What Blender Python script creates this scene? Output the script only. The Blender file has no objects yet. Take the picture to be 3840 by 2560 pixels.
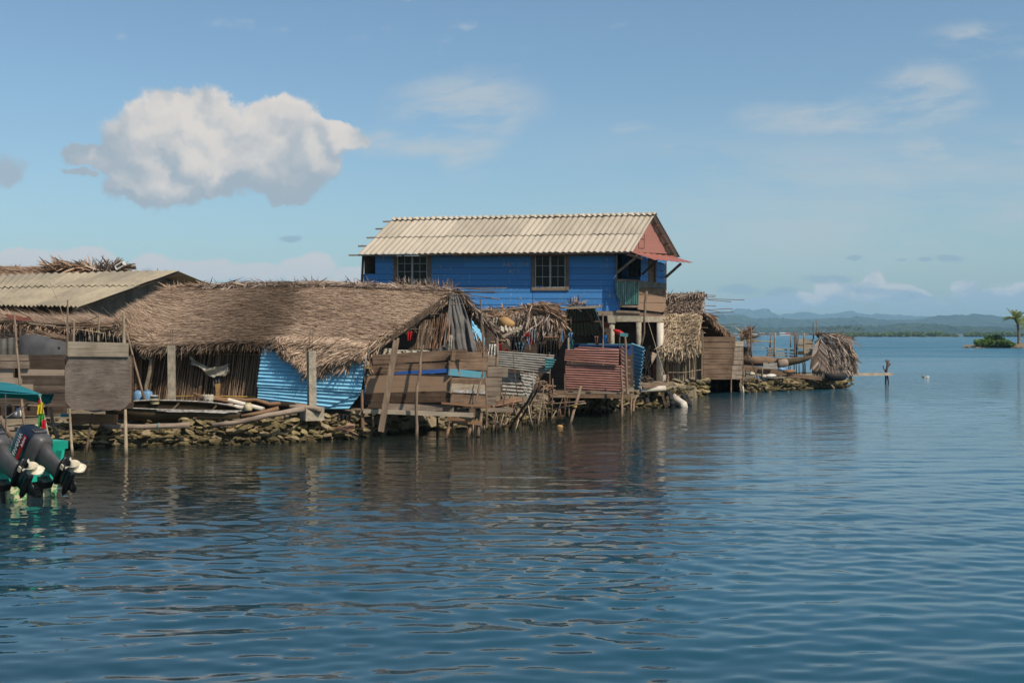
import bpy, math, random
import numpy as np
from mathutils import Vector, Matrix
random.seed(7)
rng = np.random.default_rng(7)
R = math.radians
S = bpy.context.scene
COL = S.collection

# ------------------------------------------------------------------ camera, light, sky
CH, F, HY = 2.4, 4267.0, 1254.0          # eye height over the water, focal length in photo pixels, horizon row
cam = bpy.data.cameras.new('camera'); camo = bpy.data.objects.new('camera', cam); COL.objects.link(camo)
cam.sensor_width = 36; cam.lens = 36*F/3840; camo.location = (0, 0, CH); camo.rotation_euler = (R(90), 0, 0)
cam.shift_y = -(1280-HY)/3840; cam.clip_start = .1; cam.clip_end = 40000
S.camera = camo
S.view_settings.view_transform = 'Standard'; S.view_settings.look = 'None'
S.view_settings.exposure = .22; S.view_settings.gamma = 1
S.cycles.use_denoising = True
S.cycles.max_bounces = 8; S.cycles.diffuse_bounces = 3; S.cycles.glossy_bounces = 3
S.cycles.transparent_max_bounces = 8; S.cycles.volume_bounces = 0
SUN_EL, SUN_AZ = 47, 46                   # elevation; degrees right of straight behind the camera
sd = Vector((math.sin(R(SUN_AZ))*math.cos(R(SUN_EL)), -math.cos(R(SUN_AZ))*math.cos(R(SUN_EL)), math.sin(R(SUN_EL))))
sun = bpy.data.lights.new('sun', 'SUN'); suno = bpy.data.objects.new('sun', sun); COL.objects.link(suno)
sun.energy = 5.0; sun.angle = R(.53); sun.color = (1, .86, .70)
suno.rotation_euler = sd.to_track_quat('Z', 'Y').to_euler()

# small expression wrapper for shader maths
class E:
    def __init__(s, nt, sock): s.nt, s.s = nt, sock
    def op(s, o, b=None, c=None, clamp=False):
        n = s.nt.nodes.new('ShaderNodeMath'); n.operation = o; n.use_clamp = clamp
        s.nt.links.new(s.s, n.inputs[0])
        for i, q in ((1, b), (2, c)):
            if q is None: continue
            if isinstance(q, E): s.nt.links.new(q.s, n.inputs[i])
            else: n.inputs[i].default_value = q
        return E(s.nt, n.outputs[0])
    def __add__(s, o): return s.op('ADD', o)
    def __radd__(s, o): return s.op('ADD', o)
    def __sub__(s, o): return s.op('SUBTRACT', o)
    def __rsub__(s, o): return (s*-1.0)+o
    def __mul__(s, o): return s.op('MULTIPLY', o)
    def __rmul__(s, o): return s.op('MULTIPLY', o)
    def __truediv__(s, o): return s.op('DIVIDE', o)
    def mx(s, o): return s.op('MAXIMUM', o)
    def mn(s, o): return s.op('MINIMUM', o)
    def smx(s, o, k): return s.op('SMOOTH_MAX', o, k)
    def ss(s, a, b):
        n = s.nt.nodes.new('ShaderNodeMapRange'); n.interpolation_type = 'SMOOTHSTEP'
        s.nt.links.new(s.s, n.inputs[0]); n.inputs[1].default_value = a; n.inputs[2].default_value = b
        return E(s.nt, n.outputs[0])
def comb(nt, x, y, z):
    n = nt.nodes.new('ShaderNodeCombineXYZ')
    for i, q in enumerate((x, y, z)):
        if isinstance(q, E): nt.links.new(q.s, n.inputs[i])
        else: n.inputs[i].default_value = q
    return n.outputs[0]
def noise(nt, vec, scale, detail=4, rough=.55, dist=0, col=False):
    n = nt.nodes.new('ShaderNodeTexNoise'); n.inputs['Scale'].default_value = scale
    n.inputs['Detail'].default_value = detail; n.inputs['Roughness'].default_value = rough; n.inputs['Distortion'].default_value = dist
    if vec is not None: nt.links.new(vec, n.inputs['Vector'])
    return E(nt, n.outputs['Color' if col else 'Fac'])
def mixc(nt, f, a, b):
    n = nt.nodes.new('ShaderNodeMix'); n.data_type = 'RGBA'
    for k, q in ((0, f), (6, a), (7, b)):
        if isinstance(q, E): nt.links.new(q.s, n.inputs[k])
        elif hasattr(q, 'is_output'): nt.links.new(q, n.inputs[k])
        elif k == 0: n.inputs[0].default_value = q
        else: n.inputs[k].default_value = (*q, 1)
    return n.outputs[2]

W = bpy.data.worlds.new('World'); S.world = W; W.use_nodes = True
nt = W.node_tree; nt.nodes.clear()
sky = nt.nodes.new('ShaderNodeTexSky'); sky.sky_type = 'NISHITA'; sky.sun_disc = False
sky.sun_elevation = R(SUN_EL); sky.sun_rotation = R(180-SUN_AZ); sky.air_density = 1.0; sky.dust_density = 1.2; sky.ozone_density = 1.6
SKYMUL = .085
sk = nt.nodes.new('ShaderNodeVectorMath'); sk.operation = 'MULTIPLY'; nt.links.new(sky.outputs[0], sk.inputs[0]); sk.inputs[1].default_value = (1.04, 1.19, 1.21)
tc = nt.nodes.new('ShaderNodeTexCoord'); sp = nt.nodes.new('ShaderNodeSeparateXYZ'); nt.links.new(tc.outputs['Generated'], sp.inputs[0])
dx, dy, dz = (E(nt, sp.outputs[i]) for i in range(3))
yy = dy.op('ABSOLUTE').mx(.06)
U = (dx/yy)*10; V = (dz/yy)*10           # tangent-plane sky coordinates (x10)
def ux(x): return (x-1920)/F*10
def vy(y): return (HY-y)/F*10
def warp(sc, amp, det=5, seed=0):
    n = noise(nt, comb(nt, U+seed, V, seed), sc, det, .6, 0, True)
    q = nt.nodes.new('ShaderNodeSeparateColor'); nt.links.new(n.s, q.inputs[0])
    return (E(nt, q.outputs[0])-.5)*amp, (E(nt, q.outputs[1])-.5)*amp
wx, wy = warp(1.7, .50, 6)
def blob(u, v, lst, k=.35):
    f = None
    for (x, y, rx, ry) in lst:
        a = (u-ux(x))/(rx/F*10); b = (v-vy(y))/(ry/F*10)
        e = 1.0-(a*a+b*b).op('SQRT')
        f = e if f is None else f.smx(e, k)
    return f
CUM = [(560, 560, 210, 230), (640, 470, 190, 180), (800, 430, 150, 150), (850, 560, 230, 170), (1040, 470, 150, 130), (1110, 580, 190, 150),
       (560, 700, 170, 80), (440, 590, 120, 70), (330, 585, 110, 50), (1250, 500, 140, 60), (1060, 690, 120, 80), (760, 660, 240, 90), (300, 655, 80, 18)]
f1 = blob(U+wx, V+wy, CUM)
f2 = blob(U+wx*1.3+.10, V+wy*1.3+.16, CUM)
fine = noise(nt, comb(nt, U+wx, V+wy, 3.3), 4.5, 10, .66)
a1 = (f1+(fine-.5)*.72).ss(.0, .24)
bil = noise(nt, comb(nt, U+wx*1.5, V*1.15+wy*1.5, 6.6), 2.2, 3, .5)
glow = blob(U+wx, V+wy, [(720, 590, 230, 190), (1010, 500, 190, 190), (620, 450, 120, 110), (1150, 560, 130, 120)], .5)
bil2 = noise(nt, comb(nt, U+wx*1.5+.10, V*1.15+wy*1.5+.13, 6.6), 2.2, 3, .5)
lit = ((bil-bil2)*1.5+(bil-.5)*1.1+(fine-.5)*.3+glow*.55+.34+(V-vy(615))*.85).ss(-.1, 1.15)
SIDE = [(10, 640, 110, 75), (-120, 600, 120, 80)]
a1b = (blob(U+wx, V+wy, SIDE)+(fine-.5)*.5).ss(.05, .5)
a1 = a1.mx(a1b*.8)
# low cumulus along the horizon
hn = noise(nt, comb(nt, U*.9+wx*.4, V*1.9+wy*.5, 5.1), 1.5, 7, .55)
band = V.ss(.10, .24)*(1.0-V.ss(.30, .58))
leftw = (U*-1.0).ss(1.4, 2.9)
bandl = V.ss(.1, .3)*(1.0-V.ss(.45, .72))*leftw
BK = [(60, 985, 190, 50), (330, 982, 150, 52), (560, 1000, 110, 60), (760, 1012, 190, 48), (960, 1020, 140, 46), (1150, 1005, 120, 62), (1330, 1035, 110, 34), (3290, 1098, 190, 42), (3110, 1092, 60, 42), (3285, 1062, 46, 50), (3440, 1108, 60, 34), (3620, 1075, 60, 40), (3700, 1112, 170, 34), (3830, 1090, 70, 40), (2930, 1132, 260, 26), (2860, 1150, 200, 20)]
a2b = (blob(U+wx*.5, V+wy*.45, BK, .12)+(fine-.5)*1.0).ss(-.05, .22)
a2 = ((hn+band*.24+bandl*.25-.62).ss(.02, .2)*.6).mx(a2b)
lit2 = (noise(nt, comb(nt, U+wx, V*1.6+wy, 9.0), 2.6, 4, .55)+(V-.42)*.9).ss(.40, .58)
SM = [(1095, 888, 60, 16), (3110, 1050, 130, 26), (3290, 1092, 130, 20), (3140, 1048, 60, 20), (3200, 968, 42, 14), (3565, 965, 70, 18), (3470, 968, 40, 11), (3380, 968, 26, 8), (2770, 1085, 110, 24), (2930, 1095, 90, 18), (3380, 1110, 80, 28)]
a3 = ((blob(U+wx*.35, V+wy*.3, SM, .1)+(fine-.5)*.9).ss(.05, .55))*.62
# thin high streaks
cn = noise(nt, comb(nt, U*.55+V*.5+wx*.6, V*2.4-U*.35+wy*.9, 1.7), 1.5, 8, .62)
CI = [(1750, 400, 260, 120), (1600, 520, 300, 60), (1760, 540, 100, 130), (2280, 480, 190, 28), (3150, 450, 380, 60), (3450, 370, 200, 120), (3700, 560, 420, 60), (2560, 540, 120, 20), (3780, 140, 260, 60)]
a4 = (blob(U+wx*.5, V+wy*.5, CI, .2).ss(-.45, .5)*(cn.ss(.36, .64)))*.66
veil = (V.ss(.3, .9)*(1.0-V.ss(1.3, 2.1))*U.ss(-.6, 3.2)*noise(nt, comb(nt, U*.35, V*1.6, 8.2), 1.4, 6, .6).ss(.3, .62))*.55
a4 = a4.mx(veil)
front = dy.ss(.02, .12)
c = mixc(nt, a4*front, sk.outputs[0], (5.6, 5.9, 6.0))
c = mixc(nt, a2*front, c, mixc(nt, lit2, (4.0, 4.8, 5.6), (7.0, 6.7, 6.5)))
c = mixc(nt, a3*front, c, (2.7, 3.8, 4.9))
c = mixc(nt, a1*front, c, mixc(nt, lit, (3.9, 4.5, 5.1), (7.9, 7.2, 6.6)))
bg = nt.nodes.new('ShaderNodeBackground'); bg.inputs[1].default_value = SKYMUL
nt.links.new(c, bg.inputs[0])
wo = nt.nodes.new('ShaderNodeOutputWorld'); nt.links.new(bg.outputs[0], wo.inputs[0])
W.cycles.sampling_method = 'MANUAL'; W.cycles.sample_map_resolution = 512

# ------------------------------------------------------------------ helpers
def P(x, y, D): return Vector(((x-1920)*D/F, D, CH-(y-HY)*D/F))
def G(x, y, z=0.0):
    D = (CH-z)*F/(y-HY); return P(x, y, D)

class MB:
    def __init__(s): s.v = []; s.f = []
    def add(s, vs, fs):
        o = len(s.v); s.v += [tuple(q) for q in vs]; s.f += [tuple(i+o for i in f) for f in fs]; return s
    def hexa(s, a, b, c, d, off):
        a, b, c, d = map(Vector, (a, b, c, d)); q = [a, b, c, d]+[p+off for p in (a, b, c, d)]
        s.add(q, [(0, 1, 2, 3), (7, 6, 5, 4), (0, 4, 5, 1), (1, 5, 6, 2), (2, 6, 7, 3), (3, 7, 4, 0)]); return s
    def quad(s, pts, t=.03):            # pts: four (x,y,D)
        q = [P(*p) for p in pts]; n = (q[1]-q[0]).cross(q[3]-q[0]).normalized()
        if n.y < 0: n = -n
        return s.hexa(*q, n*t)
    def bd(s, x0, y0, x1, y1, w, D0, D1=None, t=.03):
        D1 = D1 or D0; a, b = P(x0, y0, D0), P(x1, y1, D1); d = (b-a).normalized()
        wv = Vector((0, -1, 0)).cross(d).normalized()*(w*D0/F/2)
        n = d.cross(wv).normalized()
        if n.y < 0: n = -n
        j = [Vector((0, 0, random.uniform(-.15, .15)))*(w*D0/F)*0 for _ in range(4)]
        return s.hexa(a-wv, b-wv, b+wv, a+wv, n*t)
    def box(s, c, sx, sy, sz, rz=0, M=None):
        M = M or Matrix.Rotation(rz, 4, 'Z'); c = Vector(c)
        q = [c+(M @ Vector((i*sx/2, j*sy/2, k*sz/2))) for k in (-1, 1) for (i, j) in ((-1, -1), (1, -1), (1, 1), (-1, 1))]
        s.add(q, [(3, 2, 1, 0), (4, 5, 6, 7), (0, 1, 5, 4), (1, 2, 6, 5), (2, 3, 7, 6), (3, 0, 4, 7)]); return s
    def tube(s, pts, rs, n=7, cap=True):
        pts = [Vector(p) for p in pts]; rs = rs if hasattr(rs, '__len__') else [rs]*len(pts); o = len(s.v)
        up = Vector((0, 0, 1)) if abs((pts[-1]-pts[0]).normalized().z) < .9 else Vector((0, 1, 0))
        for i, p in enumerate(pts):
            d = (pts[min(i+1, len(pts)-1)]-pts[max(i-1, 0)]).normalized(); a = d.cross(up).normalized(); b = a.cross(d)
            for k in range(n):
                t = 2*math.pi*k/n; s.v.append(tuple(p+(a*math.cos(t)+b*math.sin(t))*rs[i]))
        for i in range(len(pts)-1):
            for k in range(n): s.f.append((o+i*n+k, o+i*n+(k+1) % n, o+(i+1)*n+(k+1) % n, o+(i+1)*n+k))
        if cap:
            s.f.append(tuple(o+k for k in range(n))[::-1]); s.f.append(tuple(o+(len(pts)-1)*n+k for k in range(n)))
        return s
    def stick(s, pts, rp, n=7, crook=1.0, taper=.75):   # pts (x,y,D), radius in photo pixels
        q = [P(*p) for p in pts]; r = rp*pts[0][2]/F; out = []; L = sum((q[i+1]-q[i]).length for i in range(len(q)-1))
        for i in range(len(q)-1):
            m = max(1, int((q[i+1]-q[i]).length/(.25)))
            for k in range(m): out.append(q[i].lerp(q[i+1], k/m))
        out.append(q[-1]); N = len(out)
        for i in range(1, N-1): out[i] = out[i]+Vector([random.gauss(0, r*.28*crook) for _ in range(3)])
        rs = [r*(taper+(1-taper)*i/(N-1))*random.uniform(.9, 1.1) for i in range(N)]
        return s.tube(out, rs, n)
    def slab(s, g, off):                 # g[i][j] Vectors -> closed slab
        ni, nj = len(g), len(g[0]); o = len(s.v)
        for L in (0, 1):
            for i in range(ni):
                for j in range(nj): s.v.append(tuple(g[i][j]+off*L))
        I = lambda L, i, j: o+L*ni*nj+i*nj+j
        for i in range(ni-1):
            for j in range(nj-1):
                s.f.append((I(0, i, j), I(0, i+1, j), I(0, i+1, j+1), I(0, i, j+1))); s.f.append((I(1, i, j+1), I(1, i+1, j+1), I(1, i+1, j), I(1, i, j)))
        for i in range(ni-1):
            s.f.append((I(0, i, 0), I(1, i, 0), I(1, i+1, 0), I(0, i+1, 0))); s.f.append((I(0, i, nj-1), I(0, i+1, nj-1), I(1, i+1, nj-1), I(1, i, nj-1)))
        for j in range(nj-1):
            s.f.append((I(0, 0, j), I(0, 0, j+1), I(1, 0, j+1), I(1, 0, j))); s.f.append((I(0, ni-1, j), I(1, ni-1, j), I(1, ni-1, j+1), I(0, ni-1, j+1)))
        return s
    def corr(s, a, b, c, d, n, amp, t=.008, rows=4, sag=.01, edge=.0, seg=8):   # waves counted a->b, ribs run a->d
        a, b, c, d = (P(*q) if not isinstance(q, Vector) else q for q in (a, b, c, d))
        nn = (b-a).cross(d-a).normalized(); ni = int(n*seg)+1; g = []
        sg = [[random.gauss(0, sag) for _ in range(rows+1)] for _ in range(int(n)+2)]
        for i in range(ni):
            u = i/(ni-1); row = []; w = math.sin(2*math.pi*n*u); e0 = random.uniform(-edge, edge); k = u*n
            for j in range(rows+1):
                v = j/rows; p = a.lerp(b, u).lerp(d.lerp(c, u), v)
                kk = int(k); fr = k-kk; sv = sg[kk][j]*(1-fr)+sg[kk+1][j]*fr
                row.append(p+nn*(amp*w+sv)+(d-a)*(e0 if j in (0, rows) else 0))
            g.append(row)
        if nn.y < 0: nn = -nn
        return s.slab(g, nn*t)
    def lathe(s, prof, c, n=16, M=None, cap=True):      # prof (r,z)
        o = len(s.v); M = M or Matrix.Identity(3); c = Vector(c)
        for (r, z) in prof:
            for k in range(n):
                t = 2*math.pi*k/n; s.v.append(tuple(c+M @ Vector((r*math.cos(t), r*math.sin(t), z))))
        for i in range(len(prof)-1):
            for k in range(n): s.f.append((o+i*n+k, o+i*n+(k+1) % n, o+(i+1)*n+(k+1) % n, o+(i+1)*n+k))
        if cap:
            s.f.append(tuple(o+k for k in range(n))[::-1]); s.f.append(tuple(o+(len(prof)-1)*n+k for k in range(n)))
        return s
    def build(s, name, mat, parent=None, smooth=False, loc=None):
        V_ = np.array(s.v, dtype=float).reshape(-1, 3)
        if parent is not None: loc = WL[parent.name]
        elif loc is None: loc = Vector(((V_[:, 0].min()+V_[:, 0].max())/2, (V_[:, 1].min()+V_[:, 1].max())/2, V_[:, 2].min()))
        me = bpy.data.meshes.new(name); me.from_pydata([tuple(q) for q in (V_-np.array(loc))], [], s.f)
        if smooth: me.polygons.foreach_set('use_smooth', [True]*len(me.polygons))
        me.materials.append(mat); o = bpy.data.objects.new(name, me); COL.objects.link(o)
        if parent is None: o.location = loc
        else: o.parent = parent
        WL[o.name] = Vector(loc)
        return o
WL = {}
def tag(o, label, cat, group=None, kind=None):
    o['label'] = label; o['category'] = cat
    if group: o['group'] = group
    if kind: o['kind'] = kind
    return o
def thing(name, label, cat, loc, group=None):
    o = bpy.data.objects.new(name, None); COL.objects.link(o); o.location = loc; o.empty_display_size = .1
    WL[o.name] = Vector(loc); return tag(o, label, cat, group)
def struct(o): o['kind'] = 'structure'; return o

# strips (palm leaflets, blades): numpy, two segments each
def strips(mb, base, dirs, nrm, length, width, bend):
    base, dirs, nrm = (np.asarray(q, float) for q in (base, dirs, nrm)); n = len(base)
    L = np.asarray(length).reshape(-1, 1); Wd = np.asarray(width).reshape(-1, 1); B = np.asarray(bend).reshape(-1, 1)
    side = np.cross(dirs, nrm); side /= np.linalg.norm(side, axis=1, keepdims=True)+1e-9
    m = base+dirs*L*.5+nrm*B*.35; e = base+dirs*L+nrm*B
    v = np.stack([base-side*Wd*.35, base+side*Wd*.35, m-side*Wd*.5, m+side*Wd*.5, e-side*Wd*.1, e+side*Wd*.1], 1).reshape(-1, 3)
    o = len(mb.v); mb.v += [tuple(q) for q in v]
    for i in range(n):
        k = o+i*6; mb.f.append((k, k+1, k+3, k+2)); mb.f.append((k+2, k+3, k+5, k+4))

# ------------------------------------------------------------------ materials
def mat(name, base=(.5, .5, .5), rough=.85, spec=.3, metal=0):
    m = bpy.data.materials.new(name); m.use_nodes = True; b = m.node_tree.nodes['Principled BSDF']
    b.inputs['Base Color'].default_value = (*base, 1); b.inputs['Roughness'].default_value = rough
    b.inputs['Specular IOR Level'].default_value = spec; b.inputs['Metallic'].default_value = metal
    return m, m.node_tree, b
def obj_vec(nt, sc=(1, 1, 1)):
    g = nt.nodes.new('ShaderNodeNewGeometry'); mp = nt.nodes.new('ShaderNodeMapping'); mp.inputs['Scale'].default_value = sc
    nt.links.new(g.outputs['Position'], mp.inputs[0]); return mp.outputs[0]
def isl(nt):
    g = nt.nodes.new('ShaderNodeNewGeometry'); return E(nt, g.outputs['Random Per Island'])
def bump(nt, b, h, strength=.4, dist=.01):
    n = nt.nodes.new('ShaderNodeBump'); n.inputs['Strength'].default_value = strength; n.inputs['Distance'].default_value = dist
    nt.links.new(h.s, n.inputs['Height']); nt.links.new(n.outputs[0], b.inputs['Normal'])
def ramp(nt, f, stops):
    n = nt.nodes.new('ShaderNodeValToRGB'); nt.links.new(f.s, n.inputs[0]); r = n.color_ramp
    while len(r.elements) < len(stops): r.elements.new(.5)
    for e, (p, c) in zip(r.elements, stops): e.position = p; e.color = (*c, 1)
    return n.outputs[0]
def wood(name, dark, light, axis='H', var=.75, grey=None, rough=.9):
    m, nt, b = mat(name, rough=rough, spec=.2)
    sc = {'H': (1.2, 1.2, 26), 'V': (22, 22, 1.2), 'N': (9, 9, 9)}[axis]
    n1 = noise(nt, obj_vec(nt, sc), 1.0, 6, .65, .4); n2 = noise(nt, obj_vec(nt), 2.3, 4, .6); i = isl(nt)
    f = (n1*.9+n2*.6+(i-.5)*var-.25).op('MULTIPLY', 1.0, clamp=True)
    mid = tuple((a+c)/2 for a, c in zip(dark, light))
    col = ramp(nt, f, [(.18, tuple(q*.55 for q in dark)), (.36, dark), (.55, mid), (.78, light)])
    if grey: col = mixc(nt, i.op('FRACT').ss(.3, .9)*.6, col, grey)
    z = E(nt, nt.nodes.new('ShaderNodeSeparateXYZ').outputs[2]); nt.links.new(obj_vec(nt), z.s.node.inputs[0])
    wet = (1.0-(z+(n2-.5)*.18).ss(.02, .22))
    col = mixc(nt, wet*.8, col, (.022, .020, .012))
    nt.links.new(col, b.inputs['Base Color']); bump(nt, b, n1, .5, .012); return m
M = {}
M['plank'] = wood('plank_wood', (.10, .065, .044), (.31, .21, .14))
M['plank2'] = wood('grey_plank_wood', (.13, .10, .078), (.38, .31, .24))
m_, nt_, b_ = mat('weathered_plywood', rough=.95, spec=.15)
n_ = noise(nt_, obj_vec(nt_, (2.2, 2.2, 16)), 1.0, 7, .7, 2.2); n2_ = noise(nt_, obj_vec(nt_, (1.4, 1.4, 1.4)), 1.5, 5, .65); n3_ = noise(nt_, obj_vec(nt_, (6, 6, 6)), 1.0, 3, .5)
c_ = ramp(nt_, n_*.8+n2_*.6-.2, [(.2, (.07, .052, .042)), (.42, (.17, .135, .115)), (.62, (.27, .225, .19)), (.85, (.42, .37, .32))])
c_ = mixc(nt_, n3_.ss(.70, .76)*.85, c_, (.03, .02, .016)); nt_.links.new(c_, b_.inputs['Base Color']); bump(nt_, b_, n_, .6, .01); M['ply'] = m_
M['plank_pale'] = wood('pale_plank_wood', (.24, .20, .15), (.50, .43, .33))
M['plank_orange'] = wood('fresh_plank_wood', (.20, .11, .06), (.36, .22, .13))
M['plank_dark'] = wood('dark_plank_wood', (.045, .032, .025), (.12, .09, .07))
M['pole'] = wood('pole_wood', (.12, .085, .06), (.32, .24, .17), 'V')
M['pole_dark'] = wood('dark_pole_wood', (.06, .045, .035), (.17, .12, .09), 'V')
M['pole_red'] = wood('reddish_stick_wood', (.13, .075, .05), (.34, .21, .14), 'V')
M['pole_pale'] = wood('pale_pole_wood', (.23, .18, .12), (.46, .38, .27), 'V')
M['log'] = wood('driftwood', (.19, .145, .11), (.42, .34, .27))
M['sticks'] = wood('bamboo_sticks', (.12, .08, .055), (.34, .245, .17), 'V', .9)
M['reed'] = wood('reed_stalks', (.20, .16, .115), (.42, .34, .25), 'V', .9)

def thatch_mat(name, stops, patch=None, rough=.95):
    m, nt, b = mat(name, rough=rough, spec=.1)
    i = isl(nt); n = noise(nt, obj_vec(nt), .55, 4, .6); n3 = noise(nt, obj_vec(nt), 6, 3, .6)
    f = (i*.85+(n-.5)*.75+n3*.4-.10)
    col = ramp(nt, f, stops)
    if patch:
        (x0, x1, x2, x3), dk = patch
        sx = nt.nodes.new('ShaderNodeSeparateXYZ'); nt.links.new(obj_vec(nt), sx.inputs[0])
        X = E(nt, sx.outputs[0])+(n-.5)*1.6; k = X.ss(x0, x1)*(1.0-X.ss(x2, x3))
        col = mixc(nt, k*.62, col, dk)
    nt.links.new(col, b.inputs['Base Color'])
    t = nt.nodes.new('ShaderNodeBsdfTranslucent')
    nt.links.new(col, t.inputs[0]); mx = nt.nodes.new('ShaderNodeMixShader'); mx.inputs[0].default_value = .12
    nt.links.new(b.outputs[0], mx.inputs[1]); nt.links.new(t.outputs[0], mx.inputs[2])
    nt.links.new(mx.outputs[0], nt.nodes['Material Output'].inputs[0])
    return m
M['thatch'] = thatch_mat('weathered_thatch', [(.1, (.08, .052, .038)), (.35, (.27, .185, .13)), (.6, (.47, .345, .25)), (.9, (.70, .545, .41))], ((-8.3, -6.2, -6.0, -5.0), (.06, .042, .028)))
M['thatch_gold'] = thatch_mat('golden_thatch', [(.1, (.18, .13, .085)), (.35, (.40, .30, .20)), (.6, (.62, .50, .35)), (.9, (.78, .66, .50))])
M['thatch_red'] = thatch_mat('brown_dry_palm', [(.1, (.10, .06, .04)), (.35, (.25, .155, .10)), (.6, (.42, .28, .19)), (.9, (.58, .43, .31))])
M['thatch_grey'] = thatch_mat('grey_dry_palm', [(.1, (.10, .075, .06)), (.35, (.23, .175, .14)), (.6, (.38, .30, .25)), (.9, (.54, .45, .38))])
M['under'] = wood('thatch_underside', (.05, .035, .025), (.14, .10, .07), 'N')

def tin(name, col, dark, rust=.0, rough=.45, metal=.0, streak=True, seed=0):
    m, nt, b = mat(name, rough=rough, spec=.4, metal=metal)
    n = noise(nt, obj_vec(nt, (1, 1, 1)), 1.7+seed, 5, .6); n2 = noise(nt, obj_vec(nt, (.8, .8, 9)), 1.5, 5, .7); n3 = noise(nt, obj_vec(nt), 9, 6, .7)
    c = mixc(nt, (n*.6+n2*.4).ss(.35, .68), dark, col)
    c = mixc(nt, (n3+n*.4).ss(.72, .92)*.35, c, tuple(q*.45 for q in dark))
    if rust:
        r = noise(nt, obj_vec(nt), 3.1+seed, 6, .7).ss(.72-rust, .80-rust)
        c = mixc(nt, r, c, (.14, .05, .022))
    nt.links.new(c, b.inputs['Base Color']); bump(nt, b, n3, .12, .01); return m
M['tin_blue'] = tin('blue_painted_tin', (.30, .68, .92), (.21, .57, .85), .01, .6)
M['tin_red'] = tin('dusty_red_tin', (.44, .235, .195), (.36, .17, .14), .04)
M['tin_zinc'] = tin('rusty_zinc', (.44, .43, .39), (.30, .29, .265), .14, .5)
M['tin_teal'] = tin('teal_tin', (.10, .30, .32), (.05, .20, .23), .12)
M['tin_dark'] = tin('dark_green_tin', (.10, .20, .20), (.06, .13, .13), .0)
M['tin_lblue'] = tin('light_blue_tin', (.26, .56, .72), (.15, .42, .64), .02)
M['awning'] = tin('awning_red_sheet', (.42, .17, .13), (.34, .125, .10), .0)
def fibro(name, light, dirty, dirt=.5):
    m, nt, b = mat(name, rough=.95, spec=.15)
    n = noise(nt, obj_vec(nt, (.7, .35, .7)), .9, 6, .62); n2 = noise(nt, obj_vec(nt, (6, 1.2, 1.2)), 1.2, 6, .7); i = isl(nt)
    c = mixc(nt, (n*.75+n2*.35+i*.2).ss(.45, .85)*dirt, light, dirty)
    n3 = noise(nt, obj_vec(nt), 14, 4, .7); c = mixc(nt, n3.ss(.62, .8)*.3, c, tuple(q*.6 for q in dirty))
    nt.links.new(c, b.inputs['Base Color']); bump(nt, b, n3, .2, .01); return m
M['fibro'] = fibro('pale_fibre_cement', (.59, .525, .43), (.42, .375, .305), .6)
M['fibro_old'] = fibro('dirty_fibre_cement', (.52, .465, .375), (.36, .32, .26), .75)
M['fibro_grey'] = fibro('grey_fibre_cement', (.44, .385, .28), (.22, .20, .16), .85)

def paint(name, col, scuff, amt=.75, rough=.6):
    m, nt, b = mat(name, rough=rough, spec=.3)
    i = isl(nt); n = noise(nt, obj_vec(nt, (.6, .6, 14)), 1.3, 5, .6); n2 = noise(nt, obj_vec(nt, (9, 9, 1.5)), 1.6, 4, .7)
    c = mixc(nt, (i*.6+n*.5).ss(.2, .9), tuple(q*.84 for q in col), tuple(min(1, q*1.1) for q in col))
    c = mixc(nt, n2.ss(amt, amt+.04), c, scuff)
    nt.links.new(c, b.inputs['Base Color']); bump(nt, b, n, .3, .01); return m
M['blue'] = paint('blue_house_paint', (.06, .25, .60), (.42, .45, .40), .635)
M['blue_dark'] = paint('dark_blue_paint', (.02, .06, .20), (.2, .25, .3), .8)
M['pink'] = paint('dusty_red_paint', (.36, .165, .135), (.26, .11, .09), .8, .9)
M['turq'] = paint('turquoise_boat_paint', (.02, .42, .31), (.05, .3, .25), .9, .3)
def plain(name, col, var=.25, rough=.8, scale=5, spec=.3, bumpd=.01):
    m, nt, b = mat(name, rough=rough, spec=spec); n = noise(nt, obj_vec(nt), scale, 5, .65)
    c = mixc(nt, n.ss(.3, .7), tuple(q*(1-var) for q in col), tuple(min(1, q*(1+var)) for q in col))
    nt.links.new(c, b.inputs['Base Color']); bump(nt, b, n, .35, bumpd); return m
M['concrete'] = plain('concrete', (.36, .32, .25), .3, .95, 7)
M['concrete_grey'] = plain('grey_render', (.16, .155, .135), .3, .95, 2)
M['pvc'] = plain('white_pvc', (.62, .57, .48), .15, .5, 3)
M['white'] = plain('white_plastic', (.70, .68, .63), .12, .45, 6)
M['cream'] = plain('cream_plastic', (.60, .52, .34), .15, .6, 8)
M['rope'] = plain('yellow_rope', (.42, .28, .06), .3, .9, 20)
M['tarp'] = plain('grey_tarp', (.115, .11, .105), .35, .8, 3, .3, .03)
M['tarp_dark'] = plain('dark_sheet', (.075, .078, .085), .3, .85, 2)
M['cloth_white'] = plain('off_white_cloth', (.48, .44, .35), .25, .95, 6)
M['cloth_red'] = plain('red_cloth', (.50, .02, .025), .2, .9, 6)
M['cloth_black'] = plain('black_cloth', (.015, .014, .014), .3, .95, 6)
M['cloth_denim'] = plain('denim_cloth', (.09, .15, .20), .25, .95, 6)
M['cloth_grey'] = plain('grey_cloth', (.22, .22, .23), .25, .95, 6)
M['jug'] = plain('blue_jug_plastic', (.17, .32, .50), .15, .4, 5)
M['rubber'] = plain('black_rubber', (.025, .025, .027), .35, .75, 5)
M['steel'] = plain('rebar_steel', (.09, .06, .045), .3, .7, 12)
M['canopy'] = plain('teal_canvas', (.012, .19, .23), .12, .8, 3)
M['yellow'] = plain('ochre_fibreglass', (.42, .25, .10), .25, .7, 4)
M['brick'] = plain('clay_brick', (.36, .13, .065), .3, .9, 9)
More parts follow.
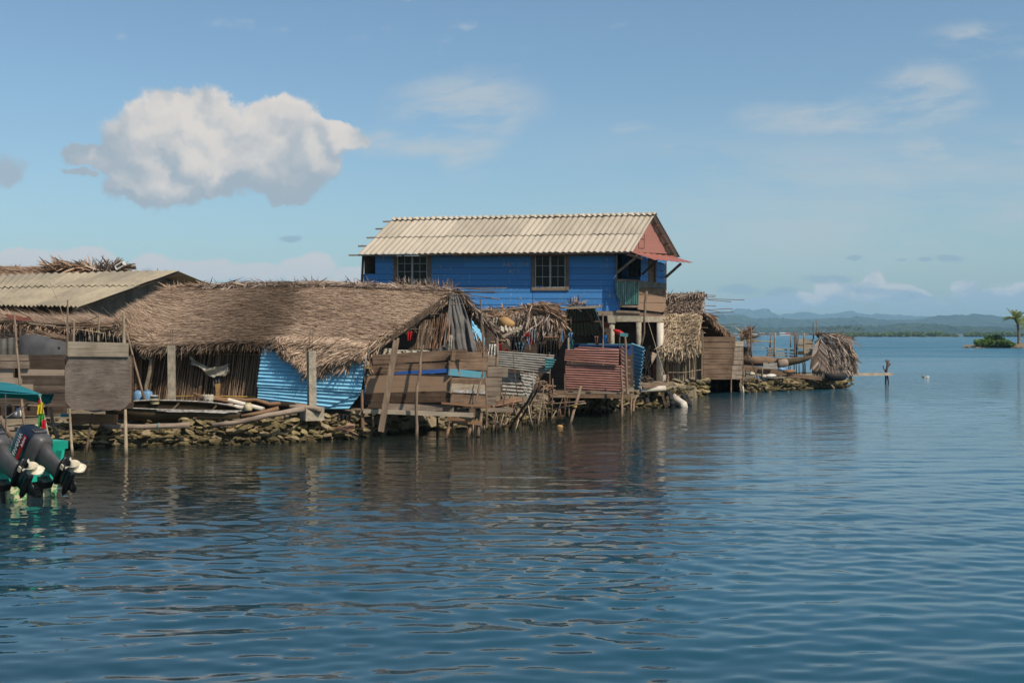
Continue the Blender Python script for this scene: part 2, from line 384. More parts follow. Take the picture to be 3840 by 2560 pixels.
M['winframe'] = plain('grey_window_frame', (.33, .35, .36), .15, .5, 6)
M['frame_wood'] = wood('window_surround', (.10, .075, .055), (.24, .185, .135), 'V')
M['ground'] = plain('packed_sand', (.22, .18, .12), .35, .98, 3)
M['canoe'] = wood('old_canoe_wood', (.030, .024, .016), (.13, .10, .06), 'H')
M['flaked'] = plain('flaked_white_paint', (.42, .40, .38), .5, .9, 14)
M['hull_white'] = plain('stained_white_hull', (.55, .52, .28), .2, .6, 9)
m_, nt_, b_ = mat('algae_hull', rough=.6); n_ = noise(nt_, obj_vec(nt_), 16, 5, .6)
nt_.links.new(mixc(nt_, n_.ss(.48, .56), (.62, .58, .36), (.10, .32, .12)), b_.inputs['Base Color']); M['algae'] = m_
def glassm(name, col, rough=.08):
    m, nt, b = mat(name, col, rough, .6); return m
M['glass'] = glassm('dark_window_glass', (.010, .010, .012), .06); M['glass'].node_tree.nodes['Principled BSDF'].inputs['Specular IOR Level'].default_value = .12
m_, nt_, b_ = mat('green_plastic_sheet', (.06, .20, .18), .25, .5); b_.inputs['Transmission Weight'].default_value = .25; M['greenplas'] = m_
# motor finishes
M['cowl'] = mat('navy_cowl', (.012, .018, .035), .28, .5)[0]
M['leg_grey'] = plain('dark_grey_casing', (.085, .085, .09), .15, .42, 9)
M['leg_black'] = mat('black_casing', (.012, .012, .014), .3, .5)[0]
M['prop'] = plain('cream_propeller', (.62, .57, .44), .06, .4, 9)
M['decal_w'] = mat('white_decal', (.75, .75, .78), .5)[0]
M['decal_r'] = mat('red_decal', (.50, .005, .02), .45)[0]
M['flag_y'] = mat('yellow_cloth', (.62, .50, .03), .9)[0]; M['flag_g'] = mat('green_cloth', (.03, .28, .05), .9)[0]; M['flag_r'] = mat('flag_red_cloth', (.55, .01, .04), .9)[0]
# stone
def stone_mat(name, zlo=True):
    m, nt, b = mat(name, rough=.95, spec=.2)
    oi = nt.nodes.new('ShaderNodeObjectInfo'); r = E(nt, oi.outputs['Random'])
    n = noise(nt, obj_vec(nt), 7, 6, .65); n2 = noise(nt, obj_vec(nt), 2.2, 4, .6)
    c = ramp(nt, n*.7+n2*.35+(r-.5)*.35, [(.25, (.045, .036, .02)), (.45, (.155, .125, .06)), (.62, (.31, .25, .125)), (.82, (.50, .43, .28))])
    c = mixc(nt, r.ss(.75, .95)*.5, c, (.20, .135, .09))
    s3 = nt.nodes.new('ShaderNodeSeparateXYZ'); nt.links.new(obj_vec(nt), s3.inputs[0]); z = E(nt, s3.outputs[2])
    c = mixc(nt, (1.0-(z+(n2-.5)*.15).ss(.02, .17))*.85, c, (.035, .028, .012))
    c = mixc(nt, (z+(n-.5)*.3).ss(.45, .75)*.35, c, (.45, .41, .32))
    nt.links.new(c, b.inputs['Base Color']); bump(nt, b, n, .8, .03); return m
M['stone'] = stone_mat('coral_rubble')

# ------------------------------------------------------------------ setting: water, ground, hills
def wave_h(X, Y, D):
    r = np.random.default_rng(11); h = np.zeros_like(X)
    spac = D*D/10241*2.4                                       # mesh row spacing at that distance
    for i in range(64):
        lam = math.exp(r.uniform(math.log(.20), math.log(2.0))); th = R(-90+9+r.normal(0, 15)) if lam > .45 else R(-90+r.normal(0, 30))
        k = 2*math.pi/lam; slope = .0155*(1.0 if lam < .7 else .5)
        warp_ = .35*np.sin(.31*X+.17*Y+i)+.25*np.sin(.23*Y-.4*X+2.1*i)
        att = np.clip((lam/spac-2.2)/2.5, 0, 1)
        grp = .65+.5*np.sin(.5*X*math.cos(i)+.6*Y*math.sin(i*1.7)+i*2.4)
        h += slope/k*att*grp*np.sin(k*(math.cos(th)*X+math.sin(th)*Y)+warp_*2.2+r.uniform(0, 6.28))
    return h
ys = [-300.0]+[2700-2.3*i for i in range(int((2700-1292)/2.3))]
Ds = [-60.0, 2.0, 4.5]+[10241/(y-HY) for y in ys[1:]]
Ds += list(np.geomspace(Ds[-1]*1.05, 11000, 40))
us = list(np.linspace(-2.2, -.62, 25))[:-1]+list(np.linspace(-.62, .62, 640))+list(np.linspace(.62, 2.2, 25))[1:]
Dg, Ug = np.meshgrid(np.array(Ds), np.array(us), indexing='ij')
Xg = Ug*np.maximum(np.abs(Dg), 12); Hg = np.where(Dg > 4.6, wave_h(Xg, Dg, np.maximum(Dg, 5)), 0)
Hg = Hg*np.clip((Dg-4.6)/1.0, 0, 1)*np.clip((200-Dg)/80, 0, 1)
nr, nc = Dg.shape
vv = np.stack([Xg, Dg, Hg], -1).reshape(-1, 3)
idx = np.arange(nr*nc).reshape(nr, nc)
ff = np.stack([idx[:-1, :-1], idx[:-1, 1:], idx[1:, 1:], idx[1:, :-1]], -1).reshape(-1, 4)
me = bpy.data.meshes.new('water'); me.vertices.add(len(vv)); me.vertices.foreach_set('co', vv.astype(np.float32).ravel())
me.loops.add(len(ff)*4); me.loops.foreach_set('vertex_index', ff.astype(np.int32).ravel())
me.polygons.add(len(ff)); me.polygons.foreach_set('loop_start', np.arange(0, len(ff)*4, 4, dtype=np.int32)); me.polygons.foreach_set('loop_total', np.full(len(ff), 4, np.int32))
me.update(calc_edges=True); me.validate(); me.polygons.foreach_set('use_smooth', [True]*len(me.polygons))
m, nt, b = mat('sea_water', (.010, .042, .055), .045, .5); b.inputs['IOR'].default_value = 1.333
g = nt.nodes.new('ShaderNodeNewGeometry'); s3 = nt.nodes.new('ShaderNodeSeparateXYZ'); nt.links.new(g.outputs['Position'], s3.inputs[0])
Y_ = E(nt, s3.outputs[1]); X_ = E(nt, s3.outputs[0])
far = Y_.ss(14, 34)
wind = noise(nt, obj_vec(nt, (.035, .07, 1)), 1, 3, .5).ss(.35, .65)
h1 = noise(nt, obj_vec(nt, (1.1, 3.4, 1)), 1.0, 3, .55)          # ripples ~ 0.3 m
h2 = noise(nt, obj_vec(nt, (4.0, 9.0, 1)), 1.0, 3, .6)           # fine ripples
h3 = noise(nt, obj_vec(nt, (.22, .8, 1)), 1.0, 3, .55)
mid = Y_.ss(60, 160)
h5 = noise(nt, obj_vec(nt, (.45, 1.7, 1)), 1.0, 4, .6)
h4 = noise(nt, obj_vec(nt, (.035, .22, 1)), 1.0, 4, .6)
hh = h5*Y_.ss(24, 60)*(wind*.5+.6)*.085+h4*Y_.ss(90, 260)*.75+h1*(far*.025+.004+Y_.ss(34, 75)*.045)+h2*(far*(wind*.5+.5)*.0085+.0007)+h3*mid*.12
bn = nt.nodes.new('ShaderNodeBump'); bn.inputs['Strength'].default_value = 1; bn.inputs['Distance'].default_value = 1.0
nt.links.new(hh.s, bn.inputs['Height']); nt.links.new(bn.outputs[0], b.inputs['Normal'])
shallow = 1.0-(Y_+X_*.15).ss(26, 36)
deep = mixc(nt, wind*.3+Y_.ss(20, 120)*.3+X_.ss(-4, 14)*.4, (.009, .040, .060), (.019, .108, .170))
shoal = (Y_+(wind-.5)*2).ss(10.5, 19)*(1.0-(X_-(Y_-20)*.22).ss(.5, 5.5))      # murky shallows along the bank
nt.links.new(mixc(nt, shoal*.92, deep, (.013, .016, .012)), b.inputs['Base Color'])
nt.links.new((Y_.ss(34, 150)*(wind*.14+.20)+.03).s, b.inputs['Roughness'])
me.materials.append(m); o = bpy.data.objects.new('water', me); COL.objects.link(o); struct(o)

# shoreline of the village bank: (photo column, distance of the waterline)
SH = [(-500, 25.0), (100, 24.3), (300, 24.1), (620, 24.3), (900, 24.6), (1150, 25.3), (1330, 26.0), (1450, 27.2), (1620, 28.2), (1800, 28.6), (1930, 29.8), (2060, 32.5), (2200, 34.5), (2330, 36.2), (2480, 37.2), (2590, 38.5), (2612, 42.0),
      (2658, 46.0), (2672, 50.0), (2770, 50.0), (2790, 46.6), (2900, 47.6), (3060, 49.5), (3195, 51.0)]
def sx(x, D): return (x-1920)*D/F
top = [(sx(x, D), D) for x, D in SH]
gm = MB()
front0 = [Vector((a-.0, d+.15, -.6)) for a, d in top]; front1 = [Vector((a-.05*0, d+1.0, .42)) for a, d in top]
front2 = [Vector((a, d+2.2, .5)) for a, d in top]
back = [Vector((a-8 if i < 8 else a-.5, 75 if x < 2620 else 56.5, .5)) for i, ((x, D), (a, d)) in enumerate(zip(SH, top))]
rows_ = [front0, front1, front2, back, [v-Vector((0, -.4, 1.1)) for v in back]]
# finer front strip with lumps
def lerp_row(r, n=4):
    out = []
    for i in range(len(r)-1):
        for k in range(n): out.append(r[i].lerp(r[i+1], k/n))
    return out+[r[-1]]
rr = [lerp_row(r) for r in rows_]
rr = [[p+Vector((0, random.uniform(-.12, .12), random.uniform(-.07, .04))) if 0 < j < 3 else p for p in r] for j, r in enumerate(rr)]
n = len(rr[0]); vs = [p for r in rr for p in r]
fs = [(j*n+i, j*n+i+1, (j+1)*n+i+1, (j+1)*n+i) for j in range(len(rr)-1) for i in range(n-1)]
e = [Vector((sx(3205, 51)+.1, y, z)) for y, z in ((51.3, -.6), (52, .35), (53, .45), (56.5, .45), (56.9, -.6))]
gm.add(vs, fs); struct(gm.build('ground', M['ground'], loc=Vector((0, 0, 0))))
W_ = lambda a: Vector(a)

# rubble stones
def rock_mesh(seed):
    import bmesh
    bm = bmesh.new(); bmesh.ops.create_icosphere(bm, subdivisions=2, radius=.5); r = random.Random(seed)
    pl = [(Vector((r.gauss(0, 1), r.gauss(0, 1), r.gauss(0, 1))).normalized(), r.uniform(.22, .40)) for _ in range(9)]
    for v in bm.verts:
        for nrm, d in pl:
            q = v.co.dot(nrm)
            if q > d: v.co -= nrm*(q-d)*.9
        v.co += Vector((r.gauss(0, .03), r.gauss(0, .03), r.gauss(0, .03)))
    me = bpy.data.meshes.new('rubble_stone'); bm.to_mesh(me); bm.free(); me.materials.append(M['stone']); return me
RM = [rock_mesh(i) for i in range(12)]
def interp(x):
    x = min(3194, max(-400, x))
    for (x0, d0), (x1, d1) in zip(SH, SH[1:]):
        if x0 <= x <= x1: return d0+(d1-d0)*(x-x0)/(x1-x0)
SECT = [  # x range, photo row of the top, stone width in px, label of the section
 (150, 700, 1600, 38, 'olive rubble stone in the low sea wall below the dugout canoe', 'rubble stones below the canoe'),
 (700, 1365, 1562, 38, 'yellowish rubble stone in the bank around the square concrete post', 'rubble stones around the concrete post'),
 (1365, 1830, 1585, 36, 'mossy rubble stone lying under the plank pen', 'rubble stones under the plank pen'),
 (1830, 2110, 1520, 34, 'rubble stone on the bank behind the tangle of sticks', 'rubble stones behind the stick tangle'),
 (2110, 2420, 1492, 32, 'rubble stone in the dark shore under the red tin pen', 'rubble stones under the red tin pen'),
 (2420, 2590, 1450, 30, 'pale rubble stone beside the tyres and the white pipe elbow', 'rubble stones beside the tyres'),
 (2545, 2665, 1418, 36, 'flat rubble stone in the sea wall below the reed wall of the palm hut', 'rubble stones below the palm hut'),
 (2790, 3200, 1418, 30, 'flat yellowish rubble stone in the long sea wall of the spit', 'rubble stones of the spit wall')]
stones = []
for si, (xa, xb, yt, wp, lab, grp) in enumerate(SECT):
    x = xa
    Dm = 44.5 if si == 6 else None
    def base(x): return (41.5+(x-2545)/120*3.5) if si == 6 else interp(x)
    zt = CH-(yt-HY)*(base((xa+xb)/2)+.8)/F; rowh = wp*.40*base((xa+xb)/2)/F
    nrow = max(2, int((zt+.12)/rowh)+1)
    for k in range(nrow):
        x = xa+random.uniform(-10, 10); zz = -.08+k*rowh
        while x < xb:
            D = base(x)+.15+.75*k/nrow+random.uniform(-.08, .08); w = wp*random.uniform(.6, 1.5)
            if random.random() < .93: stones.append((w*D/F*random.uniform(.95, 1.1), sx(x, D), D, zz+random.uniform(-.03, .03)+(random.uniform(-.10, .05) if k == nrow-1 else 0), lab, grp, rowh))
            x += w*.78
stones.sort(key=lambda s: -s[0]/s[2]); rest = MB()
for i, (w, x, y, z, lab, grp, rh) in enumerate(stones):
    me = RM[i % 12]; sc = (w*random.uniform(.95, 1.35), w*random.uniform(.8, 1.1), max(rh*1.35, w*.42)*random.uniform(.7, 1.15)); ro = (random.gauss(0, .24), random.gauss(0, .26), random.uniform(-.6, .6)+(math.pi if random.random() < .5 else 0))
    if i < 292:
        o = bpy.data.objects.new('rubble_stone', me); COL.objects.link(o); o.location = (x, y, z); o.scale = sc; o.rotation_euler = ro
        tag(o, lab, 'stone', grp)
    else:
        Mx = Matrix.Translation((x, y, z)) @ Matrix.Rotation(ro[2], 4, 'Z') @ Matrix.Rotation(ro[1], 4, 'Y') @ Matrix.Diagonal((*sc, 1))
        rest.add([Mx @ v.co for v in me.vertices], [tuple(p.vertices) for p in me.polygons])
# pebbles and broken coral filling the gaps
for i in range(900):
    si = random.choice(SECT); x = random.uniform(si[0], si[1])
    b0 = (41.5+(x-2545)/120*3.5) if si is SECT[6] else interp(x); D = b0+random.uniform(.3, 1.7); me = RM[i % 12]; w = random.uniform(.06, .2)
    z = -.05+min(1, (D-b0-.1)/.9)*.5+random.uniform(0, .05)
    Mx = Matrix.Translation((sx(x, D), D, z)) @ Matrix.Rotation(random.uniform(0, 6), 4, 'Z') @ Matrix.Diagonal((w, w*.8, w*.5, 1))
    rest.add([Mx @ v.co for v in me.vertices], [tuple(p.vertices) for p in me.polygons])
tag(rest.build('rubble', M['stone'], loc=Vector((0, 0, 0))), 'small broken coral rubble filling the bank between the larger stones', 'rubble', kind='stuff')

# hills: three ridges of the mainland
def hills(name, prof, D, depth, mt, base=0, rough=1.0, step=7):
    xs = np.arange(-1500, 5600, step); px = [p[0] for p in prof]; py = [p[1] for p in prof]; ht = np.interp(xs, px, py)
    r = np.random.default_rng(int(D)); nz = 16; g = MB(); rows = []
    for j in range(nz):
        t = j/(nz-1); d = D+depth*(t-.8); sh = math.sin(math.pi/2*min(1, t/.8)) if t < .8 else 1-(t-.8)*1.2
        row = []
        ph = r.uniform(0, 6, 5)
        for x, h in zip(xs, ht):
            X = (x-1920)*D/F; Z = CH+(HY-h)*D/F
            u = sum(math.sin(X*f+ph[q]+t*q*3)*a for q, (f, a) in enumerate(((.004, .08), (.009, .06), (.021, .035), (.05, .02))))
            z = Z*max(0, sh*(1+(u if t < .8 else u*.3)*(1 if t > .02 else 0)))+ (r.normal(0, 2.0)*rough if 0 < j else 0)
            row.append((X, d+r.normal(0, depth*.008), z if j else -2))
        rows.append(row)
    n = len(xs); g.v = [p for row in rows for p in row]; g.f = [(j*n+i, j*n+i+1, (j+1)*n+i+1, (j+1)*n+i) for j in range(nz-1) for i in range(n-1)]
    struct(g.build(name, mt, loc=Vector((0, 0, 0)), smooth=False))
def forest(name, c0, c1, sc):
    m, nt, b = mat(name, rough=1, spec=.05); n = noise(nt, obj_vec(nt), sc, 7, .7); n2 = noise(nt, obj_vec(nt), sc*.12, 4, .6)
    nt.links.new(mixc(nt, (n*.6+n2*.5).ss(.42, .68), c0, c1), b.inputs['Base Color']); bump(nt, b, n, 1, 6); return m
FARP = [(-1500, 1195), (1500, 1190), (2300, 1185), (2600, 1172), (2720, 1170), (2775, 1161), (2800, 1166), (2860, 1190), (2900, 1186), (2960, 1177), (3000, 1180), (3040, 1188), (3100, 1180), (3145, 1174), (3200, 1180), (3273, 1187), (3345, 1184), (3446, 1200), (3600, 1215), (3840, 1222), (5600, 1215)]
MIDP = [(-1500, 1225), (2300, 1205), (2640, 1180), (2700, 1184), (2760, 1196), (2850, 1193), (2950, 1203), (3060, 1195), (3120, 1200), (3160, 1196), (3230, 1205), (3330, 1206), (3420, 1205), (3490, 1188), (3540, 1184), (3600, 1188), (3635, 1185), (3698, 1195), (3790, 1213), (3840, 1219), (5600, 1225)]
NEARP = [(-1500, 1235), (2300, 1225), (2700, 1222), (2850, 1232), (3000, 1226), (3150, 1222), (3250, 1228), (3380, 1215), (3450, 1220), (3560, 1230), (3700, 1228), (3840, 1238), (5600, 1238)]
FG = forest('forest_far', (.018, .034, .013), (.05, .075, .03), .03)
hills('hills_far', FARP, 9000, 2600, FG, rough=1.6)
hills('hills_middle', MIDP, 5200, 1500, FG, rough=1.3)
hills('hills_near', NEARP, 3100, 700, forest('forest_near', (.02, .04, .014), (.065, .10, .035), .06), rough=.9)
for nm, x0, x1, D in (('shore_strip', 1500, 3700, 2250),):
    g = MB(); g.box(((x0+x1)/2*D/F-1920*D/F, D+60, .1), (x1-x0)*D/F, 130, 1.0); struct(g.build(nm, M['ground']))

# ---- foliage helpers
def leafmat(name, c0, c1, sc=.4):
    m, nt, b = mat(name, rough=.7, spec=.25); i = isl(nt); n = noise(nt, obj_vec(nt), sc, 4, .6)
    c = mixc(nt, (i*.6+n*.7-.15).op('MULTIPLY', 1.0, clamp=True), c0, c1); nt.links.new(c, b.inputs['Base Color'])
    t = nt.nodes.new('ShaderNodeBsdfTranslucent'); nt.links.new(c, t.inputs[0]); mx = nt.nodes.new('ShaderNodeMixShader'); mx.inputs[0].default_value = .3
    nt.links.new(b.outputs[0], mx.inputs[1]); nt.links.new(t.outputs[0], mx.inputs[2]); nt.links.new(mx.outputs[0], nt.nodes['Material Output'].inputs[0]); return m
M['mangrove'] = leafmat('mangrove_leaf', (.04, .085, .012), (.20, .27, .04), .05)
M['bush'] = leafmat('bush_leaf', (.03, .09, .012), (.24, .36, .06), .5)
M['palmleaf'] = leafmat('palm_leaf', (.05, .11, .012), (.34, .36, .05), .7)
M['palmfar'] = leafmat('far_palm_leaf', (.04, .075, .02), (.11, .15, .05), .05)
M['twig'] = leafmat('dry_twig', (.12, .08, .06), (.28, .2, .15), .5)
def leafcloud(mb, centers, n, size, flat=.7, r=rng):
    c = np.array([q[:3] for q in centers]); rad = np.array([q[3:] for q in centers]); k = r.integers(0, len(c), n)
    d = r.normal(size=(n, 3)); d /= np.linalg.norm(d, axis=1, keepdims=True); q = r.uniform(.55, 1.0, (n, 1))
    p = c[k]+d*q*rad[k]; dirs = r.normal(size=(n, 3)); dirs[:, 2] *= .5; dirs /= np.linalg.norm(dirs, axis=1, keepdims=True)
    nr_ = np.cross(dirs, r.normal(size=(n, 3))); nr_ /= np.linalg.norm(nr_, axis=1, keepdims=True)
    strips(mb, p, dirs, nr_, size*r.uniform(.6, 1.4, n), size*flat*r.uniform(.6, 1.3, n), np.zeros(n))
# mangrove islands 1.1 km away
def mangrove(x0, x1, prof, D, n, size, label):
    mb = MB(); cs = []
    for i in range(int((x1-x0)/7)):
        x = random.uniform(x0, x1); t = np.interp(x, [p[0] for p in prof], [p[1] for p in prof]); Dd = D+random.uniform(0, 45); h = (HY+9-t)*D/F
        cs.append(((x-1920)*D/F, Dd, h*random.uniform(.35, .62), 12*D/F*random.uniform(.6, 1.4), 10, h*.42))
    leafcloud(mb, cs, n, size); return tag(mb.build('mangrove', M['mangrove'], loc=Vector((0, 0, 0))), label, 'mangrove', kind='stuff')
mangrove(3204, 3591, [(3204, 1252), (3240, 1249), (3330, 1249), (3380, 1246), (3480, 1244), (3530, 1245), (3570, 1251), (3591, 1257)], 1120, 13000, 2.0, 'long low green mangrove thicket on the water before the hills')
mangrove(3673, 3900, [(3673, 1253), (3700, 1247), (3770, 1245), (3900, 1250)], 1120, 6000, 2.0, 'green mangrove thicket at the far right behind the palm islet')

# coconut palms
def frond(mb, o, az, el, L, droop, wid, n=26):
    d = Vector((math.sin(az)*math.cos(el), math.cos(az)*math.cos(el), math.sin(el))); p = Vector(o); pts = [p.copy()]; st = L/8
    for i in range(8):
        d = (d+Vector((0, 0, -droop*(.5+i*.14)))).normalized(); p = p+d*st; pts.append(p.copy())
    mb.tube(pts, [L*.012*(1-i/11) for i in range(9)], 4)
    b, dd, nn, ln = [], [], [], []
    for i in range(n):
        t = .1+.88*i/n; k = min(7, int(t*8)); fr = t*8-k; q = pts[k].lerp(pts[k+1], fr); ax = (pts[k+1]-pts[k]).normalized(); sd_ = ax.cross(Vector((0, 0, 1))).normalized()
        for s in (-1, 1):
            v = (sd_*s*.85+ax*.6+Vector((0, 0, -.35-.3*random.random()))).normalized(); b.append(q); dd.append(v); nn.append(ax.cross(v)); ln.append(wid*math.sin(math.pi*(.12+.85*t))*random.uniform(.8, 1.1))
    strips(mb, [tuple(q) for q in b], [tuple(q) for q in dd], [tuple(q) for q in nn], ln, [wid*.09]*len(ln), [0]*len(ln))
def palm(name, label, base, top, L, nf, group=None, mt='palmleaf', drop=0, lean=.6, seed=1, nl=26, r0=.16):
    random.seed(seed); t = thing(name, label, 'palm tree', base, group); b, q = Vector(base), Vector(top)
    c = [b.lerp(q, i/8)+Vector((math.sin(i/8*math.pi)*lean*.3, 0, 0)) for i in range(9)]
    MB().tube(c, [r0*2.2]+[r0*(1.15-.05*i) for i in range(8)], 8).build('trunk', M['pole'], t, True)
    mb = MB(); mb.lathe([(r0*.8, -.5), (r0*2, 0), (r0*.6, .5)], q, 8)
    for i in range(nf):
        frond(mb, q+Vector((0, 0, .1)), i*2.4+random.uniform(-.3, .3), random.uniform(-.1, 1.25) if i % 4 else 1.2, L*random.uniform(.8, 1.1), random.uniform(.10, .24), L*.26, nl)
    mb.build('crown', M[mt], t)
    if drop:
        mb = MB()
        for i in range(drop): frond(mb, q, 2.2+i*1.3+random.uniform(-.2, .2), -1.0, L*.75, .3, L*.12, 12)
        mb.build('dead_frond', M['twig'], t)
    return t
DI = 205
palm('palm_tree', 'tall coconut palm with bright green crown standing on the small islet at the right edge', P(3820, 1297, DI), P(3813, 1199, DI), 2.6, 17, 'coconut palms on the islet', drop=2, seed=3, r0=.24)
palm('palm_tree', 'shorter coconut palm cut by the right edge of the photo behind the tall islet palm', P(3862, 1292, DI+4), P(3852, 1218, DI+4), 2.4, 13, 'coconut palms on the islet', seed=5, r0=.2)
g = MB(); base_ = [(3612, 205), (3660, 203), (3720, 204), (3800, 203), (3900, 202), (4100, 203)]
rw = []
for dd_, z in ((-.6, -.5), (0, .12), (2.5, .35), (12, .4), (15, -.5)): rw.append([Vector((sx(x, D)+max(0, dd_)*.42, D+dd_, z+(random.uniform(-.05, .2) if z > 0 else 0)+(.35 if x > 3780 and z > 0 else 0))) for x, D in base_ for _ in (0,)])
n = len(base_); g.add([p for r_ in rw for p in r_], [(j*n+i, j*n+i+1, (j+1)*n+i+1, (j+1)*n+i) for j in range(4) for i in range(n-1)])
struct(g.build('islet_ground', M['ground']))
for (xa, xb, ya, D, nlv, lab, mt, sz) in ((3655, 3735, 1274, 204, 2600, 'low green bush with bare twigs at the left end of the islet', 'bush', .34), (3700, 3770, 1256, 208, 3800, 'tall rounded light green bush in the middle of the islet', 'bush', .36), (3735, 3795, 1278, 203, 2600, 'dark green bush beside the palm trunk on the islet', 'bush', .34)):
    cs = []; random.seed(int(xa))
    for i in range(16):
        x = random.uniform(xa+8, xb-8); h = (1302-ya)*D/F; k = 1-abs((x-(xa+xb)/2)/((xb-xa)/2))**2*.5
        cs.append((sx(x, D), D+random.uniform(-1, 1.5), .3+h*k*random.uniform(.3, .72), .62, .7, .5))
    t = thing('bush', lab, 'bush', (sx((xa+xb)/2, D), D, .2), 'bushes on the islet'); mb = MB(); leafcloud(mb, cs, nlv, sz); mb.build('foliage', M[mt], t)
    mb = MB()
    for i in range(26):
        x = random.uniform(xa, xb); mb.stick([(xa*.5+xb*.5+random.uniform(-18, 18), 1303, D), (x, random.uniform(ya+8, 1296), D+random.uniform(-1, 1))], .9, 4)
    mb.build('stem', M['twig'], t)
mb = MB()
for i in range(34):
    a = random.uniform(0, 3.1); x = random.uniform(3648, 3672); mb.stick([(3668+random.uniform(-6, 8), 1303, 204), (x, random.uniform(1270, 1292), 204)], .7, 4)
tag(mb.build('dry_shrub', M['twig']), 'leafless brown twiggy shrub at the tip of the islet', 'shrub')
t = thing('driftwood_roots', 'tangle of brown roots on the islet shore below the tall palm', 'roots', P(3815, 1303, 201.5))
mb = MB()
for i in range(16):
    x = random.uniform(3785, 3850); mb.stick([(x, 1303+random.uniform(0, 2), 202), (x+random.uniform(-14, 14), random.uniform(1290, 1300), 203), (3818+random.uniform(-8, 8), 1293, 204)], 1.3, 5)
mb.build('root', M['pole'], t)

# far palms and village
rp = random.Random(5)
FPX = [(3140, 1226), (3151, 1231), (3162, 1228), (3172, 1224), (3183, 1227), (3193, 1221), (3203, 1226), (3213, 1224), (3224, 1228), (3235, 1230), (3246, 1229), (3262, 1232), (3274, 1233), (3064, 1230), (3096, 1228), (3104, 1230)]
proto = None
for i, (x, y) in enumerate(FPX):
    D = 1400 if i < 13 else 1900; base = Vector((sx(x, D), D+rp.uniform(0, 60), 0)); hgt = (HY+6-y)*D/F*.86
    if proto is None:
        proto = palm('palm_tree', '', (0, 0, 0), (0, 0, 8), 4.2, 13, None, 'palmfar', nl=9, seed=8, r0=.3); t = proto; kids = list(proto.children)
    else:
        t = proto.copy(); COL.objects.link(t)
        for ch in kids: c_ = ch.copy(); COL.objects.link(c_); c_.parent = t
    t.location = base; s_ = hgt/8; t.scale = (s_*1.05, s_*1.05, s_); t.rotation_euler = (0, 0, rp.uniform(0, 6))
    t['group'] = 'coconut palms on the far shore'
    t['label'] = 'distant coconut palm in the grove left of the mangrove thicket' if i < 13 else 'distant coconut palm standing apart on the far village shore'
mb = MB(); cs = [(sx(rp.uniform(3128, 3290), 1400), 1400+rp.uniform(0, 60), rp.uniform(1, 3.2), 6, 6, 2) for _ in range(60)]
leafcloud(mb, cs, 3500, 1.8); tag(mb.build('undergrowth', M['palmfar'], loc=Vector((0, 0, 0))), 'dark undergrowth below the distant palm grove', 'undergrowth', kind='stuff')
struct(MB().box((sx(3215, 1400), 1430, .3), 62, 90, 1.4).build('grove_ground', M['ground']))
struct(MB().box((sx(3410, 1120), 1145, .05), 105, 50, .8).build('mangrove_ground', M['ground']))
VH = [(2765, 34, 8, 'thatch', 'long brown thatched house at the left end of the far village'), (2800, 30, 9, 'thatch', 'second brown thatched house of the far village'), (2832, 22, 6, 'white', 'small white walled house with thatched roof in the far village'),
      (2858, 26, 9, 'thatch', 'brown thatched house left of the pale roofed house across the water'), (2900, 34, 8, 'thatch', 'wide thatched house behind the plank fence across the water'), (2935, 24, 10, 'lightroof', 'far house with pale blue metal roof'),
      (2956, 22, 9, 'red', 'far house with a bright red roof in the middle of the village'), (2985, 28, 7, 'thatch', 'thatched house right of the red roofed house across the water'), (3020, 26, 6, 'thatch', 'small thatched house near the far right of the village'),
      (3088, 24, 7, 'white', 'white house with pale roof left of the palm grove across the water'), (3108, 13, 9, 'red', 'small white house with red roof next to the palm grove'), (3600, 26, 4, 'thatch', 'tiny brown house between the two mangrove thickets'), (3652, 22, 6, 'white', 'tiny white house on the far shore left of the right mangrove thicket'), (3685, 16, 4, 'white', 'tiny pale house at the far right shore')]
M['vred'] = mat('far_red_roof', (.5, .06, .05), .8)[0]; M['vwhite'] = mat('far_white_wall', (.65, .62, .56), .9)[0]; M['vthatch'] = plain('far_thatch', (.26, .19, .14), .3, .95, .2); M['vmetal'] = mat('far_metal_roof', (.42, .50, .52), .6)[0]; M['vwall'] = plain('far_wood_wall', (.20, .14, .11), .3, .95, .3)
for x, w, h, k, lab in VH:
    D = 2230; W2 = w*D/F; Hh = h*D/F*1.15; t = thing('village_house', lab, 'house', (sx(x, D), D, .5), 'houses of the far village')
    X, z0 = sx(x, D), .5; zw = z0+Hh*.5; zt = z0+Hh
    MB().box((X, D+3, (z0+zw)/2), W2*.9, 6, zw-z0).build('wall', M['vwall' if k == 'thatch' else 'vwhite'], t)
    MB().add([(X-W2/2, D-.7, zw), (X+W2/2, D-.7, zw), (X+W2*.42, D+3, zt), (X-W2*.42, D+3, zt), (X-W2/2, D+6.7, zw), (X+W2/2, D+6.7, zw)], [(0, 1, 2, 3), (3, 2, 5, 4), (0, 3, 4), (1, 5, 2), (0, 4, 5, 1)]).build('roof', M[{'thatch': 'vthatch', 'white': 'vmetal', 'red': 'vred', 'lightroof': 'vmetal'}[k]], t)

#HAZEMARK
# haze: the humid air between the camera and the hills
hz = MB(); hz.box((0, 5400, 129.5), 17600, 11400, 265); 
m = bpy.data.materials.new('haze'); m.use_nodes = True; nt = m.node_tree; nt.nodes.clear(); pv = nt.nodes.new('ShaderNodeVolumePrincipled'); ou = nt.nodes.new('ShaderNodeOutputMaterial')
pv.inputs['Color'].default_value = (.42, .74, 1.0, 1); pv.inputs['Density'].default_value = HAZE = 1.4e-4; pv.inputs['Anisotropy'].default_value = 0.0
nt.links.new(pv.outputs[0], ou.inputs['Volume'])
o = hz.build('haze', m); tag(o, 'thin blue sea haze fading the hills', 'haze', kind='stuff')

M['rust'] = plain('rust_brown', (.15, .05, .03), .4, .9, 9)
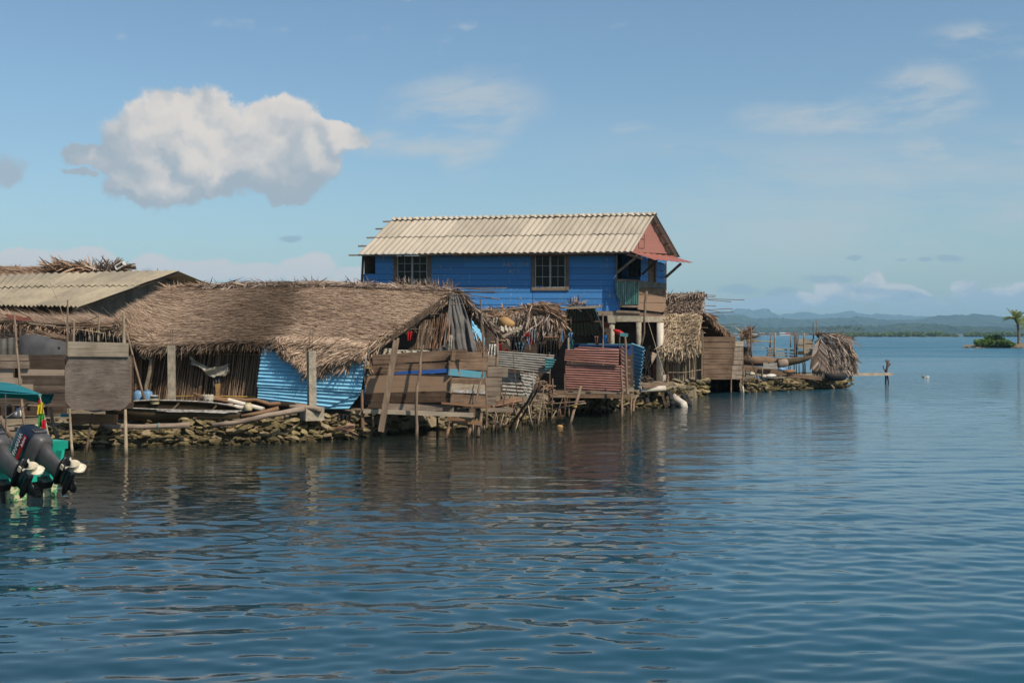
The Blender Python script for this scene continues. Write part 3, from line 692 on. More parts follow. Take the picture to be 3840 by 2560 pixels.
# ------------------------------------------------------------------ thatch
def plerp(pts, u):
    n = len(pts)-1; k = min(n-1, int(u*n)); f = u*n-k
    return tuple(a+(b-a)*f for a, b in zip(pts[k], pts[k+1]))
def thatch(parent, T, B, n, ln, wd, mt, left=.9, down=.45, sag=.0, lift=.03, bend=.05, fringe=0, fl=.35, name='roof', thick=.10, spread=.28, ridge=0, hang=.9, jit=.05, under='under'):
    """T, B: photo columns (x,y,D) along the upper and lower edge; a solid underlay carrying thousands of leaf strips"""
    def S_(u, v):
        a, b = P(*plerp(T, u)), P(*plerp(B, u)); p = a.lerp(b, v)
        return p-Vector((0, 0, sag*math.sin(math.pi*v)))
    NU, NV = 28, 8; g = [[S_(i/NU, j/NV) for j in range(NV+1)] for i in range(NU+1)]
    nn = (P(*T[-1])-P(*T[0])).cross(P(*B[0])-P(*T[0])).normalized()
    if nn.y > 0: nn = -nn
    ro = MB().slab([[q-nn*.02 for q in r] for r in g], -nn*thick).build(name, M[under], parent)
    Pb, Dd, Nn, Ls, Ws, Bs = [], [], [], [], [], []
    for i in range(n):
        u, v = random.uniform(.03, 1), random.random()**.95
        p = S_(u, v); l = (S_(max(0, u-.02), v)-S_(min(1, u+.02), v)).normalized(); d = (S_(u, min(1, v+.05))-S_(u, max(0, v-.05))).normalized()
        no = l.cross(d).normalized()
        if no.y > 0: no = -no
        dr = (l*left*random.uniform(.6, 1.2)+d*down*random.uniform(.5, 1.5)+Vector([random.gauss(0, spread) for _ in range(3)])*.5).normalized()
        Pb.append(p+no*random.uniform(0, lift)); Dd.append((dr+no*random.uniform(-.06, .10)).normalized()); Nn.append(no); Ls.append(ln*random.uniform(.5, 1.3)); Ws.append(wd*random.uniform(.6, 1.4)); Bs.append(random.gauss(0, bend))
    for i in range(fringe):
        u = random.random(); v = random.uniform(.90, 1.0); p = S_(u, v); l = (S_(max(0, u-.02), v)-S_(min(1, u+.02), v)).normalized(); d = (S_(u, 1)-S_(u, .9)).normalized()
        no = l.cross(d).normalized()
        if no.y > 0: no = -no
        dr = (l*left*.45*random.uniform(-.2, 1.3)+d*.7+Vector((0, 0, -hang*random.uniform(.2, 1.2)))+Vector([random.gauss(0, spread) for _ in range(3)])).normalized()
        Pb.append(p+no*random.uniform(-.08, lift)); Dd.append(dr); Nn.append(no); Ls.append(fl*random.uniform(.5, 1.4)); Ws.append(wd*random.uniform(.8, 1.6)); Bs.append(random.gauss(0, .05))
    for i in range(ridge):
        u = random.random(); p = S_(u, random.uniform(0, .06)); l = (S_(max(0, u-.02), 0)-S_(min(1, u+.02), 0)).normalized()
        dr = (l*random.uniform(-.3, .9)+Vector((random.gauss(0, .3), random.uniform(-.7, .2), random.uniform(-.3, .30)))).normalized()
        Pb.append(p+Vector((0, 0, .02))); Dd.append(dr); Nn.append(Vector((0, -.6, .8))); Ls.append(.22*random.uniform(.5, 1.2)); Ws.append(wd*random.uniform(.8, 1.6)); Bs.append(0)
    mb = MB(); strips(mb, [tuple(q) for q in Pb], [tuple(q) for q in Dd], [tuple(q) for q in Nn], Ls, Ws, Bs)
    o = bpy.data.objects; th_ = mb.build('thatch', M[mt], parent); th_.parent = ro; return ro
def leaves(mb, pts, n, ln, wd, d0, spread=.35, jx=0, jy=0, jd=.1):
    """loose dry leaves scattered round a photo polyline pts (x,y,D)"""
    Pb, Dd, Nn = [], [], []
    for i in range(n):
        x, y, D = plerp(pts, random.random()); Pb.append(tuple(P(x+random.uniform(-jx, jx), y+random.uniform(-jy, jy), D+random.uniform(-jd, jd))))
        d = (Vector(d0)+Vector([random.gauss(0, spread) for _ in range(3)])).normalized(); Dd.append(tuple(d)); Nn.append(tuple(d.cross(Vector([random.gauss(0, 1) for _ in range(3)])).normalized()))
    r_ = np.array([random.uniform(.5, 1.4) for _ in range(n)]); strips(mb, Pb, Dd, Nn, ln*r_, wd*r_, [random.gauss(0, .06) for _ in range(n)]); return mb
def stakes(mb, T, B, n, rp, lean=0, jy=4, seg=5):
    """a wall of upright canes: T, B photo lines (x,y,D) for tops and feet"""
    for i in range(n):
        u = (i+random.uniform(.1, .9))/n; a = plerp(T, min(1, max(0, u+lean))); b = plerp(B, u)
        a = (a[0]+random.uniform(-2, 2), a[1]+random.uniform(-jy, jy), a[2]+random.uniform(-.04, .04)); b = (b[0], b[1]+random.uniform(-jy, jy)*.6, b[2]+random.uniform(-.03, .03))
        p, q = P(*a), P(*b); r = rp*random.uniform(.7, 1.3)*b[2]/F; m_ = p.lerp(q, .5)+Vector((random.gauss(0, .015), 0, 0)); mb.tube([q, m_, p], [r, r*.95, r*.8], seg)
    return mb
def pole(name, label, cat, pts, rp, mt='pole', group=None, crook=1, seg=8):
    return tag(MB().stick(pts, rp, seg, crook).build(name, M[mt], None, True), label, cat, group)
def cloth(mb, x0, x1, y0, y1, D, folds=4, depth=.05, rag=.0, n=14, mrows=8, taper=0):
    g = []
    for i in range(n+1):
        u = i/n; row = []
        for j in range(mrows+1):
            v = j/mrows; x = x0+(x1-x0)*u+((.5-u)*taper*(x1-x0)*v); y = y0+(y1-y0)*v+(random.uniform(-rag, rag) if j == mrows else 0)
            row.append(P(x, y, D)+Vector((0, -depth*(.3+.7*v)*math.sin(u*folds*2*math.pi+v*1.5)+random.gauss(0, depth*.15), 0)))
        g.append(row)
    return mb.slab(g, Vector((0, .008, 0)))

# ------------------------------------------------------------------ blue two-storey house
eL, eR, rL, rR, bR = P(1343, 953, 46.6), P(2372, 943, 45), P(1473, 824, 48.3), P(2457, 805, 46.7), P(2548, 966, 48.4)
bL = bR+(eL-eR); ud = (rR-rL).normalized()
H = thing('blue_house', 'bright blue two-storey timber house with pale corrugated roof rising behind the thatched huts', 'house', P(1900, 1430, 46))
fn = (eR-eL).cross(rL-eL).normalized(); fn = -fn if fn.z < 0 else fn
bn_ = (rR-rL).cross(bL-rL).normalized(); bn_ = -bn_ if bn_.z < 0 else bn_
NS = 11
def roof_tier(t0, t1, lift, mats, name):
    for mt in sorted(set(mats)):
        for k in range(NS):
            if mats[k] != mt: continue
            mb = MB()
            u0, u1 = k/NS, (k+1)/NS+.006*(k < NS-1)
            A = lambda u, t: eL.lerp(eR, u).lerp(rL.lerp(rR, u), t)+fn*(lift+.012*(k % 2)+random.uniform(-.006, .006))
            mb.corr(A(u0, t0), A(u1, t0), A(u1, t1), A(u0, t1), 4.5, .025, .008, 4, .006, .0, 8)
            mb.build(name, M[mt], H)
roof_tier(0, .50, .0, ['fibro']*11, 'roof_sheeting')
roof_tier(.46, 1.0, .035, ['fibro_old', 'fibro', 'fibro', 'fibro_old', 'fibro_old', 'fibro_old', 'fibro', 'fibro_old', 'fibro_old', 'fibro_old', 'fibro_old'], 'roof_sheeting')
mb = MB()
for k in range(NS):
    u0, u1 = k/NS, (k+1)/NS+.004; a, b = rL.lerp(rR, u0), rL.lerp(rR, u1); A, B = bL.lerp(bR, u0), bL.lerp(bR, u1)
    mb.corr(a, b, B, A, 4.5, .032, .008, 3, .004)
mb.build('back_roof_sheeting', M['fibro_old'], H)
mb = MB(); dn = (eL-rL).normalized(); db = (bL-rL).normalized()
for k in range(NS):
    u0, u1 = k/NS, (k+1)/NS+.004; a, b = rL.lerp(rR, u0)+fn*.085+Vector((0, 0, .02)), rL.lerp(rR, u1)+fn*.085+Vector((0, 0, .02))
    mb.corr(a+dn*.16, b+dn*.16, b, a, 4.5, .035, .01, 1, .004); mb.corr(a, b, b+db*.16, a+db*.16, 4.5, .035, .01, 1, .004)
mb.build('ridge_cap', M['fibro'], H)
for i, t in enumerate((.0, .26, .5, .76, .98)):
    a = eL.lerp(rL, t)-fn*.085-ud*.42; b = eR.lerp(rR, t)-fn*.085-ud*.05
    mb = MB(); d = (b-a); q = [a, b, b+Vector((0, 0, .06)), a+Vector((0, 0, .06))]; mb.hexa(*q, Vector((0, .07, 0))); mb.build('purlin', M['plank2'], H)
for t in (.22, .45, .68, .92):
    a = rL.lerp(bL, t)-bn_*.085; b = rR.lerp(bR, t)-bn_*.085-ud*.06
    MB().hexa(a, b, b+Vector((0, 0, .07)), a+Vector((0, 0, .07)), Vector((0, .07, 0))).build('purlin', M['plank_orange'], H)
mb = MB()
for k in range(9):                        # rafter ends under the eaves
    u = (k+.4)/9; a = eL.lerp(eR, u)-fn*.15; b = rL.lerp(rR, u)-fn*.15; a = a.lerp(b, .04)
    mb.hexa(a, a+ud*.05, b+ud*.05, b, Vector((0, 0, -.09)))
mb.build('rafter', M['plank_dark'], H)
def DWx(x): return 47.3+(45.9-47.3)*(x-1360)/950
# siding
YB = [957, 980, 1003, 1026, 1049, 1071, 1095, 1118, 1141, 1166]
mb = MB()
for k in range(9):
    y0, y1 = YB[k], YB[k+1]; segs = []
    x0 = 1407 if y1 < 1035 else 1363
    segs.append((x0, 1480) if y1 <= 1080 else (x0, 1760)); segs.append((1612, 1997) if y1 <= 1080 else (1760, 1997))
    if y1 <= 1091: segs.append((2131, 2312))
    else: segs.append((1998.5, 2326 if k > 5 else 2312))
    for (a, b) in segs:
        cuts = [a, b] if b-a < 260 or random.random() < .4 else [a, a+(b-a)*random.choice((.33, .5, .7)), b]
        for c0, c1 in zip(cuts, cuts[1:]):
            sl = .0; mb.quad([(c0+.3, y0+1.2+random.uniform(-.4, .4), DWx(c0)), (c1, y0+1.2+random.uniform(-.4, .4), DWx(c1)), (c1, y1+random.uniform(-.2, .6), DWx(c1)-.015), (c0+.3, y1+random.uniform(-.2, .6), DWx(c0)-.015)], .03)
mb.build('siding', M['blue'], H)
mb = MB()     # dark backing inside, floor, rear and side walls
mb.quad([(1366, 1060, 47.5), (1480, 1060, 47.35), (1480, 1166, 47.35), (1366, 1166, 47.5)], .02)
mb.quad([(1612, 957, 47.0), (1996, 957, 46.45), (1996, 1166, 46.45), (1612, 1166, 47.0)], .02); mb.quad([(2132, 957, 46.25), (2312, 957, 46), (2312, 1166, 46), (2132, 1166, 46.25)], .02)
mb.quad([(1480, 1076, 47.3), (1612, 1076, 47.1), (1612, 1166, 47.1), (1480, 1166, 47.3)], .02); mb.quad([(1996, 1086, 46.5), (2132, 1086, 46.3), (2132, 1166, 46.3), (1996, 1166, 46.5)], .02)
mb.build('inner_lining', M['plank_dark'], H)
zf = P(0, 1166, 45.9).z
def flat(p, z): return Vector((p.x, p.y, z))
bi, bj = bL+ud*.5-db*.5, bR-ud*.5-db*.5; ai, aj = P(1366, 957, 47.4), P(2393, 957, 45.9)
MB().hexa(flat(ai, zf-.02), flat(aj, zf-.02), flat(bj, zf-.02), flat(bi, zf-.02), Vector((0, 0, -.12))).build('floor', M['plank_dark'], H)
MB().hexa(flat(bi, zf), flat(bj, zf), flat(bj, bj.z), flat(bi, bi.z), Vector((0, .04, 0))).build('rear_wall', M['blue'], H)
MB().hexa(flat(ai, zf), flat(bi, zf), flat(bi, ai.z), flat(ai, ai.z), Vector((.04, 0, 0))).build('side_wall', M['plank_dark'], H)
MB().bd(1362, 955, 1357, 1062, 9, 47.2).build('corner_board', M['plank_dark'], H)
MB().quad([(1700, 949, 46.6), (2312, 946, 45.7), (2312, 958, 45.7), (1700, 961, 46.6)], .05).build('wall_plate', M['plank_orange'], H)
# pale scuffs where the blue paint has flaked
mb = MB()
for (xa, xb, ya, yb, n_) in ((1888, 1918, 984, 998, 9), (1944, 1980, 984, 997, 9), (1908, 1928, 1008, 1040, 6), (1944, 1956, 1112, 1124, 4), (2244, 2268, 1142, 1154, 8), (2280, 2290, 1092, 1112, 3), (2130, 2150, 1112, 1128, 4), (2156, 2164, 1116, 1128, 3), (1638, 1660, 996, 1004, 3), (1640, 1670, 1028, 1040, 3), (1842, 1848, 1112, 1124, 2), (1866, 1874, 1112, 1122, 2), (2268, 2290, 950, 1010, 8), (1740, 1800, 965, 975, 5), (1470, 1476, 1000, 1050, 3), (2380, 2380, 1000, 1001, 0)):
    for _ in range(n_):
        x = random.uniform(xa, xb); y = random.uniform(ya, yb); h_ = random.uniform(4, 11); D = DWx(x)-.022; mb.quad([(x, y-h_/2, D), (x+random.uniform(1.2, 2.6), y-h_/2, D), (x+1.6, y+h_/2, D), (x-.2, y+h_/2, D)], .004)
mb.build('paint_scuffs', M['flaked'], H)['kind'] = 'stuff'
# windows
def window(x0, x1, y0, y1, nrow, fr_bottom):
    D = DWx(x0)-.06; D1 = DWx(x1)-.06; Dm = lambda x: D+(D1-D)*(x-x0)/(x1-x0)
    w = MB(); w.bd(x0+5, y0, x0+5, y1, 11, Dm(x0), t=.10); w.bd(x1-5, y0, x1-5, y1, 11, Dm(x1), t=.10)
    if fr_bottom: w.bd(x0, y1-4, x1, y1-4, 10, D, D1, .10)
    win = w.build('window', M['frame_wood'], H)
    f = MB(); xa, xb, ya, yb = x0+12, x1-12, y0+4, y1-(9 if fr_bottom else 2); xm = (xa+xb)/2
    for x, q in ((xa+2, 4), (xm, 7), (xb-2, 4)): f.bd(x, ya, x, yb, q, Dm(x)+.01, t=.05)
    for y in (ya+2, yb-2): f.bd(xa, y, xb, y, 4, D+.012, D1+.012, .05)
    for x in ((xa+xm)/2, (xb+xm)/2): f.bd(x, ya, x, yb, 1.8, Dm(x)+.02, t=.02)
    for k in range(1, nrow): f.bd(xa, ya+(yb-ya)*k/nrow, xb, ya+(yb-ya)*k/nrow, 1.8, D+.025, D1+.025, .02)
    f.build('window_frame', M['winframe'], H).parent = win
    MB().quad([(xa, ya, D+.05), (xb, ya, D1+.05), (xb, yb, D1+.05), (xa, yb, D+.05)], .01).build('pane', M['glass'], H).parent = win
window(1477, 1615, 955, 1079, 4, False); window(1994, 2133, 951, 1088, 3, True)
# gable, awning
g0, g1, g2 = eR-ud*.34, rR-ud*.30-Vector((0, 0, .12)), bR-ud*.34-db*.25
MB().add([g0, g1, g2, g0-ud*.04, g1-ud*.04, g2-ud*.04], [(0, 2, 1), (3, 4, 5), (0, 1, 4, 3), (1, 2, 5, 4), (2, 0, 3, 5)]).build('gable', M['pink'], H)
mb = MB(); q = lambda u, v: g0.lerp(g2, u)+(g1-g0.lerp(g2, .5))*v
for (u0, v0, u1, v1) in ((.30, .12, .30, .52), (.30, .12, .42, .12), (.30, .38, .42, .38), (.42, .12, .42, .52)):
    mb.tube([q(u0, v0)+ud*.02, q(u1, v1)+ud*.02], .008, 4)
mb.build('gable_trim', M['plank_dark'], H)
mb = MB(); mb.corr((2364, 943, 45.1), (2524, 960, 48.2), (2600, 985, 47.4), (2450, 973, 44.4), 7, .018, .012, 3, .006)
mb.build('awning', M['awning'], H)
for a, b, w_, m in (((2311, 1025, 45.7), (2388, 962, 44.8), 9, 'plank2'), ((2407, 1030, 45.9), (2462, 978, 45.2), 8, 'plank_dark'), ((2494, 1042, 48.1), (2552, 990, 47.4), 10, 'plank2')):
    mb = MB(); mb.bd(a[0], a[1], b[0], b[1], w_, a[2], b[2], .07); mb.build('awning_strut', M[m], H)
MB().bd(2330, 947, 2405, 968, 9, 45.3, 44.6, .08).build('awning_beam', M['plank_dark'], H)
# gallery on the right
SW = lambda u, y: (2393+104*u, y, 45.8+2.5*u)
for ua, ub, dy_ in ((.08, .36, 0), (.66, 1, 8)):
    mb = MB()
    for y0, y1 in ((955, 985), (985, 1012), (1012, 1038), (1038, 1064)): mb.quad([SW(ua, y0), SW(ub, y0+dy_), SW(ub, y1+dy_*.6-.8), SW(ua, y1-.8)])
    mb.build('side_siding', M['blue'], H)
mb = MB(); mb.quad([SW(.38, 975), SW(.62, 978), SW(.62, 1058), SW(.38, 1058)]); sh = mb.build('shutter', M['plank'], H)
MB().bd(2459, 978, 2459, 1060, 5, 47.2, t=.08).build('shutter_post', M['plank_orange'], H)
mb = MB()
for i, (y0, y1, z0, z1) in enumerate(((1055, 1080, 1062, 1080), (1080, 1106, 1082, 1108), (1107, 1134, 1109, 1134), (1135, 1160, 1136, 1172))):
    mb.quad([(2393, y0, 45.7), (2497, z0, 48.2), (2497, z1, 48.2), (2393, y1, 45.7)], .04)
mb.build('gallery_boarding', M['plank'], H)
MB().quad([(2393, 1052, 45.65), (2498, 1062, 48.1), (2498, 1081, 48.1), (2393, 1078, 45.65)], .03).build('gallery_top_board', M['concrete_grey'], H)
for a_ in ((2308, 1050, 2395, 1053, 9, .08), (2324, 1147, 2394, 1149, 8, .05), (2310, 1167, 2400, 1172, 9, .1), (2313, 945, 2313, 1050, 4, .05)): MB().bd(*a_[:5], 45.7, t=a_[5]).build('gallery_rail', M['plank2'], H)
mb = MB()
for k in range(4): mb.corr((2309+21*k, 1056, 45.72-.02*(k % 2)), (2332+21*k, 1056, 45.72-.02*(k % 2)), (2332+21*k, 1141, 45.72-.02*(k % 2)), (2309+21*k, (1100 if k < 1 else 1141), 45.72-.02*(k % 2)), 3, .012, .006, 2)
mb.build('gallery_screen', M['greenplas'], H)
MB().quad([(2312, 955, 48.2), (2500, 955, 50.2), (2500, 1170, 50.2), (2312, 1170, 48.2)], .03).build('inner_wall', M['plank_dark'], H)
mb = MB(); cloth(mb, 2352, 2403, 962, 1036, 45.3, 3, .10, 4); tag(mb.build('hanging_net', M['cloth_black']), 'black net bundle hanging under the red awning of the blue house', 'net')
# beams and columns of the open ground floor
for a in (((2311, 1195), (2403, 1195), 22), ((2400, 1196), (2496, 1197), 22)):
    MB().bd(a[0][0], a[0][1], a[1][0], a[1][1], a[2], 45.6, 45.6 if a[0][0] < 2350 else 47.5, .25).build('concrete_beam', M['concrete'], H)
MB().quad([(2278, 1182, 45.45), (2309, 1183, 45.45), (2309, 1211, 45.45), (2280, 1210, 45.45)], .3).build('beam_block', M['concrete'], H)
MB().bd(2180, 1174, 2400, 1176, 17, 45.8, t=.1).build('edge_joist', M['plank2'], H)
MB().bd(2400, 1178, 2500, 1190, 10, 45.7, 47.8, .1).build('edge_joist', M['plank'], H)
for x, w_, y1 in ((2294, 20, 1440), (2395, 19, 1440)):
    mb = MB(); g = []; p0, p1 = P(x, 1208, 45.6), P(x, y1, 45.6); r = w_*45.6/F/2
    mb.tube([p1, p1.lerp(p0, .3), p1.lerp(p0, .7), p0], [r, r*.97, r*1.03, r*1.1], 10); mb.build('column', M['concrete'], H, True)
mb = MB(); r = 13*45.8/F; mb.tube([P(2474, 1432, 45.8), P(2476, 1210, 45.8)], [r, r], 16); mb.build('round_column', M['pvc'], H, True)
mb = MB()
for k in range(13):
    for j in range(3): mb.quad([(2266+j*9+(k % 2)*3-3, 1207+k*5, 46.2), (2274+j*9+(k % 2)*3-3, 1207+k*5, 46.2), (2274+j*9+(k % 2)*3-3, 1211+k*5, 46.2), (2266+j*9+(k % 2)*3-3, 1211+k*5, 46.2)], .1)
mb.build('brick_pier', M['brick'], H)
mb = MB()
for k in range(12):
    for j in range(2): mb.quad([(2449+j*6+(k % 2)*2, 1366+k*4, 46.3), (2454+j*6+(k % 2)*2, 1366+k*4, 46.3), (2454+j*6+(k % 2)*2, 1369.2+k*4, 46.3), (2449+j*6+(k % 2)*2, 1369.2+k*4, 46.3)], .1)
mb.build('brick_pier', M['brick'], H)
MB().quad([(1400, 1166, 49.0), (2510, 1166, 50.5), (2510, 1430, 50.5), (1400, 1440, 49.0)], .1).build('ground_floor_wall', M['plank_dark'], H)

t = pole('forked_pole', 'tall crooked pole with a forked top standing before the brown planks of the blue house', 'pole', [(2404, 1300, 44.6), (2412, 1250, 44.6), (2416, 1190, 44.6), (2420, 1140, 44.6), (2426, 1092, 44.6)], 5, 'pole')
MB().stick([(2420, 1130, 44.6), (2419, 1112, 44.6)], 2).build('fork', M['pole'], None)
for o in [COL.objects[-1]]: pass
fk = bpy.data.objects['fork']; off = WL[fk.name]-WL[t.name]; fk.parent = t; fk.location = off
pole('guy_line', 'pale guy line running down from the forked pole to the white column foot', 'line', [(2425, 1188, 44.5), (2462, 1310, 44), (2495, 1412, 43.4)], 1.3, 'pole_pale', crook=.1)
tag(MB().stick([(2402, 1422, 43.5), (2430, 1365, 43.5), (2452, 1322, 43.5)], 14, 10, .3).build('leaning_log', M['log'], None, True), 'thick grey-brown trunk leaning against the side of the white round column', 'log')
mb = MB(); leaves(mb, [(2438, 1300, 43.3), (2430, 1350, 43.3)], 120, .7, .05, (-.25, 0, -1), .14, 10, 12); tag(mb.build('nylon_bundle', M['cloth_black']), 'bundle of black nylon strands hanging over the leaning trunk', 'fishing net')
# red canoe-shaped plastic float and crate under the house
mb = MB(); A_, B_ = P(2300, 1236, 44.6), P(2350, 1262, 44.4)
mb.tube([A_.lerp(B_, t) for t in (0, .2, .4, .6, .8, 1)], [.03, .08, .11, .10, .07, .03], 10); tag(mb.build('red_kayak', M['cloth_red'], None, True), 'bright red plastic hull stored under the blue house between the concrete columns', 'kayak')
tag(MB().quad([(2324, 1246, 43.6), (2356, 1250, 43.6), (2355, 1263, 43.6), (2325, 1260, 43.6)], .3).build('green_crate', M['tin_teal']), 'small pale green box on top of the post beside the red tin pen', 'box')

# ------------------------------------------------------------------ fibre-cement roofed house on the left
L = thing('grey_roofed_house', 'long low house with grey-tan corrugated fibre-cement roof at the left edge', 'house', P(300, 1400, 38))
aL, aR, cL, cR = P(-260, 1142, 36), P(293, 1149, 36), P(-300, 1040, 43), P(668, 1017, 43)
mid = lambda a, b, t: a.lerp(b, t)
ln_ = (aR-aL).cross(cL-aL).normalized(); ln_ = -ln_ if ln_.z < 0 else ln_
for t0, t1, lf in ((0, .56, 0), (.53, 1, .035)):
    mb = MB()
    for k in range(7):
        u0, u1 = k/7, (k+1)/7+.005; A = lambda u, t: aL.lerp(aR, u).lerp(cL.lerp(cR, u), t)+ln_*(lf+.012*(k % 2))
        mb.corr(A(u0, t0), A(u1, t0), A(u1, t1), A(u0, t1), 5, .03, .008, 4, .008)
    mb.build('roof_sheeting', M['fibro_grey'], L)
b2R, b2L = P(870, 1100, 47.5), P(-300, 1118, 47.5)
MB().corr(cL, cR, b2R, b2L, 34, .03, .008, 4, .006).build('back_roof_sheeting', M['fibro_grey'], L)
gi = Vector((-.95, 0, 0)); G0, G1, G2 = aR+gi+Vector((0, .5, -.02)), cR+gi+Vector((0, 0, -.13)), b2R+gi+Vector((0, -.4, -.05))
MB().add([flat(G0, .4), G0, G1, G2, flat(G2, .4)]+[p+Vector((-.1, 0, 0)) for p in (flat(G0, .4), G0, G1, G2, flat(G2, .4))], [(0, 4, 3, 2, 1), (5, 6, 7, 8, 9), (0, 1, 6, 5), (1, 2, 7, 6), (2, 3, 8, 7), (3, 4, 9, 8)]).build('gable_wall', M['concrete_grey'], L)
MB().hexa(flat(aL, .4)+Vector((0, .6, 0)), flat(aR, .4)+Vector((-.45, .6, 0)), flat(aR, aR.z-.02)+Vector((-.45, .6, 0)), flat(aL, aL.z-.02)+Vector((0, .6, 0)), Vector((0, .08, 0))).build('front_wall', M['plank_dark'], L)
MB().hexa(aR+Vector((-.03, -.02, -.03)), cR+Vector((-.03, 0, -.03)), cR+Vector((-.03, 0, -.10)), aR+Vector((-.03, -.02, -.10)), Vector((-.05, 0, 0))).build('verge_board', M['plank_dark'], L)

# thatch ridge behind it, with the heap of dry leaves
TB = thing('thatched_house', 'pale thatched ridge showing behind the grey corrugated roof at the far left', 'house', P(200, 1400, 50))
thatch(TB, [(-200, 1000, 49), (0, 1000, 49), (190, 1003, 49), (560, 1022, 49), (660, 1030, 49)], [(-200, 1050, 47), (0, 1050, 47), (190, 1050, 47), (560, 1050, 47), (700, 1050, 47)], 6500, .36, .035, 'thatch_red', .9, .2, ridge=200)
MB().quad([(-200, 1050, 49.2), (640, 1050, 49.2), (640, 1400, 49.2), (-200, 1400, 49.2)], .1).build('wall', M['plank_dark'], TB)
mb = MB().stick([(-50, 1014, 47.9), (120, 1016, 47.9), (300, 1022, 47.9)], 1.6); mb.build('ridge_pole', M['pole'], TB)
mb = MB(); leaves(mb, [(195, 1006, 48), (250, 1000, 48), (330, 1006, 48), (345, 1014, 48)], 420, .5, .07, (-.7, 0, .10), .32, 12, 10, .4); tag(mb.build('palm_leaf_heap', M['thatch_red']), 'heap of curled brown dry palm leaves on the thatched ridge, left of the grey bundle', 'leaf heap', 'dry leaf heaps on the ridge')
mb = MB(); leaves(mb, [(350, 1014, 48), (420, 1008, 48), (435, 1016, 48)], 330, .45, .06, (.4, 0, .2), .4, 12, 10, .4); tag(mb.build('palm_leaf_heap', M['thatch_grey']), 'greyish heap of dry palm leaves on the ridge beside the white crate', 'leaf heap', 'dry leaf heaps on the ridge')
c = thing('white_crate', 'white framed grey crate lying tilted on the thatched ridge', 'crate', P(450, 1015, 47.6))
mb = MB(); 
for a in ((430, 998, 458, 981), (435, 1012, 464, 994), (431, 998, 436, 1012), (457, 981, 464, 994)): mb.bd(*a, 3.0, 47.4, t=.35)
mb.build('frame', M['white'], c); MB().quad([(431, 998, 47.5), (457, 982, 47.5), (463, 994, 47.5), (436, 1011, 47.5)], .2).build('panel', M['cloth_grey'], c)
mb = MB()
for i in range(14): mb.bd(440+random.uniform(0, 20), 990+i*1.8, 485+random.uniform(0, 26), 988+i*1.9+random.uniform(-3, 3), 3.2, 47.8+random.uniform(-.2, .2), t=.1)
tag(mb.build('plank_stack', M['plank2']), 'stack of grey sticks and boards behind the white crate on the ridge', 'wood stack')

# ------------------------------------------------------------------ lean-to of old thatch and the plank fence on the left
Q = thing('thatched_lean_to', 'sagging messy thatch lean-to of poles and dry leaves in front of the grey roofed house', 'lean-to', P(200, 1450, 29))
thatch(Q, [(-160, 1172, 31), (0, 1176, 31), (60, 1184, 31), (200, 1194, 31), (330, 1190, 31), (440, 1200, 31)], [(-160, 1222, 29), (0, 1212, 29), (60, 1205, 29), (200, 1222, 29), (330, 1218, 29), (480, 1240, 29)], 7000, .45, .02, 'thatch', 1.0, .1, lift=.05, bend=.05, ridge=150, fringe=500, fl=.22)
thatch(Q, [(-160, 1222, 30), (0, 1222, 30), (120, 1226, 30), (250, 1235, 30)], [(-160, 1290, 28.6), (0, 1285, 28.6), (120, 1262, 28.6), (250, 1272, 28.6)], 3600, .45, .02, 'thatch', 1.0, .15, lift=.04, fringe=200, fl=.2)
for i, (a, m) in enumerate((([(-40, 1208, 28.8), (210, 1215, 28.8)], 'pole_dark'), ([(0, 1200, 28.7), (60, 1206, 28.7), (210, 1222, 28.7)], 'pole_pale'), ([(60, 1212, 28.6), (250, 1228, 28.6), (300, 1225, 28.6)], 'pole'),
            ([(268, 1220, 27.3), (450, 1211, 27.3)], 'pole_red'), ([(275, 1228, 27.2), (458, 1219, 27.2)], 'pole'), ([(280, 1232, 27), (386, 1249, 27)], 'pole_pale'), ([(300, 1213, 27.5), (370, 1186, 27.5)], 'pole'), ([(405, 1222, 27.4), (478, 1275, 27.4)], 'pole_red'),
            ([(360, 1234, 27.5), (490, 1232, 27.5)], 'pole'), ([(470, 1268, 26.6), (530, 1300, 26.6), (575, 1295, 26.6)], 'pole'), ([(455, 1254, 26.7), (520, 1260, 26.7)], 'pole_red'), ([(490, 1283, 26.6), (596, 1281, 26.6)], 'pole'))):
    MB().stick(a, 2.6, 6).build('rafter_pole', M[m], Q)
for a in ([(373, 1188, 27.6), (368, 1282, 27.6)], [(278, 1205, 27.6), (276, 1280, 27.6)]): MB().stick(a, 4.5, 7, .4).build('post', M['pole_pale'], Q)
MB().stick([(76, 1220, 28), (76, 1300, 28)], 5, 7).build('post', M['pole_dark'], Q)
mb = MB(); stakes(mb, [(270, 1222, 29.5), (480, 1222, 29.5)], [(270, 1300, 29.5), (490, 1300, 29.5)], 46, 2.2); mb.build('cane_wall', M['pole_dark'], Q)
tag(MB().stick([(185, 1057, 28.2), (222, 1140, 28.2), (250, 1222, 28.2)], 1.5, 6, .4).build('fishing_rod', M['pole_pale']), 'thin pale rod standing slanted above the lean-to in front of the grey roof', 'rod')
mb = MB(); g = []
for i in range(13):
    u = i/12; g.append([P(18+95*u, 1178+12*u+(random.uniform(-3, 3)), 28.6)+Vector((0, 0, -.0)), P(30+92*u, 1188+9*math.sin(u*3)+12*u+random.uniform(-5, 5), 28.3)])
mb.slab(g, Vector((0, .01, 0))); tag(mb.build('rusty_sheet', M['rust']), 'torn rust-red sheet lying on the lean-to at the left edge', 'sheet')
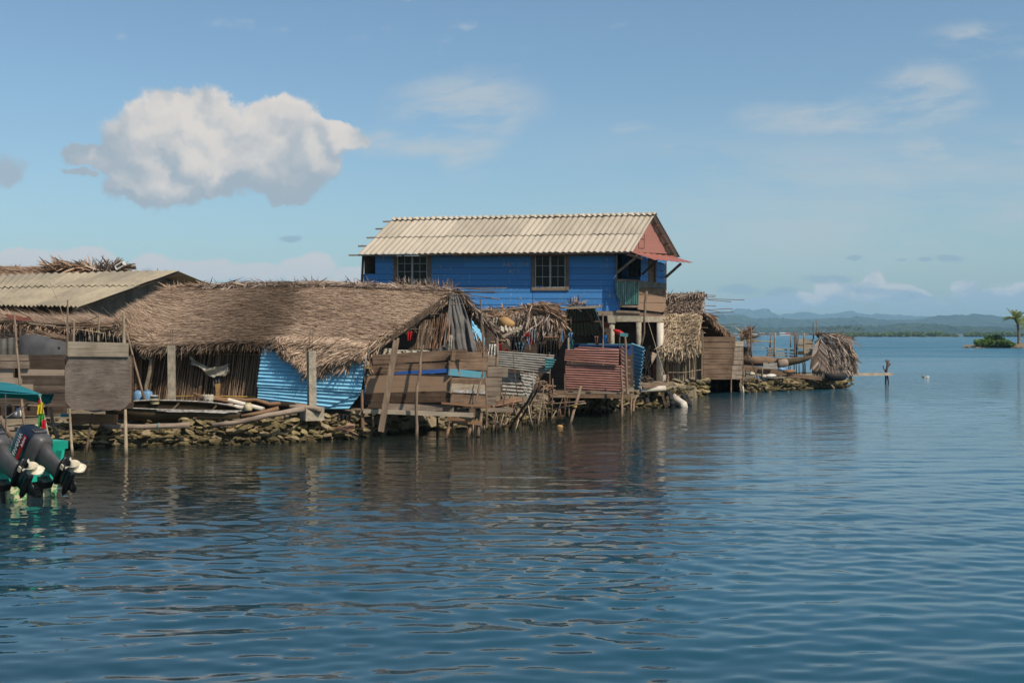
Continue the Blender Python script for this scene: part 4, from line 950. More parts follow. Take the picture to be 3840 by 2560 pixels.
# grey sheets under the lean-to
mb = MB(); pts = [(70, 1262), (95, 1254), (130, 1252), (190, 1268), (248, 1282)]
g = [[P(x, y, 27.8), P(x, (y+1392)/2, 27.75+.04*math.sin(i*2)), P(x, 1392, 27.7)] for i, (x, y) in enumerate(pts)]
mb.slab(g, Vector((0, .02, 0))); tag(mb.build('grey_sheet_wall', M['tarp_dark'], None, True), 'dark grey sheet with a peaked top behind the left plank fence', 'sheet')
tag(MB().corr((-60, 1280, 27.9), (66, 1262, 27.9), (66, 1345, 27.9), (-60, 1345, 27.9), 5, .015, .01, 2, .01).build('pale_grey_sheet', M['concrete_grey']), 'pale bluish sheet behind the fence at the very left edge', 'sheet')
Fn = thing('plank_fence', 'weathered horizontal plank fence at the left edge behind the boat canopy', 'fence', P(120, 1530, 26))
mb = MB(); random.seed(4)
for (x0, x1, y, w) in ((-80, 105, 1341, 22), (-80, 108, 1365, 24), (-80, 48, 1397, 32), (72, 240, 1395, 24), (84, 240, 1425, 34), (-80, 124, 1428, 30), (-80, 122, 1452, 26), (124, 246, 1456, 27), (150, 244, 1485, 30), (-80, 152, 1484, 30), (-80, 246, 1512, 22)):
    mb.bd(x0, y+random.uniform(-2, 2), x1, y+random.uniform(-1, 5), w, 26.3+random.uniform(-.06, .06), t=.035)
mb.build('boards', M['plank2'], Fn)
for x in (104, 60, 240): MB().bd(x, 1330, x+1, 1540, 9, 26.5, t=.08).build('rail', M['plank_dark'], Fn)
MB().quad([(-90, 1330, 27.3), (250, 1330, 27.3), (250, 1560, 27.3), (-90, 1560, 27.3)], .02).build('backing', M['plank_dark'], Fn)
pole('bamboo_post', 'tall leaning pole with yellow rope rising past the left plank fence', 'pole', [(54, 1182, 25.3), (62, 1300, 25), (74, 1440, 24.6), (92, 1600, 24.2)], 5.2, 'pole', crook=.4)
# low clutter under the fence
for i, (a, m, r, lb) in enumerate((([(-40, 1612, 24.6), (60, 1610, 24.6), (140, 1608, 24.6)], 'log', 9, 'thick pale log lying below the left fence behind the outboard motors'), ([(187, 1526, 24.2), (197, 1600, 24.2), (218, 1650, 24.0)], 'pole', 7.5, 'short crooked stump post left of the plywood hut leg'),
        ([(0, 1560, 24.5), (20, 1600, 24.5), (38, 1640, 24.5)], 'pole', 9, 'bent branch standing behind the canopy pole at the left edge'), ([(20, 1518, 25), (100, 1520, 25), (175, 1524, 25)], 'pole', 3, 'thin rail pole running under the left fence'))):
    pole('driftwood_pole', lb, 'pole', a, r, m)
jg = thing('water_jug', 'white plastic jug with blue cap hanging under the left fence', 'jug', P(69, 1567, 24.6)); MB().lathe([(.02, 0), (.08, .04), (.085, .12), (.03, .18)], P(69, 1567, 24.6), 12).build('body', M['white'], jg, True); MB().lathe([(.04, .17), (.045, .22)], P(69, 1567, 24.6), 10).build('cap', M['jug'], jg)
# plywood hut on stilts
Y = thing('plywood_privy', 'grey plywood and board cubicle on thin stilts over the water at the left', 'privy', P(365, 1700, 23))
g = []
for x in np.linspace(244, 489, 14):
    yt = 1338 if x > 256 else 1372; u = (x-244)/245; yb = 1505+32*min(1, min(u, 1-u)*7)**.6
    g.append([P(x, yt+(yb-yt)*k/6+(random.uniform(-1.5, 1.5) if k in (0, 6) else 0), 23.0) for k in range(7)])
MB().slab(g, Vector((0, .02, 0))).build('plywood_panel', M['ply'], Y)
MB().quad([(255, 1280, 22.96), (481, 1286, 22.96), (480, 1338, 22.96), (256, 1336, 22.96)], .03).build('top_board', M['plank_pale'], Y)
MB().quad([(489, 1340, 23.0), (492, 1340, 24.2), (490, 1510, 24.2), (488, 1510, 23.0)], .02).build('side_panel', M['plank'], Y)
MB().quad([(244, 1345, 23.1), (244, 1345, 24.4), (244, 1510, 24.4), (244, 1510, 23.1)], .02).build('side_panel', M['plank_dark'], Y)
MB().quad([(250, 1330, 24.6), (500, 1330, 24.6), (500, 1530, 24.6), (250, 1530, 24.6)], .02).build('rear_panel', M['plank_dark'], Y)
for a, r, m in (([(254, 1125, 23.2), (253, 1345, 23.2)], 4.6, 'pole'), ([(464, 1172, 23.2), (465, 1290, 23.2)], 6.5, 'pole_pale'), ([(260, 1530, 23), (266, 1620, 23), (272, 1712, 22.6)], 5.5, 'pole_pale'),
             ([(346, 1550, 23.4), (334, 1630, 23.2), (323, 1702, 23)], 4.6, 'pole_dark'), ([(470, 1535, 23), (473, 1710, 22.7)], 7, 'pole_pale')):
    MB().stick(a, r, 8, .4).build('post', M[m], Y)
pole('leaning_stick', 'smooth brown stick leaning beside the plywood cubicle in front of the blue jug', 'stick', [(474, 1240, 25.6), (505, 1360, 25.4), (541, 1497, 25.2)], 4.6, 'pole', crook=.2)
tag(MB().quad([(268, 1552, 24.9), (428, 1556, 24.9), (424, 1592, 24.9), (268, 1596, 24.9)], .25).build('split_log', M['plank_orange']), 'squared reddish timber lying on the stones behind the privy legs', 'timber')
tag(MB().quad([(222, 1552, 24.8), (262, 1552, 24.8), (262, 1563, 24.8), (222, 1563, 24.8)], .2).build('teal_box', M['tin_teal']), 'small pale teal box edge behind the left leg of the privy', 'box')

# ------------------------------------------------------------------ main thatched hut
random.seed(21)
T_ = thing('thatched_hut', 'largest thatched hut with a long drooping palm roof, cane wall and blue tin cladding', 'hut', P(1000, 1480, 28))
def lD(pts, Da, Db): n = len(pts)-1; return [(x, y, Da+(Db-Da)*i/n) for i, (x, y) in enumerate(pts)]
tp = lD([(635, 1080), (700, 1071), (800, 1069), (930, 1063), (1060, 1058), (1190, 1056), (1330, 1060), (1500, 1068), (1712, 1082)], 31.2, 30.4)
bt = lD([(440, 1200), (480, 1256), (560, 1300), (720, 1288), (880, 1280), (1040, 1286), (1172, 1292), (1290, 1300), (1388, 1310)], 27.1, 26.65)
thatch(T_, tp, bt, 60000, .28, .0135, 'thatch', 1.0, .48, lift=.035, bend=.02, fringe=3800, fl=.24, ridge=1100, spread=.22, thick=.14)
thatch(T_, [(1010, 1262, 26.95), (1110, 1258, 26.9), (1200, 1260, 26.8), (1300, 1266, 26.75), (1384, 1290, 26.7)], [(1050, 1294, 26.75), (1118, 1334, 26.7), (1174, 1384, 26.65), (1232, 1350, 26.6), (1376, 1318, 26.55)], 7000, .26, .018, 'thatch', .55, .8, lift=.03, fringe=1500, fl=.22, name='drooping_eave', thick=.05, spread=.22)
# coarser loose leaves along the right verge and along the ridge
mb = MB(); leaves(mb, [(1400, 1300, 26.9), (1480, 1240, 27.9), (1580, 1172, 29.2), (1680, 1112, 30.2)], 1500, .36, .028, (-.9, -.1, -.55), .25, 16, 16, .25)
leaves(mb, [(1130, 1340, 27.0), (1180, 1385, 26.8), (1260, 1345, 26.8)], 700, .26, .024, (-.1, -.1, -1), .25, 40, 14, .1)
leaves(mb, [(1380, 1310, 26.8), (1400, 1350, 26.8)], 60, .4, .045, (-.1, -.1, -1), .25, 12, 10, .1)
leaves(mb, [(1300, 1330, 26.8), (1380, 1322, 26.8)], 26, .55, .07, (-.3, -.2, -1), .25, 20, 8, .1)
mb.build('verge_leaves', M['thatch'], T_)
mb = MB(); leaves(mb, [(650, 1074, 31.0), (760, 1072, 30.9), (900, 1066, 30.8)], 300, .4, .035, (.95, -.1, .0), .14, 10, 5, .2); leaves(mb, [(640, 1088, 31), (680, 1094, 30.6)], 160, .35, .03, (-.8, -.2, -.2), .3, 16, 10, .2)
mb.build('ridge_leaves', M['thatch_red'], T_)
mb = MB(); leaves(mb, [(760, 1072, 30.7), (1060, 1066, 30.5), (1330, 1068, 30.3), (1700, 1088, 30.2)], 1800, .24, .024, (-.5, -.2, -.5), .4, 10, 9, .15)
leaves(mb, [(1500, 1060, 30.4), (1700, 1076, 30.4)], 130, .16, .022, (.1, 0, .9), .3, 10, 4, .1)
mb.build('ridge_leaves', M['thatch_grey'], T_)
for a, r, m in (([(590, 1083, 30.9), (760, 1083, 30.7), (900, 1078, 30.5), (1080, 1066, 30.3)], 3.0, 'pole_dark'), ([(980, 1078, 30.3), (1130, 1066, 30.2), (1450, 1080, 30.0), (1740, 1094, 29.9), (1870, 1096, 29.9)], 2.6, 'pole_dark'), ([(1180, 1072, 30.2), (1500, 1088, 30.0), (1720, 1104, 29.8)], 2.2, 'pole')):
    MB().stick(a, r, 6, .6).build('ridge_pole', M[m], T_)
for a in ([(1700, 1078, 30.4), (1855, 1089, 30.4)], [(1702, 1081, 30.3), (1902, 1080, 30.3)], [(1708, 1103, 30.2), (1760, 1106, 30.2), (1866, 1121, 30.2)], [(1705, 1094, 30.1), (1855, 1098, 30.1)], [(1668, 1142, 29.8), (1739, 1140, 29.8)], [(1600, 1178, 29.2), (1645, 1176, 29.2)], [(1515, 1234, 28.4), (1632, 1234, 28.4)]):
    MB().stick(a, 1.9, 5, .7).build('batten_end', M['pole'], T_)
mb = MB().stick([(1382, 1318, 26.75), (1480, 1258, 27.9), (1600, 1182, 29.2), (1690, 1120, 30.2)], 4.0, 7, .6); mb.build('verge_rafter', M['pole_pale'], T_)
# rear slope, seen edge-on from the gable
ba, bb = P(1712, 1082, 30.4), Vector((-.22, 34.3, 2.28)); bl, bm_ = P(640, 1078, 31.2), Vector((-9.9, 35.2, 2.3))
g = [[bl.lerp(ba, i/20).lerp(bm_.lerp(bb, i/20), j/6) for j in range(7)] for i in range(21)]
rr_ = MB().slab([[p-Vector((0, 0, .02)) for p in r] for r in g], Vector((0, -.03, -.12))).build('rear_roof', M['under'], T_)
b_, d_, n_2 = [], [], []
for i in range(3600):
    u, v = random.random()**.35, random.random(); p = bl.lerp(ba, u).lerp(bm_.lerp(bb, u), v); b_.append(tuple(p)); d_.append((random.gauss(.5, .3), random.gauss(.6, .2), -.25)); n_2.append((0, .3, .9))
mb = MB(); strips(mb, b_, d_, n_2, [.35]*3600, [.04]*3600, [.02]*3600)
leaves(mb, [tuple((p.x*F/p.y+1920, HY-(p.z-CH)*F/p.y, p.y)) for p in (ba, ba.lerp(bb, .5), bb)], 260, .3, .03, (.6, 0, -.8), .4, 4, 4, .1)
mb.build('thatch', M['thatch_grey'], T_).parent = rr_
for k in range(9):
    p0 = bl.lerp(ba, .985).lerp(bm_.lerp(bb, .985), (k+.5)/9); MB().tube([p0+Vector((-3, 0, -.17)), p0+Vector((.12, -.05, -.17))], [.03, .03], 6).build('rear_batten', M['pole_dark'], T_)
# cane wall
mb = MB(); stakes(mb, [(560, 1288, 27.5), (980, 1285, 27.3)], [(535, 1512, 27.5), (968, 1496, 27.3)], 125, 2.2, .03, 4); mb.build('cane_wall', M['sticks'], T_)
mb = MB(); stakes(mb, [(488, 1295, 27.2), (575, 1300, 28.1)], [(488, 1512, 27.2), (560, 1512, 28.1)], 34, 2.4, .0, 8); mb.build('pale_cane_wall', M['pole_red'], T_)
MB().quad([(480, 1262, 27.9), (1392, 1290, 27.3), (1392, 1510, 27.3), (480, 1520, 27.9)], .03).build('wall_backing', M['plank_dark'], T_)
MB().hexa(Vector((-10.1, 34.9, .4)), Vector((-.6, 34.0, .4)), Vector((-.6, 34.0, 2.3)), Vector((-10.1, 34.9, 2.3)), Vector((0, .05, 0))).build('rear_wall', M['plank_dark'], T_)
MB().hexa(P(480, 1520, 28.5), Vector((-10.1, 34.9, .5)), Vector((-10.1, 34.9, 2.4)), P(480, 1270, 28.5), Vector((.03, 0, 0))).build('side_wall', M['plank_dark'], T_)
MB().stick([(640, 1325, 27.35), (800, 1327, 27.3), (985, 1329, 27.2)], 2.6, 6).build('wall_rail', M['pole'], T_)
MB().stick([(640, 1486, 27.3), (800, 1484, 27.25), (960, 1488, 27.2)], 3, 6).build('wall_rail', M['rope'], T_)
MB().stick([(540, 1298, 27.4), (548, 1330, 27.3), (566, 1352, 27.2), (561, 1400, 27.2), (551, 1450, 27.2), (550, 1500, 27.2)], 8, 8, .6).build('tree_post', M['pole_pale'], T_)
MB().stick([(541, 1345, 27.2), (528, 1326, 27.2)], 5, 6).build('tree_post_stub', M['pole_pale'], T_)
# blue tin cladding
MB().corr((984, 1299, 26.86), (963, 1449, 26.86), (1352, 1470, 26.66), (1384, 1312, 26.66), 11, .022, .006, 14, .008, .0, 7).build('tin_sheet', M['tin_blue'], T_)
MB().corr((969, 1446, 26.9), (965, 1498, 26.9), (1215, 1534, 26.8), (1368, 1462, 26.7), 5, .022, .006, 10, .006, .0, 7).build('lower_tin_sheet', M['tin_blue'], T_)
MB().corr((1150, 1480, 26.88), (1195, 1533, 26.88), (1306, 1534, 26.8), (1368, 1458, 26.74), 4.5, .022, .006, 4, .006, .0, 7).build('lower_tin_sheet', M['tin_blue'], T_)
MB().corr((1376, 1372, 26.75), (1358, 1500, 26.75), (1366, 1500, 27.3), (1384, 1372, 27.3), 8, .02, .006, 2, .004, .0, 7).build('corner_flashing', M['tin_blue'], T_)
MB().quad([(1395, 1300, 28.6), (1720, 1110, 31.4), (1860, 1262, 33.2), (1850, 1500, 33.2)], .03).build('gable_back', M['plank_dark'], T_)
# gable: canes, tarpaulin
mb = MB()
for i in range(60):
    x = random.uniform(1562, 1612); mb.stick([(x+random.uniform(-10, 6), 1308, 28.9), (x+random.uniform(2, 20)+6, random.uniform(1198, 1240), 29.1)], 2.1, 5, 1)
mb.build('cane_bundle', M['pole'], T_)
mb = MB()
for i in range(75):
    x = random.uniform(1600, 1680); mb.stick([(x-random.uniform(-6, 22), 1306, 29.0+random.uniform(-.1, .1)), (x+random.uniform(-6, 24), random.uniform(1168, 1250) + abs(x-1655)*.4, 29.3)], 2.1, 5, 1)
mb.build('cane_bundle', M['pole_red'], T_)
g = []
for i in range(21):
    u = i/20; xt = 1688+(1722-1688)*u; xb = 1668+(1792-1668)*u; row = []
    for j in range(13):
        v = j/12; x = xt+(xb-xt)*v**.8+ (0 if u > .1 else -6*v); y = 1104+(1322-1104)*v; row.append(P(x, y, 30.0-1.2*v)+Vector((0, -(.10*math.sin(u*13+v*3.4+1.5*math.sin(u*7))+.07*math.sin(u*29-v*6+math.sin(v*9))+.03*math.sin(v*17+u*5))*(.25+v), 0)))
    g.append(row)
MB().slab(g, Vector((0, .012, 0))).build('tarpaulin', M['tarp'], T_, True)
g = []
for i in range(15):
    u = i/14; g.append([P(1590+100*u, 1318-48*u**2+(1-u)*4, 28.7)+Vector((0, -.05*math.sin(u*14), 0)), P(1600+92*u, 1330, 28.6)])
MB().slab(g, Vector((0, .01, 0))).build('tarpaulin_flap', M['tarp'], T_)
mb = MB().corr((1768, 1196, 30.6), (1818, 1268, 31.2), (1818, 1312, 31.2), (1780, 1300, 30.6), 5, .015, .02, 2); mb.build('blue_slats', M['tin_blue'], T_)
mb = MB()
for i in range(30):
    x = random.uniform(1778, 1830); mb.stick([(x+random.uniform(0, 14), 1326, 30.2), (x-14, 1326-random.uniform(30, 120)*(1-(x-1778)/70), 30.2)], 2.0, 5, 1)
mb.build('cane_bundle', M['pole_red'], T_)
mb = MB(); cloth(mb, 1683, 1698, 1256, 1314, 28.5, 2, .04, 3); tag(mb.build('white_rag', M['cloth_white']), 'white rag hanging on the grey tarpaulin in the gable', 'rag')
mb = MB(); cloth(mb, 1527, 1548, 1243, 1274, 28.4, 2, .05, 4, taper=.3); tag(mb.build('red_cloth', M['cloth_red']), 'bright red cloth hanging in the dark gable opening of the main hut', 'cloth')
mb = MB(); cloth(mb, 1420, 1475, 1306, 1330, 27.5, 3, .08, 2); cloth(mb, 1490, 1610, 1312, 1328, 27.7, 4, .06, 3); tag(mb.build('plastic_sheet', M['cloth_white']), 'crumpled whitish plastic draped over the top of the plank pen', 'plastic sheet')
# hanging torn cloth on the cane wall
g = []
for i in range(25):
    u = i/24; yt = float(np.interp(u, [0, .15, .45, .8, 1], [1332, 1350, 1378, 1374, 1362])); yb = float(np.interp(u, [0, .15, .4, .62, .85, 1], [1362, 1372, 1398, 1414, 1410, 1392]))+random.uniform(-4, 4); x = 713+(856-713)*u; g.append([P(x+(j/5)*(10*math.sin(9*u)), yt+(yb-yt)*j/5, 27.2)+Vector((0, -.09*math.sin(j*1.3+u*11), 0)) for j in range(6)])
tag(MB().slab(g, Vector((0, .008, 0))).build('torn_cloth', M['cloth_white'], None, True), 'torn off-white cloth sagging across the cane wall of the main hut', 'cloth')
mb = MB(); cloth(mb, 795, 832, 1410, 1475, 27.2, 3, .06, 6, taper=.5); tag(mb.build('dark_rag', M['tarp_dark']), 'dark rag pinned to the cane wall under the torn cloth', 'rag')
tag(MB().quad([(806, 1440, 27.15), (826, 1436, 27.15), (822, 1484, 27.15), (808, 1488, 27.15)], .03).build('ochre_board', M['yellow']), 'small ochre board leaning on the cane wall below the dark rag', 'board')
# square concrete posts with rebar
def cpost(x, y0, y1, w, D, rz, base, rb, lab):
    t = thing('concrete_post', lab, 'post', P(x, y1, D), 'square concrete posts'); s = w*D/F; z0, z1 = P(x, y1, D).z, P(x, y0, D).z
    c = Vector((sx(x, D), D, 0)); mb = MB(); tilt = -.012
    q = []
    for z, k in ((z0, 0), (z1, 1)):
        for a in range(4):
            an = rz+math.pi/4+a*math.pi/2; q.append(c+Vector((math.cos(an)*s*.58-tilt*(z-z0)*(-1)+(.0), math.sin(an)*s*.58, z)))
    mb.add(q, [(0, 1, 5, 4), (1, 2, 6, 5), (2, 3, 7, 6), (3, 0, 4, 7), (4, 5, 6, 7)]); mb.build('shaft', M['concrete'], t)
    if base: MB().box(c+Vector((0, 0, z0+.06)), s*2.1, s*2.1, .30, rz).build('footing', M['concrete'], t)
    for dx_, hh in rb: MB().stick([(x+dx_, y0+4, D), (x+dx_+1, y0-hh, D)], .9, 5, .2).build('rebar', M['steel'], t)
cpost(645, 1296, 1512, 30, 26.4, R(6), False, [(-7, 60), (0, 62)], 'left concrete post with two rebars, standing behind the dugout canoe')
cpost(1170, 1316, 1560, 34, 25.9, R(28), True, [(-10, 70), (2, 74)], 'right concrete post on a square footing in front of the blue tin')

# ------------------------------------------------------------------ canoe, logs, pipes, buckets on the bank
def canoe(name, label, A, B, half, hgt, mt, rim=None, sheer=.12, roll=0.0):
    t = thing(name, label, 'canoe', A.lerp(B, .5)); ax = (B-A); Ln = ax.length; ax.normalize(); sd2 = Vector((ax.y, -ax.x, 0)).normalized()
    def sect(i, N, off, n=10):
        u = i/N; w = half*(max(0.02, 1-abs(2*u-1)**2.6))**.75-off; dp = hgt*(1-.35*abs(2*u-1)**3); r = []
        for k in range(n+1):
            th = math.pi*k/n; zz = sheer*abs(2*u-1)**3
            ca, cb = max(w, .01)*math.cos(th), dp-(dp-off)*math.sin(th)**.7+zz; r.append(A+ax*(Ln*u)+sd2*(ca*math.cos(roll)+cb*math.sin(roll))+Vector((0, 0, -ca*math.sin(roll)+cb*math.cos(roll))))
        return r
    N = 22; o_ = [sect(i, N, 0) for i in range(N+1)]; i_ = [sect(i, N, .035) for i in range(N+1)]; mb = MB(); n = 11
    vs = [p for r in o_ for p in r]+[p for r in i_ for p in r]; K = (N+1)*n; fs = []
    for i in range(N):
        for k in range(n-1): fs.append((i*n+k, i*n+k+1, (i+1)*n+k+1, (i+1)*n+k)); fs.append((K+(i+1)*n+k, K+(i+1)*n+k+1, K+i*n+k+1, K+i*n+k))
        for k in (0, n-1): fs.append((i*n+k, (i+1)*n+k, K+(i+1)*n+k, K+i*n+k))
    for i in (0, N):
        for k in range(n-1): fs.append((i*n+k, K+i*n+k, K+i*n+k+1, i*n+k+1))
    mb.add(vs, fs); mb.build('hull', M[mt], t, True)
    if rim:
        for k in (0, n-1): MB().tube([p[k]+Vector((0, 0, .01)) for p in o_], .016, 6).build('gunwale', M[rim], t)
    return t, o_
ct, co = canoe('dugout_canoe', 'old dark dugout canoe with flaking white gunwale lying on the stone bank', P(400, 1574, 25.6), P(925, 1592, 25.4), .29, .40, 'canoe', 'flaked', .07, R(17))
mb = MB()
sd_face = [p[0] if p[0].y < p[-1].y else p[-1] for p in co]
g = [[q+Vector((0, -.012, .0)), q+Vector((0, -.02, -.015-.035*random.random()))] for q in sd_face[9:-1]]
mb.slab(g, Vector((0, .01, 0))); mb.build('flaked_paint', M['flaked'], ct)
for u in (.2, .5, .8):
    i = int(u*22); MB().tube([co[i][0]+Vector((0, 0, -.05)), co[i][-1]+Vector((0, 0, -.05))], .025, 6).build('thwart', M['canoe'], ct)
def bucket(label, c, r, h, mt='white', rag=None, name='bucket'):
    t = thing(name, label, name, c); MB().lathe([(r*.86, 0), (r, h), (r*1.04, h), (r*1.04, h+.01), (r*.95, h+.01), (r*.93, h-.02), (r*.8, .02)], c, 20, cap=False).build('body', M[mt], t, True)
    MB().lathe([(r*.01, .012), (r*.82, .012)], c, 20).build('bottom', M[mt], t)
    if rag:
        mb = MB(); n = 26; g = [[c+Vector((math.cos(a)*r*k, math.sin(a)*r*k, z)) for k, z in ((1.06, h-.06-random.uniform(0, .04)), (1.10, h+.01), (.9, h+.03+random.uniform(-.015, .02)))] for a in np.linspace(0, 2*math.pi, n)]
        mb.slab(g, Vector((0, 0, .006))); mb.build('liner', M[rag], t)
    return t
bucket('white plastic bucket with ragged liner standing at the canoe', P(781, 1520, 25.9), .115, .21, 'white', 'cloth_white')
pole('wooden_pole', 'long crooked brown pole lying behind the canoe in front of the blue tin', 'pole', [(735, 1484, 26.6), (840, 1494, 26.7), (960, 1500, 26.6), (1010, 1515, 26.6), (1060, 1514, 26.6), (1150, 1524, 26.5)], 8, 'plank_orange', crook=.5)
t = thing('paddle', 'wooden paddle blade lying behind the white bucket', 'paddle', P(745, 1484, 26.2)); MB().quad([(722, 1472, 26.3), (762, 1484, 26.2), (762, 1496, 26.2), (728, 1486, 26.3)], .03).build('blade', M['plank_orange'], t); MB().stick([(760, 1490, 26.2), (860, 1506, 26.1)], 6, 7, .2).build('shaft', M['plank_orange'], t)
def pipe(label, a, b, rp, mt='pvc', grp='white plastic pipes'):
    A, B = P(*a), P(*b); r = rp*a[2]/F; mb = MB(); d = (B-A)
    n = 14; mb.tube([A, B], r, n, False); mb.tube([B, A], r*.84, n, False); o0 = 0
    for base in (0, n): pass
    mb.f += [(k, (k+1) % n, 3*n+(k+1) % n, 3*n+k) for k in range(n)]+[(n+k, n+(k+1) % n, 2*n+(k+1) % n, 2*n+k) for k in range(n)]
    return tag(mb.build('pipe', M[mt], None, True), label, 'pipe', grp)
pipe('long white pipe lying slanted on the bank beside the bucket', (858, 1500, 25.8), (988, 1534, 25.3), 8)
pipe('short white pipe lying in front of the longer slanted pipe', (882, 1523, 25.5), (918, 1530, 25.3), 7)
t = thing('jar', 'cream coloured plastic jar among the white pipes', 'jar', P(931, 1538, 25.2)); MB().lathe([(.07, 0), (.09, .03), (.09, .12), (.075, .15), (.06, .155)], P(931, 1540, 25.2), 14).build('body', M['cream'], t, True); MB().lathe([(.065, .155), (.065, .18)], P(931, 1540, 25.2), 12).build('lid', M['cream'], t)
for lb, a, r, m in (('long pale driftwood log on the stones ending near the concrete footing', [(795, 1594, 24.7), (880, 1583, 24.8), (960, 1568, 24.8), (1050, 1548, 24.9), (1138, 1532, 25.2)], 12, 'log'),
                    ('pale stripped log floating along the bank below the canoe, with a green band', [(380, 1598, 24.3), (470, 1600, 24.3), (600, 1597, 24.4), (712, 1592, 24.5)], 11.5, 'log'),
                    ('dark mid section of log between the canoe bottom and the stones', [(250, 1600, 24.1), (320, 1603, 24.1), (385, 1598, 24.2)], 9, 'canoe'),
                    ('grey log with black end resting under the concrete footing', [(1085, 1524, 25.6), (1180, 1530, 25.7), (1205, 1540, 25.7)], 10, 'log'),
                    ('split reddish log lying behind the canoe bow', [(905, 1560, 25.1), (985, 1545, 25.2), (1045, 1530, 25.3)], 9, 'plank_orange'),
                    ('pale branch lying behind the canoe beside the white pipe', [(800, 1524, 26), (875, 1518, 26)], 8, 'log'),
                    ('dark branch sticking up from the water under the canoe bank', [(852, 1686, 24.1), (862, 1664, 24.2), (866, 1652, 24.3)], 3.5, 'pole_dark')):
    t = pole('log', lb, 'log', a, r, m, None, .35, 10)
MB().lathe([(.073, -.01), (.073, .01)], P(595, 1597, 24.4), 14, Matrix.Rotation(R(90), 3, 'Y')).build('band', M['tin_teal'], None)
bd_ = bpy.data.objects['band']; lg_ = [o for o in COL.objects if o.name.startswith('log') and 'green band' in o.get('label', '')][0]; bd_.parent = lg_; bd_.location = WL['band']-WL[lg_.name]
# blue jugs and tubs by the plywood cubicle
t = thing('water_drum', 'dusty light blue plastic drum standing behind the leaning stick', 'drum', P(525, 1505, 26.2)); MB().lathe([(.11, 0), (.125, .04), (.125, .22), (.10, .28), (.05, .30)], P(522, 1512, 26.3), 16).build('body', M['jug'], t, True)
t = thing('water_drum', 'capped light blue drum right of the leaning stick', 'drum', P(553, 1505, 26.0)); MB().lathe([(.10, 0), (.115, .04), (.115, .24), (.09, .28)], P(553, 1512, 26.1), 16).build('body', M['jug'], t, True); MB().lathe([(.04, .28), (.04, .31)], P(553, 1512, 26.1), 12).build('cap', M['jug'], t)
bucket('white tub tilted beside the blue drums', P(578, 1512, 25.9), .09, .17, 'white', None, 'tub')
bucket('low grey-white tub in front of the blue drums', P(580, 1514, 25.6), .11, .09, 'cream', None, 'tub')

# ------------------------------------------------------------------ plank pen on stilts
random.seed(33)
N_ = thing('plank_pen', 'weathered plank pen on stilts with a blue striped board, right of the blue tin', 'pen', P(1600, 1640, 27))
fb = [(1398, 1692, 1352, 1339, 38, 0), (1700, 1749, 1331, 1328, 37, 0)]
def pen_row(rows, D0, D1, nm, mt, Xr=(1365, 1692)):
    mb = MB()
    for (x0, y0, x1, y1, w) in rows: mb.bd(x0, y0, x1, y1, w, D0+random.uniform(-.02, .02), D1+random.uniform(-.02, .02), .035)
    return mb.build(nm, M[mt], N_)
pen_row([(1397, 1349, 1749, 1327, 37), (1384, 1387, 1695, 1373, 32), (1374, 1424, 1692, 1420, 32), (1370, 1457, 1690, 1448, 33), (1366, 1495, 1690, 1490, 36)], 26.6, 26.4, 'front_boarding', 'plank')
pen_row([(1366, 1424, 1692, 1418, 33)], 26.63, 26.43, 'front_board', 'plank')
mb = MB(); g = [[P(x, yt, 26.6-.2*(x-1470)/220-.06), P(x, yb, 26.6-.2*(x-1470)/220-.06)] for x, yt, yb in ((1470, 1400, 1402), (1510, 1391, 1402), (1560, 1389, 1401), (1620, 1386, 1400), (1686, 1381, 1396))]
mb.slab(g, Vector((0, .02, 0))); mb.build('blue_paint_stripe', paint('stripe_blue', (.03, .12, .42), (.1, .1, .1), .8), N_)
D2a, D2b = 26.3, 27.6
sr = lambda *r: r
for (x0, y0, x1, y1, w, m) in ((1694, 1333, 1827, 1340, 37, 'plank'), (1685, 1368, 1828, 1373, 32, 'plank'), (1692, 1429, 1820, 1433, 27, 'plank'), (1692, 1455, 1820, 1460, 36, 'plank_pale'), (1692, 1497, 1824, 1503, 40, 'plank')):
    MB().bd(x0, y0, x1, y1, w, D2a, D2b, .035).build('side_board', M[m], N_)
m_b = paint('peeling_turquoise', (.10, .36, .48), (.30, .22, .18), .55, .9)
MB().bd(1685, 1394, 1818, 1407, 26, D2a-.01, D2b, .035).build('turquoise_board', m_b, N_)
MB().bd(1700, 1466, 1822, 1472, 10, D2a-.02, D2b-.03, .01).build('white_paint_patch', M['flaked'], N_)
for (x0, y0, x1, y1, w, D) in ((1828, 1350, 1857, 1352, 40, 28.6), (1828, 1393, 1905, 1395, 38, 28.4), (1822, 1430, 1882, 1432, 30, 28.4), (1825, 1465, 1877, 1467, 36, 28.4), (1822, 1505, 1860, 1503, 30, 27.9)):
    MB().bd(x0, y0, x1, y1, w, D, t=.035).build('rear_board', M['plank2'], N_)
for (x0, y0, x1, y1, w, D, m) in ((1362, 1541, 1775, 1556, 16, 26.2, 'plank_pale'), (1432, 1526, 1702, 1530, 26, 26.5, 'plank2'), (1655, 1511, 1840, 1526, 7, 26.3, 'plank_orange'), (1676, 1569, 1808, 1588, 15, 26.4, 'plank_orange'), (1825, 1536, 1925, 1538, 15, 27.2, 'plank2'), (1760, 1545, 1782, 1545, 26, 26.3, 'plank')):
    MB().bd(x0, y0, x1, y1, w, D, t=.07).build('beam', M[m], N_)
MB().quad([(1366, 1516, 26.6), (1690, 1514, 26.5), (1830, 1516, 27.8), (1500, 1506, 29.2)], .03).build('deck', M['plank_dark'], N_)
MB().quad([(1380, 1345, 29.2), (1860, 1350, 29.2), (1860, 1530, 29.2), (1380, 1530, 29.2)], .03).build('rear_boarding', M['plank_dark'], N_)
